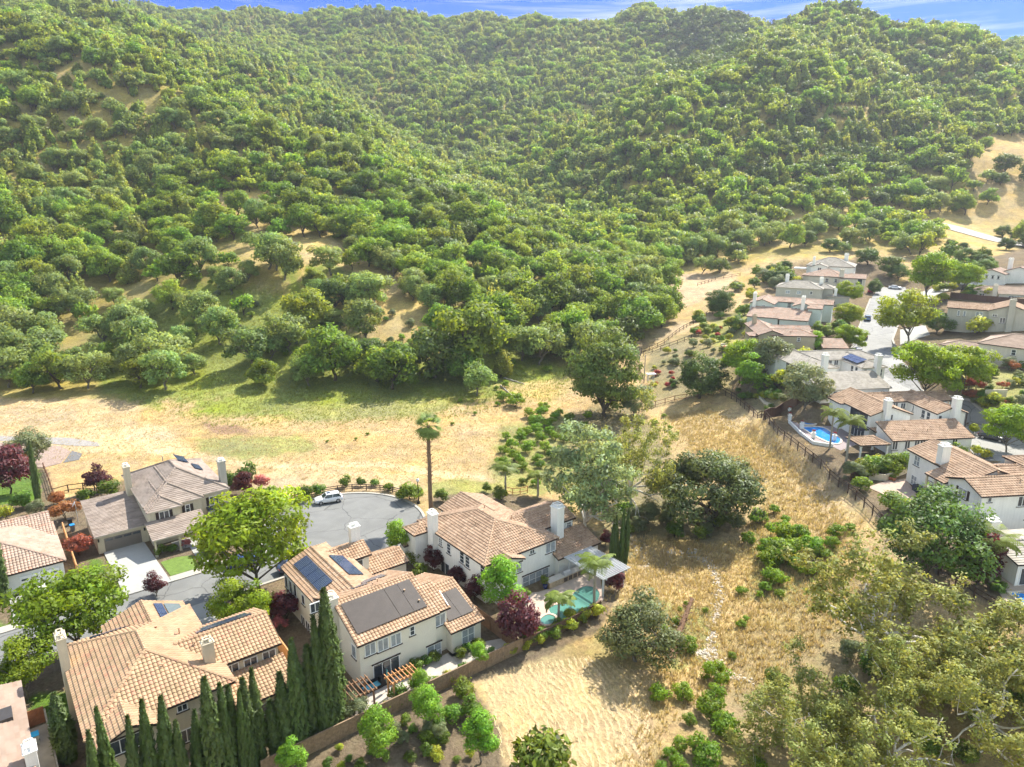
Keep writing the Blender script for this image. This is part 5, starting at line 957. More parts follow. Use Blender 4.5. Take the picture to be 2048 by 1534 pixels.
HR = House('hillside_house', 'white house with stepped peach gables near the right edge below the pale flat roof', oat(q4(585, 195), 23.4), 138, 18, [(0, 8.6, 0, 10, 5.4, 'c', 'gg', .34), (6.5, 16, 4, 16, 6.2, 'c', 'gg', .36), (14, 26, 9, 16, 6.0, 'a', 'gg', .34)], T_E, WHITE, style='far')
HR.chimney(7.5, 8, 1.5, 1.2, 5, 10)
for u_ in (3, 4.8, 6.5): HR.win('c', .35, pos=(u_, 4.2), w=.6, h=.9, n=1, lintel=True)
HR.box('terrace_wall', -4.6, .2, 0, 4, -1, 2.6, WHITE)
HS = House('flat_roofed_building', 'low building with pale flat roof at the top of the right street', oat((2008, 507), 24), 115, 20.5, [(0, 24, 0, 10, 3.2, 's', '', .03)], mat('pale_roof_membrane', (.62, .62, .60), .7), TAN, style='fflat', trim=FRAME, cat='building')
HT = House('hillside_house', 'cream house end with brown tile roof showing at the right edge behind the veranda house', oat(q1(1870, 935), 10.9), 83, 5.5, [(0, 14, -7.4, 1, 5.4, 'a', 'hg', .36)], T_C, BEIGE, style='far')
HT.chimney(3.6, -.4, 1.4, 1.2, 4, 8.6, WHITE); HT.win('c', -7.05, pos=(3.2, 4.1), w=.7, h=1.2, n=1)
HU = House('hillside_house', 'grey roofed house corner with folding white doors at the right edge above the small pool', oat((2018, 1112), 7.6), 83, 4.2, [(0, 14, -1.5, 7, 3.0, 'a', 'gg', .2)], T_G, WHITE, style='fflat', trim=BLACKM)
HU.chimney(2.2, 5.6, 1.5, 1.4, 2, 5.2); HU.win('c', -1.15, pos=(2.6, 1.2), w=3.4, h=2.2, n=3, sill=False, name='patio_door')
# ---------------------------------------------------------------- garden and street planting
CW = {}     # crown width of each kind
def mk(key, wd, *a, **k): CW[key] = wd; make_tree(key, *a, **k)
for i in range(3):
    mk('st%d' % i, 10.0, 201+i, 5.0, 4.3, 6.2, 3.2, .2, 46, 1.45, 11000, .30, LM['street'], BKG, limbs=9, hole=.4, low=-.6)
    mk('sh%d' % i, 2.0, 221+i, 1.0, .85, .8, .5, .05, 14, .45, 1100, .15, LM['shrub'], BK, limbs=3, hole=.2, low=-.5)
    mk('co%d' % i, 2.2, 231+i, 1.1, .9, .8, .4, .06, 20, .38, 1500, .13, LM['coyote'], BK, limbs=3, hole=.2, low=-.4, clumpvar=.2)
    mk('pl%d' % i, 4.0, 241+i, 2.0, 1.9, 2.6, 1.4, .1, 26, .7, 3600, .2, LM['plum'], BK, limbs=6, hole=.3, low=-.6)
def sycamore(key, seed):
    rs = np.random.RandomState(seed); CW[key] = 20.0; b = MB(); tips = []
    def grow(p, d, r, ln, lv):
        pts = [p.copy()]; rad = [r]; n_ = 6
        for q in range(n_):
            d = (d+Vector(rs.normal(0, .30, 3))*(.8 if lv else .35)+Vector((0, 0, .05 if lv < 2 else .0))).normalized(); p = p+d*ln/n_; pts.append(p.copy()); rad.append(r*(1-.6*(q+1)/n_))
            if lv and q > 1 and lv < 4 and rs.uniform() < .62: e = (d+Vector(rs.normal(0, .75, 3))).normalized(); grow(p.copy(), e, rad[-1]*.62, ln*.62, lv+1)
            if lv >= 2 or (lv == 1 and q > 2): tips.append(tuple(p))
        b.tube(pts, rad, 6 if lv < 2 else 4)
        if lv == 0:
            for q in range(10): a = q*.628*2.0+rs.uniform(-.25, .25); grow(p.copy(), Vector((math.cos(a), math.sin(a), rs.uniform(.2, 1.3))).normalized(), r*.40, rs.uniform(5.5, 8.5), 1)
    grow(Vector((0, 0, -.5)), Vector((.12, .05, 1)), .42, 4.2, 0)
    C = np.array(tips); C = C[C[:, 2] > 3.0]; sel = []; cells = {}
    for q in rs.permutation(len(C)):
        k_ = tuple((C[q]/1.1).astype(int)); cells[k_] = cells.get(k_, 0)+1
        if cells[k_] <= 2: sel.append(q)
    C = C[sel]+rs.normal(0, .4, (len(sel), 3)); Rd = np.repeat(rs.uniform(.5, 1.0, len(C))[:, None], 3, 1)
    V, F, c, sn = leaves(rs, C, Rd, 24000, .23, shell=1.0, clumpvar=.12, upn=.8); PROTO[key] = (b.mesh(key+'_trunk', BKW, True), leafmesh(key+'_crown', V, F, LM['syc'], c, sn)); print('SYC', key, len(tips), len(C), C.max(0), C.min(0))
sycamore('sy0', 251); sycamore('sy1', 252)
for i in range(2):
    mk('li%d' % i, 4.0, 261+i, 2.0, 2.5, 3.5, 1.6, .12, 34, .75, 6000, .17, LM['lime'], BKG, limbs=5, hole=.25, low=-.7)
    mk('ol%d' % i, 6.0, 271+i, 3.0, 2.8, 2.8, .9, .2, 44, .9, 6500, .2, LM['olive'], BKG, limbs=6, hole=.3, low=-.7)
    mk('ye%d' % i, 2.0, 281+i, 1.0, .85, .8, .5, .05, 14, .45, 1100, .15, LM['yel'], BK, limbs=3, hole=.2, low=-.5)
mk('rd0', 1.6, 291, .8, .6, .6, .4, .04, 10, .35, 700, .13, LM['red'], BK, limbs=3, hole=.2, low=-.5); mk('mp0', 3.0, 292, 1.5, 1.0, 1.4, .8, .07, 18, .55, 1800, .17, LM['maple'], BK, limbs=4, hole=.2, low=-.5); mk('pk0', 2.6, 293, 1.3, 1.3, 1.6, .9, .07, 18, .5, 1800, .16, LM['pink'], BK, limbs=4, hole=.2, low=-.5)
mk('cw0', 11.0, 301, 5.5, 6.0, 8.0, 4.0, .28, 95, 1.1, 15000, .26, LM['willow'], BKW, limbs=12, hole=.4, low=-.8, shell=.7)
mk('wi0', 8.0, 302, 4.0, 3.6, 4.0, 1.6, .22, 60, 1.1, 12000, .2, mat and leafmat('sage_willow_leaves', (.15, .19, .075), .28, .01, .1), BKG, limbs=8, hole=.35, low=-.8)
mk('bo0', 18.0, 303, 9.0, 4.6, 5.6, 2.6, .6, 90, 1.6, 17000, .32, leafmat('creek_oak_leaves', (.115, .16, .055), .25, .01, .1), BK, limbs=12, hole=.45, low=-.3, lean=(2.5, .5), wig=.9)
mk('rt0', 9.0, 304, 4.5, 3.9, 4.3, 1.5, .3, 120, 1.05, 17000, .22, leafmat('round_tree_leaves', (.085, .15, .03), .3, .01, .12), BK, limbs=6, hole=.3, low=-.85)
mk('ft0', 11.0, 305, 5.5, 4.7, 4.9, 1.8, .3, 80, 1.3, 14000, .26, leafmat('feathery_green_leaves', (.11, .19, .04), .33, .01, .1), BK, limbs=9, hole=.4, low=-.7)
mk('ct0', 10.0, 306, 5.0, 5.6, 5.9, 1.6, .3, 100, 1.3, 17000, .26, leafmat('creek_tree_leaves', (.15, .22, .045), .38, .01, .1), BK, limbs=8, hole=.35, low=-.9)
GREY_G = {}
def plant(key, name, px, py, wpx, label, cat, group=None, rz=None, hs=None, dz=0.0, at=None):
    p = Vector((at[0], at[1], h1(*at))) if at is not None else G(px, py); d = p.y*CP-(p.z-CAM_H)*SP
    s = wpx*d/FPX/CW[key]; return place_tree(key, name, (p.x, p.y, p.z-.05*s+dz), s, (px*1.37+py) % 6.28 if rz is None else rz, label, cat, group, s*(hs or 1))
for a in [
 ('st0', 'street_tree', 518, 1192, 205, 'big bright green street tree between the grey roofed house and the cul-de-sac', 'tree'),
 ('st1', 'street_tree', 478, 1262, 105, 'smaller yellow-green tree in front of the big street tree', 'tree'),
 ('st2', 'street_tree', 165, 1312, 180, 'large light green tree hiding the driveway of the pink roofed house', 'tree'),
 ('st1', 'street_tree', 55, 1400, 125, 'light green tree at the left edge above the brown flat roof', 'tree'),
 ('ol0', 'garden_tree', 203, 1185, 52, 'grey-green bushy tree left of the concrete driveway', 'tree'),
 ('st2', 'street_tree', 1697, 662, 52, 'bright young tree on the left kerb of the hillside street, upper one', 'tree'),
 ('st0', 'street_tree', 1698, 708, 56, 'bright young tree on the left kerb of the hillside street, lower one', 'tree'),
 ('st1', 'street_tree', 1690, 612, 46, 'small green tree beside the beige house by the hillside street', 'tree'),
 ('rt0', 'round_tree', 1748, 588, 32, 'little round clipped tree at the top of the hillside street', 'tree'),
 ('st0', 'street_tree', 1850, 602, 92, 'tall light green tree at the far right end of the hillside street', 'tree'),
 ('st2', 'street_tree', 1920, 592, 62, 'slender light green tree right of the tallest one at the street end', 'tree'),
 ('st1', 'street_tree', 1815, 690, 100, 'bright leafy tree on the right kerb casting shade on the hillside street', 'tree'),
 ('ft0', 'street_tree', 1872, 668, 56, 'darker green tree by the driveway of the pale grey house', 'tree'),
 ('st0', 'street_tree', 1845, 808, 118, 'broad olive-green tree behind the roof of the pool house', 'tree'),
 ('st2', 'street_tree', 1925, 790, 96, 'tall bright tree in front of the cream hipped roof house', 'tree'),
 ('st0', 'street_tree', 2010, 905, 92, 'airy green tree by the parked truck at the right edge', 'tree'),
 ('st1', 'street_tree', 1947, 868, 20, 'tiny lollipop tree by the white street corner', 'tree'),
 ('ft0', 'feathery_tree', 1850, 1150, 205, 'large feathery green tree below the veranda house', 'tree'),
 ('li0', 'garden_tree', 1005, 1240, 84, 'lime green tree at the front corner of the pool house', 'tree'),
 ('li1', 'garden_tree', 757, 1515, 78, 'tall lime green tree outside the plank fence, left one of two', 'tree'),
 ('li0', 'garden_tree', 858, 1462, 66, 'lime green tree outside the plank fence, right one with pale trunk', 'tree'),
 ('li1', 'garden_tree', 586, 1556, 60, 'lime green treetop cut by the bottom edge near the cypresses', 'tree'),
 ('li0', 'garden_tree', 798, 1118, 54, 'light green bushy tree between the cul-de-sac and the garage of the mat roofed house', 'tree'),
 ('cw0', 'cottonwood_tree', 1168, 1082, 168, 'tall pale silvery green tree with white trunk behind the pool house', 'tree'),
 ('sy1', 'sycamore_tree', 1262, 1032, 230, 'airy pale sycamore with bare white limbs by the creek', 'tree'),
 ('bo0', 'spreading_oak', 1415, 1050, 245, 'massive spreading grey-green oak leaning over the dry creek', 'tree'),
 ('ct0', 'creek_tree', 1208, 832, 140, 'bushy green tree at the hill foot beside the creek path', 'tree'),
 ('ol1', 'creek_tree', 1268, 830, 66, 'olive-green bushy tree right of the creek path tree', 'tree'),
 ('rt0', 'round_tree', 1398, 797, 98, 'dense dark round tree on the dry slope at the fence corner', 'tree'),
 ('st2', 'garden_tree', 1478, 766, 84, 'bright green tree left of the olive in the terraced garden', 'tree'),
 ('ol0', 'olive_tree', 1545, 752, 92, 'grey-green olive tree left of the solar panelled grey roof house', 'tree'),
 ('li1', 'garden_tree', 1497, 797, 58, 'small bright tree just inside the wire fence', 'tree'),
 ('ol1', 'olive_tree', 1608, 818, 98, 'broad silvery olive tree above the brown board fence', 'tree'),
 ('li0', 'garden_tree', 1628, 712, 32, 'small yellow-green tree below the tan house', 'tree'),
 ('rt0', 'round_tree', 1440, 628, 56, 'dark round oak above the green slope by the hillside houses', 'tree'),
 ('wi0', 'willow_tree', 1270, 1322, 152, 'soft sage green willow casting shade on the mown field', 'tree'),
 ('sy0', 'sycamore_tree', 1735, 1330, 420, 'largest pale sycamore with twisting white limbs in the lower right', 'tree'),
 ('sy1', 'sycamore_tree', 1960, 1500, 360, 'pale sycamore filling the lower right corner', 'tree'),
 ('sy1', 'sycamore_tree', 1600, 1520, 300, 'pale sycamore at the bottom edge left of the others', 'tree'),
 ('sy0', 'sycamore_tree', 1790, 1585, 380, 'pale sycamore crown rising from the bottom edge between the others', 'tree'),
 ('sy1', 'sycamore_tree', 2075, 1395, 250, 'pale sycamore cut by the right edge beside the wire fence', 'tree'),
 ('pl0', 'plum_tree', 20, 992, 92, 'big dark red plum tree at the left edge above the pink roof', 'plum tree'),
 ('pl1', 'plum_tree', 1043, 1288, 92, 'large dark purple plum tree in front of the round spa', 'plum tree'),
 ('pl2', 'plum_tree', 866, 1142, 46, 'purple plum tree beside the tall white chimney of the pool house', 'plum tree'),
 ('pl0', 'plum_tree', 915, 1175, 42, 'purple plum tree in the middle of the row along the white wall', 'plum tree'),
 ('pl1', 'plum_tree', 948, 1200, 44, 'purple plum tree at the near end of the row along the white wall', 'plum tree'),
 ('pl2', 'plum_tree', 572, 1245, 62, 'dark plum tree between the two tile roofed houses', 'plum tree'),
 ('pl0', 'plum_tree', 1232, 1182, 40, 'dark red plum bush beside the white pergola', 'plum tree'),
 ('pl1', 'plum_tree', 1212, 1092, 26, 'small purple plum bush left of the slim cypresses', 'plum tree'),
 ('pl2', 'plum_tree', 1958, 1168, 94, 'wide reddish plum tree above the wire fence at lower right', 'plum tree'),
 ('pl1', 'plum_tree', 315, 1192, 42, 'thin reddish plum tree at the street kerb behind the big tan roof', 'plum tree'),
 ('ol1', 'feathery_shrub', 65, 932, 80, 'feathery pale green shrub by the gravel bed', 'shrub'),
 ('pk0', 'pink_shrub', 560, 1262, 34, 'pink leaved shrub in front of the dark plum tree', 'shrub'),
 ('mp0', 'orange_shrub', 160, 1112, 58, 'orange leaved shrub left of the garage with the taupe door', 'shrub'),
 ('mp0', 'orange_shrub', 132, 1042, 56, 'reddish orange maple bush behind the pink tile roof', 'shrub'),
 ('mp0', 'orange_shrub', 118, 1012, 40, 'small rusty shrub behind the reddish maple bush', 'shrub'),
 ('sh0', 'green_shrub', 1082, 1556, 135, 'broad dark green shrub cut by the bottom edge of the photo', 'shrub'),
 ('li0', 'citrus_tree', 962, 1525, 72, 'rounded citrus tree at the edge of the mown field', 'tree'),
 ('sh1', 'green_shrub', 930, 1395, 46, 'leafy bush leaning over the end of the plank fence', 'shrub'),
 ('sh2', 'green_shrub', 945, 1432, 54, 'green bush below the plank fence end beside the mown field', 'shrub'),
 ('sh0', 'green_shrub', 905, 1440, 46, 'dark rounded bush left of the field edge bushes', 'shrub'),
 ('sh1', 'green_shrub', 885, 1486, 30, 'clipped dark shrub in the bare garden bed', 'shrub'),
 ('sh2', 'green_shrub', 855, 1512, 34, 'clipped shrub beside the white flowering bush', 'shrub'),
 ('ye0', 'yellow_shrub', 875, 1518, 34, 'yellow-green shrub right of the white flowering bush', 'shrub'),
 ('sh0', 'green_shrub', 800, 1400, 44, 'bushy green shrub behind the plank fence beside the wooden pergola', 'shrub'),
 ('sh2', 'green_shrub', 810, 1450, 30, 'dark clipped bush at the foot of the plank fence', 'shrub'),
 ('sh1', 'green_shrub', 740, 1330, 56, 'leafy fig bush left of the patio sofa', 'shrub'),
 ('sh2', 'green_shrub', 640, 1330, 60, 'green bush behind the tallest cypress', 'shrub'),
 ('ol1', 'grey_shrub', 712, 1440, 58, 'thin grey-green shrub with bare twigs right of the tallest cypress', 'shrub'),
 ('ye1', 'yellow_shrub', 1810, 1030, 44, 'yellow flowering shrub below the paved yard of the veranda house', 'shrub'),
 ('ye0', 'yellow_shrub', 1955, 668, 48, 'yellow shrub in front of the long pale grey house', 'shrub'),
 ('sh0', 'green_shrub', 1745, 948, 54, 'dense green bush right of the fence steps, left of three', 'shrub'),
 ('sh1', 'green_shrub', 1775, 952, 54, 'dense green bush in the middle beside the veranda house', 'shrub'),
 ('sh2', 'green_shrub', 1803, 944, 50, 'dense green bush touching the white veranda house corner', 'shrub'),
 ('sh0', 'green_shrub', 1722, 980, 40, 'bright round bush just inside the long fence', 'shrub'),
 ('ol0', 'grey_shrub', 1706, 958, 44, 'grey-green bush at the foot of the curved pool steps', 'shrub'),
 ('sh1', 'green_shrub', 1780, 1018, 48, 'light green bush in the bed beside the yellow shrub', 'shrub'),
 ('mp0', 'orange_shrub', 2022, 742, 30, 'small orange tipped tree in front of the cream hipped roof house', 'shrub'),
 ('ye1', 'golden_cypress_shrub', 1948, 912, 28, 'golden conical shrub by the parked truck, left', 'shrub'),
 ('ye0', 'golden_cypress_shrub', 1972, 918, 26, 'golden conical shrub by the parked truck, right', 'shrub'),
 ('sh2', 'green_shrub', 1912, 918, 40, 'fern-like green bush behind the veranda house chimney', 'shrub')]: plant(*a, hs={'creek_tree': 1.15 if a[2] < 1250 else 1, 'sycamore_tree': 1.35 if a[2] < 1300 else .9, 'cottonwood_tree': 1.15}.get(a[1], 1))
# bushes round the turning circle, by look and place
for x, y, wd, l in [(607, 1000, 38, 'at the left end of the dark rail fence'), (640, 990, 30, 'behind the white car'), (692, 974, 30, 'tallest one above the white car'), (722, 972, 22, 'low one right of the white car'), (750, 972, 20, 'low one at the middle of the rail fence'), (777, 982, 24, 'bright one against the rail fence'),
                     (822, 1000, 50, 'large loose one left of the lamp post'), (803, 1000, 26, 'dark one left of the large loose bush'), (884, 1004, 34, 'round one right of the tall palm'), (974, 984, 24, 'small one behind the white house roof'), (1003, 1000, 34, 'spiky one behind the white house roof')]:
    plant('sh%d' % (x % 3), 'green_shrub', x, y, wd, 'green bush %s' % l, 'shrub', 'bushes round the cul-de-sac')
for x, y, wd, k, l in [(172, 1000, 34, 'sh0', 'green bush at the left corner behind the grey roofed garage'), (196, 985, 50, 'pl2', 'red-tipped bush behind the grey roofed garage'), (222, 992, 44, 'sh1', 'green bush against the left chimney of the grey roofed house'), (178, 1004, 16, 'ye0', 'little yellow bush behind the garage roof'), (465, 972, 38, 'sh1', 'green bush right of the grey roofed house chimney'), (497, 965, 50, 'sh2', 'green bush above the red one beside the grey roofed house'), (488, 990, 44, 'pl0', 'crimson bush right of the grey roofed house'), (520, 980, 34, 'pk0', 'reddish bush between the big street tree and meadow'),
                        (540, 1000, 40, 'sh0', 'green bush behind the top of the big street tree'), (15, 1040, 40, 'ye1', 'yellow-green bush at the left edge behind the pink roof'), (45, 1015, 44, 'sh1', 'green bush under the dark plum at left'), (70, 1030, 34, 'ol0', 'grey-green bush beside the lone cypress'), (322, 1110, 26, 'sh2', 'clipped hedge bush under the porch window'), (345, 1104, 22, 'sh0', 'small bush beside the porch path'), (372, 1096, 20, 'pk0', 'pink bush by the porch path'), (415, 1105, 40, 'ye0', 'yellow-green bush at the right end of the porch'),
                        (825, 1128, 36, 'sh1', 'green bush in the gap between the two right houses'), (838, 1160, 44, 'sh2', 'leafy bush under the plum row'), (850, 1105, 30, 'ye1', 'pale bush by the arched gate'), (530, 1235, 50, 'st1', 'lower leafy branch-like tree beside the dark plum'), (560, 1215, 36, 'sh1', 'green bush below the big street tree')]:
    plant(k, 'garden_shrub', x, y, wd, l, 'shrub')
# hedge growing along the foot of the house with mats and over the pool fence
for i, (a, c, wd) in enumerate([(31.5, 58.6, 1.5), (32.8, 58.7, 1.6), (34, 58.8, 1.4), (35.2, 58.9, 1.5), (37.6, 57.6, 1.5), (38.8, 57.7, 1.5), (40.2, 57.8, 1.6), (33.4, 58.9, 1.2)]):
    p = fr(a, c); place_tree('sh%d' % (i % 3), 'hedge_bush', (p[0], p[1], 0), wd/2, i, 'low hedge bush under the mat roofed house wall', 'hedge', 'hedge along the wall of the mat roofed house')
for i in range(16):
    a = 44.5+i*.75; p = fr(a, 54.4+.5*math.sin(i*2.1)); place_tree(('ye0', 'sh0', 'ye1', 'sh2')[i % 4], 'climbing_shrub', (p[0], p[1], 0), .75+.3*math.sin(i*1.7)**2, i, 'yellow-green shrub on the wooden fence by the pool', 'shrub', 'shrubs over the pool fence')
for i in range(9):
    a = 27+i*1.9; p = fr(a, 55.0+.3*math.sin(i*3)); place_tree(('ye0', 'sh0', 'li0', 'sh2')[i % 4], 'fence_shrub', (p[0], p[1], 0), .8 if i % 4 != 2 else .5, i, 'leafy shrub behind the plank fence by the patio', 'shrub', 'shrubs inside the plank fence')
# meadow shrubs
MS = '''1008,803,22 1030,813,34 1060,835,20 1083,832,22 1088,822,22 1070,855,26 1092,856,22 1110,838,18 1137,845,20 1072,868,24 1050,872,24 1040,885,22 1025,898,24 1008,907,20 1052,906,24 1030,922,26 1003,930,22 1083,885,22 1102,850,18 1118,830,16 1175,838,16 1145,872,20
 1060,895,20 1090,905,22 1075,925,20 1045,940,22 1110,880,18 1065,845,18 1128,860,16 1015,945,20 1098,870,20 1120,905,18 1012,880,16
 1328,835,9 1310,850,13 1290,800,9 993,780,10 1000,790,12 1010,775,14 995,812,10 905,850,8 950,830,8 920,805,9 870,835,7 712,880,6 655,885,6 735,870,7 1340,860,10
 1549,1027,20 1515,1046,34 1571,1046,17 1495,1086,25 1558,1074,40 1574,1090,40 1598,1080,36 1596,1064,20 1533,1112,40 1552,1120,50 1577,1132,46 1539,1138,36 1596,1140,30 1621,1105,44 1659,1096,26 1672,1074,30 1542,1162,34 1558,1170,30 1531,1184,24 1558,1192,18 1612,1152,28 1630,1148,24 1482,1188,20 1519,1196,14
 1373,1212,12 1359,1222,10 1409,1226,12 1353,1250,18 1343,1282,26 1330,1268,18 1374,1302,34 1482,1254,18 1492,1242,12 1463,1318,16 1432,1362,48 1320,1402,36 1364,1398,36 1417,1428,46 1428,1408,38 1378,1448,24 1446,1456,40 1455,1480,52 1359,1498,28 1341,1518,28 1399,1512,42 1413,1530,52 1322,1540,22 1361,1540,28 1513,1540,32 1640,1115,30 1585,1110,36 1560,1105,30 1700,1060,18 1355,1300,16'''.split()
for i, s in enumerate(MS):
    x, y, wd = map(float, s.split(','))
    if x < 1000: l, g = 'tiny shrub in the open dry meadow', 'tiny shrubs in the open meadow'
    elif y < 960 and x < 1200: l, g = 'green shrub in the meadow strip above the palms', 'shrubs in the meadow strip'
    elif y < 960: l, g = 'small shrub on the pale slope below the round tree', 'shrubs below the round tree'
    elif x > 1480 and y < 1200: l, g = 'bright shrub in the cluster on the golden slope', 'shrub cluster on the golden slope'
    elif y < 1350: l, g = 'lone shrub in golden grass along the dry creek', 'shrubs along the dry creek'
    else: l, g = 'rounded shrub beside the mown field', 'shrubs beside the mown field'
    plant('co%d' % (i % 3), 'meadow_shrub', x, y, wd*1.3, l, 'shrub', g, hs=.95)
# terraced garden and street verges: mixed small shrubs
rs = np.random.RandomState(99)
BOXES = [(62, 88, 83, 1, 25, 0, 20), (66, 116, 83, -7, 23, -.5, 21), (66, 116, 83, -14, 0, 0, 22), (62, 146, 83, -1, 24, -7, 18), (62, 184, 96, -2, 23, -11, 10), (72, 213, 118, -2, 23, -6, 18), (90, 240, 118, -2, 22, -1, 12), (110, 262, 118, -5, 19, 1, 15), (120, 285, 118, -8, 16, -6, 13)]
def blocked(x, y):
    for ox, oy, az, a0, a1, c0, c1 in BOXES:
        ua, ub = math.sin(R(az)), math.cos(R(az)); a = (x-ox)*ua+(y-oy)*ub; c = -(x-ox)*ub+(y-oy)*ua
        if a0-.8 < a < a1+.8 and c0-.8 < c < c1+.8: return True
    return False
def scatter(P, n, wr, keys, name, label, cat, group, avoid=()):
    bx = [p[0] for p in P]; by = [p[1] for p in P]; k = 0; t = 0
    while k < n and t < n*30:
        t += 1; x = rs.uniform(min(bx), max(bx)); y = rs.uniform(min(by), max(by))
        if not inpoly(np.array([x]), np.array([y]), P)[0]: continue
        if any(inpoly(np.array([x]), np.array([y]), q)[0] for q in avoid): continue
        p = G(x, y)
        if blocked(p.x, p.y): continue
        plant(keys[rs.randint(len(keys))], name, x, y, rs.uniform(*wr), label, cat, group, rz=rs.uniform(0, 6)); k += 1
scatter([(1300, 715), (1390, 668), (1460, 655), (1470, 700), (1440, 760), (1360, 775), (1310, 790)], 46, (9, 20), ['sh0', 'sh1', 'ol0', 'sh2', 'ye0', 'rd0', 'ol1'], 'terrace_shrub', 'small shrub in the terraced garden', 'shrub', 'terraced garden shrubs', [[(1352, 715), (1448, 715), (1448, 800), (1352, 800)]])
scatter([(1370, 640), (1500, 600), (1520, 660), (1480, 690), (1400, 690)], 26, (14, 30), ['sh0', 'sh1', 'sh2', 'ye1'], 'slope_shrub', 'green shrub on the slope left of the tan house', 'shrub', 'shrubs left of the tan house')
scatter([(1440, 590), (1520, 545), (1600, 540), (1590, 580), (1510, 610)], 26, (16, 34), ['sh0', 'ol0', 'sh2', 'ye0', 'rt0'], 'garden_shrub', 'garden bush left of the upper hillside houses', 'shrub', 'bushes left of the upper houses')
scatter([(1920, 740), (2050, 740), (2050, 860), (1960, 850), (1900, 790)], 44, (14, 32), ['sh0', 'ol1', 'sh2', 'ye1', 'sh1', 'mp0'], 'bank_shrub', 'shrub on the planted bank right of the street', 'shrub', 'shrubs on the planted bank', [S1])
scatter([(1850, 560), (1980, 590), (1960, 610), (1860, 600)], 14, (14, 26), ['sh0', 'sh2', 'ye0'], 'garden_shrub', 'low hedge shrub by the upper right board fence', 'shrub', 'hedge beside the upper board fence', [S1])
scatter([(1650, 690), (1710, 690), (1700, 735), (1650, 740)], 8, (14, 22), ['sh0', 'sh1'], 'garden_shrub', 'shrub between tan house and hillside street', 'shrub', 'shrubs by the tan house garage')
scatter([(1630, 650), (1700, 655), (1690, 685), (1620, 680)], 16, (16, 30), ['sh0', 'sh2', 'ye0', 'sh1'], 'garden_shrub', 'shrub in the hedge behind the tan house', 'shrub', 'hedge behind the tan house')
scatter([(1900, 1080), (2050, 1090), (2050, 1130), (2000, 1200), (1920, 1120)], 18, (12, 26), ['sh0', 'sh1', 'ye1', 'sh2'], 'garden_shrub', 'low shrub in the yard below the veranda house', 'shrub', 'shrubs below the veranda house')
scatter([(1460, 780), (1560, 760), (1570, 800), (1540, 830), (1500, 815)], 16, (12, 24), ['sh0', 'ye0', 'ol1', 'sh1'], 'garden_shrub', 'shrub in the garden behind the brown board fence', 'shrub', 'shrubs behind the brown board fence')
scatter([(1500, 1360), (1700, 1300), (1950, 1350), (2048, 1420), (2048, 1534), (1560, 1534)], 22, (34, 70), ['sh0', 'sh1', 'sh2', 'ol0'], 'undergrowth_bush', 'dark bush under the pale sycamores', 'shrub', 'undergrowth below the sycamores')
scatter([(1180, 960), (1290, 1000), (1480, 1060), (1440, 1100), (1250, 1070), (1180, 1030)], 20, (24, 50), ['sh0', 'ol0', 'sh2', 'ol1'], 'undergrowth_bush', 'bush in the creek bed under the spreading oak', 'shrub', 'creek bed bushes')
scatter([(620, 1520), (760, 1470), (900, 1400), (940, 1440), (1000, 1534), (700, 1560)], 26, (16, 34), ['sh0', 'ol1', 'sh2', 'ye1', 'sh1'], 'garden_shrub', 'shrub in the shady bed outside the plank fence', 'shrub', 'shrubs outside the plank fence')
scatter([(1490, 700), (1600, 690), (1660, 740), (1560, 780), (1500, 770)], 14, (26, 50), ['sh0', 'ol0', 'sh2', 'ye0', 'sh1'], 'garden_bush', 'garden bush between tan house and grey roof house', 'shrub', 'bushes between the tan and grey roof houses')
scatter([(1690, 930), (1800, 920), (1800, 960), (1720, 975)], 9, (26, 44), ['sh0', 'sh1', 'sh2', 'ye0'], 'garden_bush', 'leafy bush beside the blue pool steps', 'shrub', 'bushes by the blue pool steps')
scatter([(1790, 560), (1960, 500), (2040, 540), (1960, 570), (1850, 590)], 12, (26, 50), ['rt0', 'ol0', 'sh2', 'ft0'], 'garden_bush', 'bush at the top of the hillside street', 'shrub', 'bushes at the street top', [S1])
scatter([(1010, 860), (1120, 830), (1190, 860), (1150, 960), (1030, 985), (1000, 930)], 14, (16, 28), ['co0', 'co1', 'co2', 'sh0', 'ol1'], 'meadow_shrub', 'green shrub in the meadow strip above the palms', 'shrub', 'shrubs in the meadow strip')
scatter([(380, 560), (700, 600), (1100, 700), (1100, 745), (900, 745), (600, 740), (300, 740)], 60, (9, 22), ['sh0', 'co1', 'ol0', 'co2'], 'undergrowth_bush', 'small bush under the oaks on the lower hill', 'shrub', 'small bushes under the oaks')
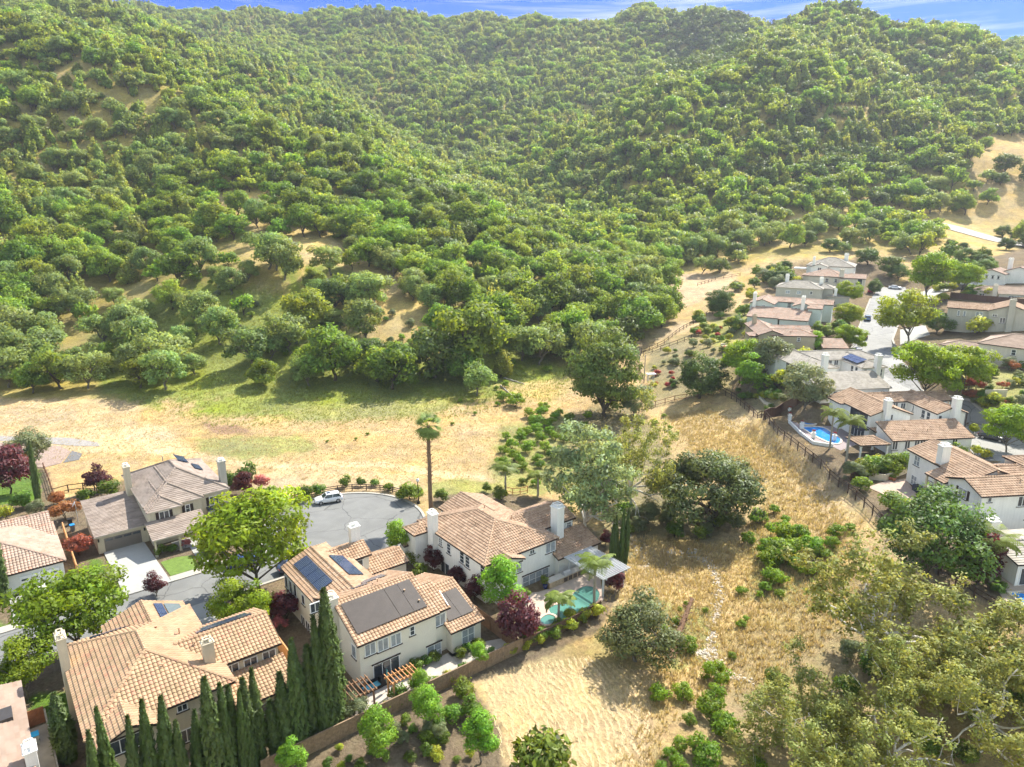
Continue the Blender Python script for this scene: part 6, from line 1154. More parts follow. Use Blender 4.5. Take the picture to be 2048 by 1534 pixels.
# cypresses
def cypress_mesh(key, seed, n=5200):
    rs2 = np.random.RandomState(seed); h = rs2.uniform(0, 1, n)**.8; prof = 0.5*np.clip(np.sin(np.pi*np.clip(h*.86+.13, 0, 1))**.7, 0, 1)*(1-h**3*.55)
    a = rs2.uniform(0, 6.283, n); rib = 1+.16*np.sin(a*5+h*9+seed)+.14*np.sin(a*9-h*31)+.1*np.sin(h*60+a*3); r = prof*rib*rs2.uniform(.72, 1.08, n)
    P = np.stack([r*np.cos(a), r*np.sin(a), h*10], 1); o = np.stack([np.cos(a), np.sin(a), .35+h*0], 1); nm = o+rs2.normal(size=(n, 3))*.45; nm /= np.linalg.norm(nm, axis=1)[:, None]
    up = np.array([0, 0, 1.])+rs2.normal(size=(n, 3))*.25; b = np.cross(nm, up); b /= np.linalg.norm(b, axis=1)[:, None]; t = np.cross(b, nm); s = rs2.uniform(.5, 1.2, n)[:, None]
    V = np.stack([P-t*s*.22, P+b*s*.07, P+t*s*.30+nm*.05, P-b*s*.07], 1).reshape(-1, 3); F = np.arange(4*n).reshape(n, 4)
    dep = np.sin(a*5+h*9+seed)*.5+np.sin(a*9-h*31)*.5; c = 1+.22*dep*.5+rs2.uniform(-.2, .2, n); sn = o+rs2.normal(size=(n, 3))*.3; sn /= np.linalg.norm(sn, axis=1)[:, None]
    core = MB().lathe([(.12, -.4), (.30, 1.0), (.36, 3.5), (.33, 6), (.2, 8.5), (.04, 9.8)], 8)
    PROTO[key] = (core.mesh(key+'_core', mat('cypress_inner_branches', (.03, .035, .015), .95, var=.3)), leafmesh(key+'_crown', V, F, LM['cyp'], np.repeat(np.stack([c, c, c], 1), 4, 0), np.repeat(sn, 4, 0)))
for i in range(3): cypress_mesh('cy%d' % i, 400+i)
def cypress(i, at, h, wd, label, group=None):
    o = empty('cypress_tree', (at[0], at[1], h1(*at)-.05), i*2.1, label, 'cypress', group); o.scale = (wd*(1+.12*math.sin(i*3.1)), wd*(1+.12*math.cos(i*1.7)), h/10); o.rotation_euler = (.025*math.sin(i*5.1), .03*math.sin(i*2.3+1), i*2.1); tm, cm = PROTO['cy%d' % (i % 3)]; link('trunk', tm, None, o); link('crown', cm, None, o)
CY = [(169, 1464, 1.0), (200, 1414, 1.05), (246.5, 1435, 1.0), (275.5, 1400, 1.1), (312.6, 1393, 1.15), (351, 1443, 1.0), (382, 1424, 1.1), (412.5, 1350, 1.45), (441.5, 1366, 1.1), (455, 1369, 1.15), (472, 1379, .9), (487, 1353, 1.2), (503, 1343, 1.2), (491, 1413, .9), (543, 1398, 1.3), (564, 1343, 1.4), (583, 1280, 1.6), (611, 1288, 1.5), (634, 1237, 1.5), (645, 1185, 1.7), (656, 1188, 1.9)]
U52 = np.array([math.sin(R(52)), math.cos(R(52))]); W52 = np.array([-U52[1], U52[0]])
ONE = ['first', 'second', 'third', 'fourth', 'fifth', 'sixth', 'seventh', 'eighth', 'ninth', 'tenth', 'eleventh', 'twelfth', 'thirteenth', 'fourteenth', 'fifteenth', 'sixteenth', 'seventeenth']
for i, (x, y, wd) in enumerate(CY):
    r = ray(x, y); cl = 55.6+.5*math.sin(i*2.3); t = cl/(r[:2]@W52); p = r[:2]*t; zt = CAM_H+r[2]*t
    l = 'dark green cypress in the bottom row, %s from its left end' % ONE[i] if i < 16 else ['tall cypress at the left of the tall group beside the tan roof', 'tall pointed cypress second in the tall group', 'tall cypress leaning on the tallest pair', 'tallest of all cypresses, left tip of the pair', 'broad tallest cypress, right tip of the pair'][i-16]
    cypress(i, p, zt, wd*1.05, l, 'cypress row behind the plank fence')
r = ray(111, 1385); t = (1.2)/(r[:2]@U52); p = r[:2]*t; cypress(1, p, CAM_H+r[2]*t, 1.7, 'broad sunlit cypress between the big tan roofed house and the brown flat roof')
for i, (x, y, zt_y) in enumerate([(1222, 1140, 1040), (1231, 1142, 1032), (1240, 1143, 1020), (1248, 1140, 1018)]):
    p = G(x, y); d = p.y*CP-(p.z-CAM_H)*SP; cypress(i, (p.x, p.y), (y-zt_y)*d/FPX/math.cos(R(24)), .75, ['slim cypress nearest the white pergola', 'slim cypress second from the white pergola', 'slim cypress third from the white pergola', 'slim cypress farthest right of the pool group'][i], 'slim cypresses by the pool')
p = G(78, 1012); cypress(2, (p.x, p.y), 11.3, 1.0, 'lone thin cypress in front of the gravel bed at left')
p = G(8, 1205); cypress(0, (p.x, p.y), 11.0, 1.35, 'dark cypress at the left edge beside the pink roofed house')
# palms
def frond(mb_v, mb_f, cols, az, el, Lg, droop, wl, rs2, nseg=9, leaf=.55):
    pts = []; x = z = 0.0; e = el
    for i in range(nseg+1):
        pts.append((x, z)); x += math.cos(e)*Lg/nseg; z += math.sin(e)*Lg/nseg; e -= droop/nseg
    ca, sa = math.cos(az), math.sin(az)
    for i in range(nseg):
        for sd_ in (1, -1):
            for k in range(2):
                f = (i+k*.5)/nseg; j = min(i, nseg-1); px_ = pts[j][0]+(pts[j+1][0]-pts[j][0])*k*.5; pz_ = pts[j][1]+(pts[j+1][1]-pts[j][1])*k*.5
                ll = leaf*(.35+math.sin(math.pi*min(1, f+.12)))*rs2.uniform(.8, 1.1); ox = ll*.45; oy = sd_*ll*.85; oz = -ll*.45; b = len(mb_v)
                for (u, v, w_) in ((px_, 0, pz_), (px_+.16, 0, pz_+.0), (px_+ox+.05, oy, pz_+oz), (px_+ox-.04, oy, pz_+oz+.02)): mb_v.append((u*ca-v*sa, u*sa+v*ca, w_))
                mb_f.append((b, b+1, b+2, b+3)); q = rs2.uniform(.8, 1.2); cols += [(q, q, q)]*4
def palm_mesh(key, seed, h, Lg, nf, leaf, lm, tr, droop=1.9, fan=False):
    rs2 = np.random.RandomState(seed); v = []; f = []; c = []
    if not fan:
        for i in range(nf): frond(v, f, c, i*2.4+rs2.uniform(-.2, .2), rs2.uniform(-.1, 1.25), Lg*rs2.uniform(.85, 1.1), droop*rs2.uniform(.8, 1.15), 0, rs2, leaf=leaf)
    else:
        for i in range(nf):
            az = i*2.4; el = rs2.uniform(-1.1, 1.2); st = Lg*rs2.uniform(.5, .75); cx = math.cos(az)*math.cos(el)*st; cy_ = math.sin(az)*math.cos(el)*st; cz = math.sin(el)*st
            d = np.array([cx, cy_, cz]); d /= np.linalg.norm(d); sd_ = np.array([-math.sin(az), math.cos(az), 0]); up = np.cross(sd_, d)
            b = len(v); v += [(0, 0, 0), (cx, cy_, cz), (cx+.04, cy_, cz+.04), (.03, 0, .04)]; f.append((b, b+1, b+2, b+3)); c += [(.9, .9, .8)]*4
            for k in range(15):
                t = (k-7)/7*1.45; dr = d*math.cos(t)+sd_*math.sin(t); e = np.array([cx, cy_, cz])+dr*leaf*rs2.uniform(.85, 1.1)+np.array([0, 0, -.25*leaf]); pr = np.cross(dr, up)*.0+sd_*math.cos(t)*.06-d*math.sin(t)*.06; b = len(v); o = np.array([cx, cy_, cz])
                v += [tuple(o-pr), tuple(o+pr), tuple(e+pr*.8), tuple(e-pr*.8)]; f.append((b, b+1, b+2, b+3)); q = rs2.uniform(.8, 1.2)*(.8 if el < -.3 else 1); c += [(q, q, q*.9)]*4
    v = np.array(v)+np.array([0, 0, h]); V = v; n_ = V-np.array([0, 0, h-1]); n_ /= np.linalg.norm(n_, axis=1)[:, None]
    b = MB(); pts = [(.02*math.sin(i), .02*math.cos(i*2), -.4+(h+.4)*i/14) for i in range(15)]; b.tube(pts, [tr*(1.35 if i == 0 else 1-.25*i/14) for i in range(15)], 9)
    if fan:
        for i in range(60):
            hh = h*(.35+.65*i/60); az = i*2.4; b.bar((math.cos(az)*tr*.9, math.sin(az)*tr*.9, hh), (math.cos(az)*tr*1.7, math.sin(az)*tr*1.7, hh+.25), .10, .05)
    else:
        b.tube([(0, 0, h-.9), (0, 0, h-.1)], [tr*.95, tr*.6], 8)
    PROTO[key] = (b.mesh(key+'_trunk', mat('palm_trunk', (.20, .13, .08), .95, var=.4, scale=5, bump=.8, bscale=12) if fan else mat('grey_palm_trunk', (.32, .29, .24), .9, var=.2, scale=4)), leafmesh(key+'_crown', V, np.array(f), lm, np.array(c), n_))
palm_mesh('qp', 1, 6.0, 3.1, 18, .75, LM['palm'], .2); palm_mesh('fp', 2, 15.2, 1.9, 46, 1.25, leafmat('fan_palm_leaves', (.22, .31, .08), .4, .01, .05), .36, fan=True); palm_mesh('sp', 3, 3.6, 2.3, 16, .6, LM['palm'], .16)
p = G(862, 1031); place_tree('fp', 'fan_palm', (p.x, p.y, p.z), 1.0, 0.4, 'very tall fan palm with shaggy brown trunk behind the cul-de-sac', 'palm tree')
for k, x, y, sc_, sz_, l in [('qp', 1011, 992, 1.0, .85, 'feather palm with spreading crown behind the white house, left of the pale tree'), ('sp', 1076, 992, 1.3, 1.1, 'short palm hidden beside the silvery tree'), ('sp', 1170, 985, 1.4, .8, 'low green palm in front of the silvery tree'), ('qp', 1188, 1207, .95, .93, 'feather palm standing at the far end of the green pool'), ('sp', 1117, 1246, 1.05, .98, 'smaller feather palm between spa and green pool'),
                           ('qp', 1659, 898, .95, 1.1, 'feather palm beside the blue pool, left of the pair'), ('qp', 1692, 924, 1.05, 1.2, 'feather palm at the pool steps, right of the pair'), ('qp', 1980, 1166, 1.05, .95, 'feather palm rising above the reddish plum at lower right')]:
    p = G(x, y); place_tree(k, 'feather_palm', (p.x, p.y, p.z-.05), sc_, x*.01, l, 'palm tree', None, sz_)
# ---------------------------------------------------------------- fences
DW = mat('dark_stained_wood', (.075, .048, .035), .85, var=.3, scale=4); PW = mat('weathered_plank_wood', (.27, .19, .12), .9, var=.3, scale=3); RW = mat('red_brown_boards', (.13, .075, .055), .85, var=.25, scale=2); OW = mat('new_orange_wood', (.55, .28, .12), .8, var=.2)
WHP = mat('white_painted_wood', (.58, .60, .62), .5, var=.03)
def resample(P, st):
    P = [Vector((p[0], p[1], 0)) for p in P]; out = [P[0]]; L_ = sum((P[i+1]-P[i]).length for i in range(len(P)-1)); n = max(1, round(L_/st)); st = L_/n; acc = 0; tgt = st
    for i in range(len(P)-1):
        d = (P[i+1]-P[i]).length
        while acc+d >= tgt-1e-6 and d > 0: out.append(P[i].lerp(P[i+1], (tgt-acc)/d)); tgt += st
        acc += d
    z = hfun(np.array([p.x for p in out]), np.array([p.y for p in out])); return [Vector((p.x, p.y, q)) for p, q in zip(out, z)]
def rail_fence(P, label, h=1.3, st=2.6, rails=(.5, .85, 1.2), m=None, name='rail_fence', pw=.14, mesh=False, grp=None):
    m = m or DW; Q = resample(P, st); o = empty(name, Q[0], 0, label, 'fence', grp); o0 = Q[0]; Q = [q-o0 for q in Q]
    pm = MB().box(-pw/2, pw/2, -pw/2, pw/2, -.5, h).mesh('post', m)
    for q in Q: p = link('post', pm, None, o); p.location = q
    r = MB()
    for i in range(len(Q)-1):
        for z in rails: r.bar(Q[i]+Vector((0, 0, z)), Q[i+1]+Vector((0, 0, z)), .05, .12)
    r.build('rails', m, o)
    if mesh:
        w_ = MB()
        for i in range(len(Q)-1):
            for k in range(10): z = .05+k*.1; w_.bar(Q[i]+Vector((0, 0, z)), Q[i+1]+Vector((0, 0, z)), .012, .012)
            n_ = 9
            for k in range(1, n_): a = Q[i].lerp(Q[i+1], k/n_); w_.bar(a+Vector((0, 0, .03)), a+Vector((0, 0, .97)), .012, .012)
        w_.build('wire_mesh', mat('dull_wire', (.12, .11, .10), .6), o)
    return o
def board_fence(P, label, h=1.8, st=2.4, m=None, name='board_fence', cap=True):
    m = m or PW; Q = resample(P, st); o = empty(name, Q[0], 0, label, 'fence'); o0 = Q[0]; Q = [q-o0 for q in Q]
    for i in range(len(Q)-1):
        b = MB(); d = Q[i+1]-Q[i]; n_ = max(2, int(d.length/.15)); u = d.normalized(); s_ = Vector((-u.y, u.x, 0))
        for k in range(n_):
            a = Q[i].lerp(Q[i+1], k/n_); e = Q[i].lerp(Q[i+1], (k+.93)/n_); hh = h+.015*math.sin(k*7.3+i); t = s_*(.012*(k % 2))
            b.add([a-s_*.012+t+Vector((0, 0, -.2)), e-s_*.012+t+Vector((0, 0, -.2)), e+s_*.012+t+Vector((0, 0, -.2)), a+s_*.012+t+Vector((0, 0, -.2)), a-s_*.012+t+Vector((0, 0, hh)), e-s_*.012+t+Vector((0, 0, hh)), e+s_*.012+t+Vector((0, 0, hh)), a+s_*.012+t+Vector((0, 0, hh))], [(3, 2, 1, 0), (4, 5, 6, 7), (0, 1, 5, 4), (1, 2, 6, 5), (2, 3, 7, 6), (3, 0, 4, 7)])
        if cap: b.bar(Q[i]+Vector((0, 0, h+.05)), Q[i+1]+Vector((0, 0, h+.05)), .14, .04)
        b.build('fence_panel', m, o)
    pm = MB().box(-.06, .06, -.06, .06, -.4, h+.08).mesh('post', m)
    for q in Q: p = link('post', pm, None, o); p.location = q
    return o
rail_fence([tuple(p) for p in circ(RR+1.5, 182, 18, 30)], 'dark three rail fence curving around the far side of the cul-de-sac', 1.15, 2.4, (.35, .7, 1.05))
FL = wp([(1440, 785), (1470, 802), (1510, 836), (1555, 870), (1600, 905), (1640, 937), (1690, 982), (1740, 1027), (1790, 1082), (1850, 1133), (1900, 1168), (1950, 1203), (2048, 1262), (2140, 1320)])
rail_fence(FL, 'long dark post and rail fence with wire mesh below the hillside houses', 1.75, 2.7, (1.05, 1.68), mesh=True, name='wire_fence')
rail_fence(wp([(1438, 783), (1395, 795), (1350, 802), (1291, 818)]), 'brown rail fence running left from the round dark tree', 1.4, 2.8, (.4, 1.3), mesh=True, name='wire_fence', m=mat('brown_fence_wood', (.20, .10, .06), .85, var=.2))
rail_fence(wp([(1288, 765), (1277, 745), (1279, 720), (1283, 706)]), 'short rail fence at the left side of the terraced garden', 1.5, 2.6, (.4, .9, 1.4))
rail_fence(wp([(1283, 707), (1326, 690), (1370, 657), (1405, 636), (1440, 612)]), 'brown rail fence beside the dirt track above the terraced garden', 1.3, 3.0, (.5, 1.2))
rail_fence(wp([(1287, 712), (1323, 700), (1352, 690), (1400, 672), (1440, 662)]), 'dark rail fence across the top of the terraced garden', 1.4, 3.0, (.5, 1.3))
rail_fence(wp([(107, 992), (138, 984), (165, 980), (190, 982)]), 'dark rail fence between dry meadow and the grey roofed garage', 1.4, 2.6, (.4, 1.3))
rail_fence(wp([(88, 938), (98, 962), (108, 995)]), 'low wooden fence beside the lone thin cypress', 1.3, 2.2, (.4, .8, 1.2), m=mat('brown_fence_wood', (.2, .1, .06)))
rail_fence(wp([(1395, 572), (1430, 560), (1480, 552)]), 'faint rail fence left of the upper hillside houses', 1.3, 3.5, (.5, 1.2))
rail_fence(wp([(1010, 985), (1030, 990), (1055, 985)]), 'short orange wooden fence behind the white house', 1.2, 1.8, (.4, 1.1), m=OW)
board_fence([fr(14.5, 54.4), fr(24, 54.4), fr(35, 54.3), fr(43.8, 54.2)], 'weathered plank fence along the bottom gardens', 1.7, name='plank_fence')
board_fence([fr(43.9, 54.2), fr(52, 54.0), fr(56.4, 54.4)], 'overgrown wooden fence around the end of the pool', 1.5, m=mat('dark_plank_wood', (.14, .09, .06), .9, var=.3))
board_fence([fr(43.4, 55), fr(43.3, 62), fr(42.6, 71)], 'brown board fence between the two right houses', 1.8, m=mat('mid_brown_boards', (.26, .15, .085), .9, var=.25))
board_fence([fr(21.8, 60), fr(22.2, 66), fr(22.3, 74)], 'orange board fence between the tan roofed house and the mat roofed house', 1.8, m=OW)
board_fence([fr(62.5, 58), fr(65, 66), fr(65.5, 74)], 'pale wooden fence behind the low roof of the pool house', 1.5, m=mat('pale_fence_wood', (.5, .34, .18), .9, var=.2))
board_fence([fr(6.8, 104), fr(6.9, 112), fr(7, 120)], 'reddish fence between the pink roofed house and garage', 1.6, m=OW)
board_fence([fr(.3, 55), fr(.3, 66), fr(.2, 73.8)], 'grey plank fence along the side path at lower left', 1.7, m=mat('grey_plank_wood', (.3, .27, .23), .9, var=.25))
gt = MB(); gt.box(-.85, .85, -.03, .03, .05, 1.8); gt.bar((-.8, -.05, .1), (.8, -.05, 1.7), .1, .05); g_ = gt.build('wooden_gate', mat('reddish_gate_wood', (.34, .14, .07), .8, var=.25)); p = fr(-.7, 74.3); g_.location = (p[0], p[1], 0); g_.rotation_euler = (0, 0, R(38)); tag(g_, 'reddish wooden gate closing the side path beside the brown flat roof', 'gate')
board_fence(wp([(1527, 840), (1560, 826), (1600, 809), (1640, 799), (1678, 796)]), 'dark brown board fence curving behind the blue pool', 2.0, 2.6, m=RW)
board_fence(wp([(1700, 962), (1730, 948), (1764, 938)]), 'dark fence between the blue pool steps and the green bushes', 1.2, m=RW)
board_fence(wp([(1900, 596), (1960, 603), (2048, 612), (2100, 616)]), 'dark board fence above the long pale grey house', 1.9, 2.8, m=RW)
board_fence(wp([(1905, 578), (1960, 583)]), 'grey board fence below the stepped gable house', 1.8, 2.6, m=mat('grey_boards', (.2, .19, .18), .9))
# low white and cream walls
strip('garden_wall', wp([(1737, 958), (1770, 962), (1812, 945)]), .3, 1.1, CREAM, kind=None, label='low cream garden wall beside the paved yard of the veranda house', cat='wall')
strip('garden_wall', wp([(1968, 797), (2012, 796)]), .4, 1.7, CREAM, kind=None, label='cream retaining wall at the street corner on the right', cat='wall')
sheet('patio', wp([(1735, 975), (1775, 962), (1812, 958), (1830, 985), (1880, 1030), (1840, 1035), (1790, 1000)]), .08, mat('tan_pavers', (.42, .32, .26), .9, var=.15), 2)
# ---------------------------------------------------------------- pools
WAT = mat('green_pool_water', (.10, .255, .21), .08, var=.08, scale=.6, spec=.6); WATB = mat('blue_pool_water', (.03, .26, .72), .06, var=.35, scale=1.5, spec=.8); COP = mat('pinkish_coping', (.62, .45, .36), .8, var=.1)
def pool(name, label, C, z, wm, cm, cw=.35, ch=.12, dark=None):
    cx = sum(p[0] for p in C)/len(C); cy_ = sum(p[1] for p in C)/len(C); o = empty(name, (cx, cy_, z), 0, label, 'pool'); P = [(p[0]-cx, p[1]-cy_) for p in C]; n = len(P)
    b = MB(); N_ = []
    for i in range(n):
        d = Vector((P[(i+1) % n][0]-P[i-1][0], P[(i+1) % n][1]-P[i-1][1])).normalized(); N_.append((d.y, -d.x))
    ar = sum(P[i][0]*P[(i+1) % n][1]-P[(i+1) % n][0]*P[i][1] for i in range(n)); sg = 1 if ar > 0 else -1
    O = [(P[i][0]+N_[i][0]*cw*sg, P[i][1]+N_[i][1]*cw*sg) for i in range(n)]; V = []; F = []
    for q, zz in ((P, -.4), (P, ch), (O, ch), (O, -.4)): V += [(x, y, zz) for x, y in q]
    for k in range(3):
        for i in range(n): j = (i+1) % n; f = (k*n+i, k*n+j, (k+1)*n+j, (k+1)*n+i); F.append(f if sg < 0 else f[::-1])
    b.add(V, F); b.build('coping', cm, o); w_ = MB(); w_.v = [(x, y, ch-.07) for x, y in P]; w_.f = [tuple(range(n)) if sg > 0 else tuple(range(n-1, -1, -1))]; w_.build('pool_water', wm, o); return o
def spl(P, n=5):
    out = []; m_ = len(P)
    for i in range(m_):
        p0, p1, p2, p3 = P[i-1], P[i], P[(i+1) % m_], P[(i+2) % m_]
        for k in range(n):
            t = k/n; out.append(tuple(.5*((2*p1[j])+(-p0[j]+p2[j])*t+(2*p0[j]-5*p1[j]+4*p2[j]-p3[j])*t*t+(-p0[j]+3*p1[j]-3*p2[j]+p3[j])*t**3) for j in range(2)))
    return out
zq = lambda x, y: tuple(at_z(1000+x/4.237, 1080+y/4.237, 0)[:2])
sheet('patio', [zq(*p) for p in [(215, 560), (250, 450), (330, 440), (440, 405), (560, 330), (700, 270), (850, 330), (880, 500), (800, 600), (640, 690), (520, 740), (380, 760), (300, 700)]]+[zq(200, 640)], .02, PATIO, flat=0.0)
pool('swimming_pool', 'kidney shaped green swimming pool beside the white two storey house', spl([zq(*p) for p in [(415, 590), (470, 555), (560, 545), (600, 490), (650, 430), (730, 395), (810, 415), (845, 470), (810, 540), (740, 600), (660, 650), (580, 685), (510, 690), (440, 640)]], 3), .03, WAT, COP)
pool('spa', 'small round green spa at the near end of the kidney shaped pool', spl([zq(*p) for p in [(345, 690), (400, 655), (455, 665), (475, 700), (445, 730), (385, 740), (350, 720)]], 3), .12, WAT, COP, .3, .3)
# pool terrace of the hillside house
zr = lambda x, y: tuple(at_z(1540+x/3.972, 800+y/3.972, 5.65)[:2])
dk = [zr(*p) for p in [(150, 180), (200, 140), (350, 130), (560, 210), (640, 280), (720, 340), (560, 400), (500, 370), (420, 360), (345, 350), (240, 270)]]
b = MB(); b.prism(dk, 2.2, 5.62); o = b.build('pool_terrace_wall', WHITE); tag(o, 'white curved retaining wall of the raised blue pool terrace', 'wall'); sheet('patio', dk, 5.64, mat('mauve_paving', (.30, .25, .25), .9, var=.1), flat=0.0)
b = MB(); W_ = [(150, 180), (240, 270), (345, 350), (420, 362), (500, 372)]
for i in range(len(W_)-1): b.bar((*zr(*W_[i]), 5.9), (*zr(*W_[i+1]), 5.9), .3, .6)
tag(b.build('parapet_wall', WHITE), 'white parapet along the downhill edge of the blue pool', 'wall')
pool('swimming_pool', 'bright blue rippled pool on the raised white terrace', spl([zr(*p) for p in [(265, 222), (330, 218), (420, 222), (490, 262), (555, 310), (545, 345), (500, 345), (440, 325), (360, 285), (300, 250)]], 3), 5.66, WATB, mat('cream_coping', (.66, .6, .5), .8)); pool('spa', 'small blue spa behind the rippled blue pool', spl([zr(*p) for p in [(270, 190), (310, 178), (355, 185), (350, 200), (290, 203)]], 3), 5.68, WATB, MATS['cream_coping'], .35, .25)
for i, (x, y) in enumerate([(155, 100), (155, 148), (250, 215), (343, 290), (510, 310)]):
    q = zr(x, y+12); o = empty('flower_pillar', (q[0], q[1], 5.6), 0, 'white pillar with pink flowers on the blue pool terrace, %s' % ['farthest back', 'second from the back', 'at the left parapet bend', 'in the middle of the parapet', 'at the steps'][i], 'pillar', 'flower pillars')
    MB().box(-.28, .28, -.28, .28, -1.2, 1.0).box(-.36, .36, -.36, .36, 1.0, 1.12).build('pillar', WHITE, o); MB().lathe([(.12, 1.12), (.3, 1.35), (.32, 1.5), (.2, 1.52)], 10).build('flower_bowl', WHITE, o); c = link('flowers', PROTO['rd0'][1], None, o); c.scale = (.45, .45, .45); c.location = (0, 0, 1.25)
st = MB()
for k in range(7): st.bar((*zr(430+k*16, 425+k*9), 5.3-k*.33), (*zr(515+k*12, 400+k*12), 5.3-k*.33), .5, .22)
tag(st.build('curved_steps', mat('pale_stone_steps', (.6, .54, .44), .9, var=.1)), 'pale steps going down from the blue pool terrace to the long fence', 'steps')
b = MB(); Pq = [(540, 510), (545, 460), (580, 430), (640, 440), (690, 470)]
for i in range(4): b.bar((*zr(*Pq[i]), 3.6), (*zr(*Pq[i+1]), 3.9), .3, 2.2)
tag(b.build('planter_wall', WHITE), 'curved white planter wall around the right palm by the pool steps', 'wall')
# small blue pool at lower right edge
sheet('patio', wp([(1988, 1150), (2090, 1150), (2090, 1250), (2030, 1230), (2000, 1190)]), .05, PATIO, 2)
c_ = wp([(2018, 1188), (2070, 1180), (2080, 1225), (2050, 1215)]); zc_ = h1(*c_[0]); pool('swimming_pool', 'corner of a light blue pool at the lower right edge', c_, zc_+.1, WATB, MATS['cream_coping'])
# ---------------------------------------------------------------- patio furniture and yard things
def at_ac(name, label, cat, a, c, rz=38, z=0, grp=None): p = fr(a, c); return empty(name, (p[0], p[1], z), R(rz), label, cat, grp)
o = at_ac('outdoor_kitchen', 'stone outdoor kitchen counter with steel grill along the white wall', 'counter', 56.6, 63.0)
MB().box(-1.8, 4.4, -.85, .15, 0, .85).build('counter', mat('tan_stone_cladding', (.45, .36, .25), .9, var=.3, scale=3), o); MB().box(-1.85, 4.45, -.9, .2, .853, .93).build('counter_top', mat('speckled_granite', (.5, .47, .42), .3, var=.2, scale=20), o)
g = MB().box(.9, 2.2, -.8, .0, .935, 1.1).build('grill', METAL, o); MB().tube([(.95, -.4, 1.13), (2.15, -.4, 1.13)], .28, 10).build('grill_lid', METAL, g)
for k in range(4): MB().box(.7+k*.85, 1.35+k*.85, -.87, -.853, .12, .72).build('cabinet_door', mat('dark_cabinet_door', (.09, .07, .06), .4), o)
o = at_ac('white_pergola', 'white slatted pergola at the right end of the green pool', 'pergola', 60.8, 60.2)
for x, y in ((-1.8, -3.6), (1.9, -3.6), (-1.8, 2.8), (1.9, 2.8)): MB().box(x-.1, x+.1, y-.1, y+.1, 0, 2.6).build('post', WHP, o)
for x in (-1.8, 1.9): MB().box(x-.06, x+.06, -4.2, 3.3, 2.602, 2.82).build('beam', WHP, o)
b = MB()
for k in range(25): y = -4.1+k*.3; b.box(-2.5, 2.6, y-.04, y+.04, 2.823, 2.97)
b.build('slats', WHP, o)
def pergola(name, label, a, c, w, d, m, h=2.3):
    o = at_ac(name, label, 'pergola', a, c)
    for x in (-w/2, w/2):
        for y in (-d/2, d/2): MB().box(x-.08, x+.08, y-.08, y+.08, 0, h).build('post', m, o)
    for y in (-d/2, d/2): MB().box(-w/2-.4, w/2+.4, y-.05, y+.05, h+.002, h+.18).build('beam', m, o)
    b = MB(); n_ = int(w/.35)
    for k in range(n_+1): x = -w/2-.2+(w+.4)*k/n_; b.box(x-.035, x+.035, -d/2-.4, d/2+.4, h+.183, h+.3)
    b.build('slats', m, o)
pergola('wooden_pergola', 'small brown wooden pergola beside the stone patio', 29.6, 56.2, 2.6, 1.2, OW); pergola('wooden_pergola', 'brown wooden pergola half hidden beside the tallest cypress', 25.2, 57.0, 2.2, 2.0, MATS['mid_brown_boards'])
o = at_ac('patio_sofa', 'low black patio sofa with light blue cushions under the upstairs windows', 'sofa', 27.4, 58.9)
MB().box(-1.0, 1.0, -.45, .45, .05, .38).box(-1.0, 1.0, .35, .5, .38, .8).box(-1.1, -.95, -.45, .5, .05, .6).box(.95, 1.1, -.45, .5, .05, .6).build('sofa_frame', BLACKM, o, bev=.02)
for x in (-.48, .48): MB().box(x-.45, x+.45, -.42, .33, .383, .52).build('cushion', mat('light_blue_fabric', (.12, .38, .5), .9), o, bev=.04)
o = at_ac('parasol', 'closed teal parasol standing beside the patio sofa', 'parasol', 28.7, 57.7); MB().lathe([(.25, 0), (.25, .1), (.03, .12), (.03, 2.5)], 10).build('pole', METAL, o); MB().lathe([(.14, 1.0), (.17, 1.3), (.09, 2.3), (.02, 2.6)], 8).build('folded_canopy', mat('teal_canvas', (.12, .33, .32), .9), o)
o = at_ac('barbecue', 'black covered barbecue by the patio door of the mat roofed house', 'barbecue', 29.0, 58.8); MB().box(-.6, .6, -.3, .3, 0, .9).build('grill_body', BLACKM, o, bev=.08); MB().tube([(-.58, 0, .95), (.58, 0, .95)], .28, 10).build('lid', BLACKM, o)
for a, c, l in ((54.5, 62.7, 'blue glazed pot with a green plant beside the outdoor kitchen'), (50.6, 61.6, 'dark blue pot with a spiky plant left of the wide pool house window')):
    o = at_ac('potted_plant', l, 'plant pot', a, c); MB().lathe([(.2, 0), (.34, .35), (.3, .6), (.34, .64)], 14).build('pot', mat('blue_glaze', (.02, .04, .16), .25, spec=.6), o); q = link('foliage', PROTO['sh1'][1], None, o); q.location = (0, 0, .5); q.scale = (.6, .6, .8)
o = empty('satellite_dish', (*at_z(150, 1006, 3.2)[:2], 0), R(-60), 'grey satellite dish above the left end of the garage roof', 'satellite dish'); MB().tube([(0, 0, 0), (0, 0, 3.0)], .05, 8).build('mast', METAL, o)
b = MB(); b.lathe([(.02, .0), (.3, .05), (.5, .16), (.52, .17)], 16); dd = b.build('dish', mat('grey_dish', (.6, .6, .6), .5), o); dd.rotation_euler = (R(60), 0, 0); dd.location = (0, -.1, 3.0); MB().tube([(0, -.1, 3.0), (.1, -.7, 3.3)], .025, 6).build('feed_arm', METAL, o)
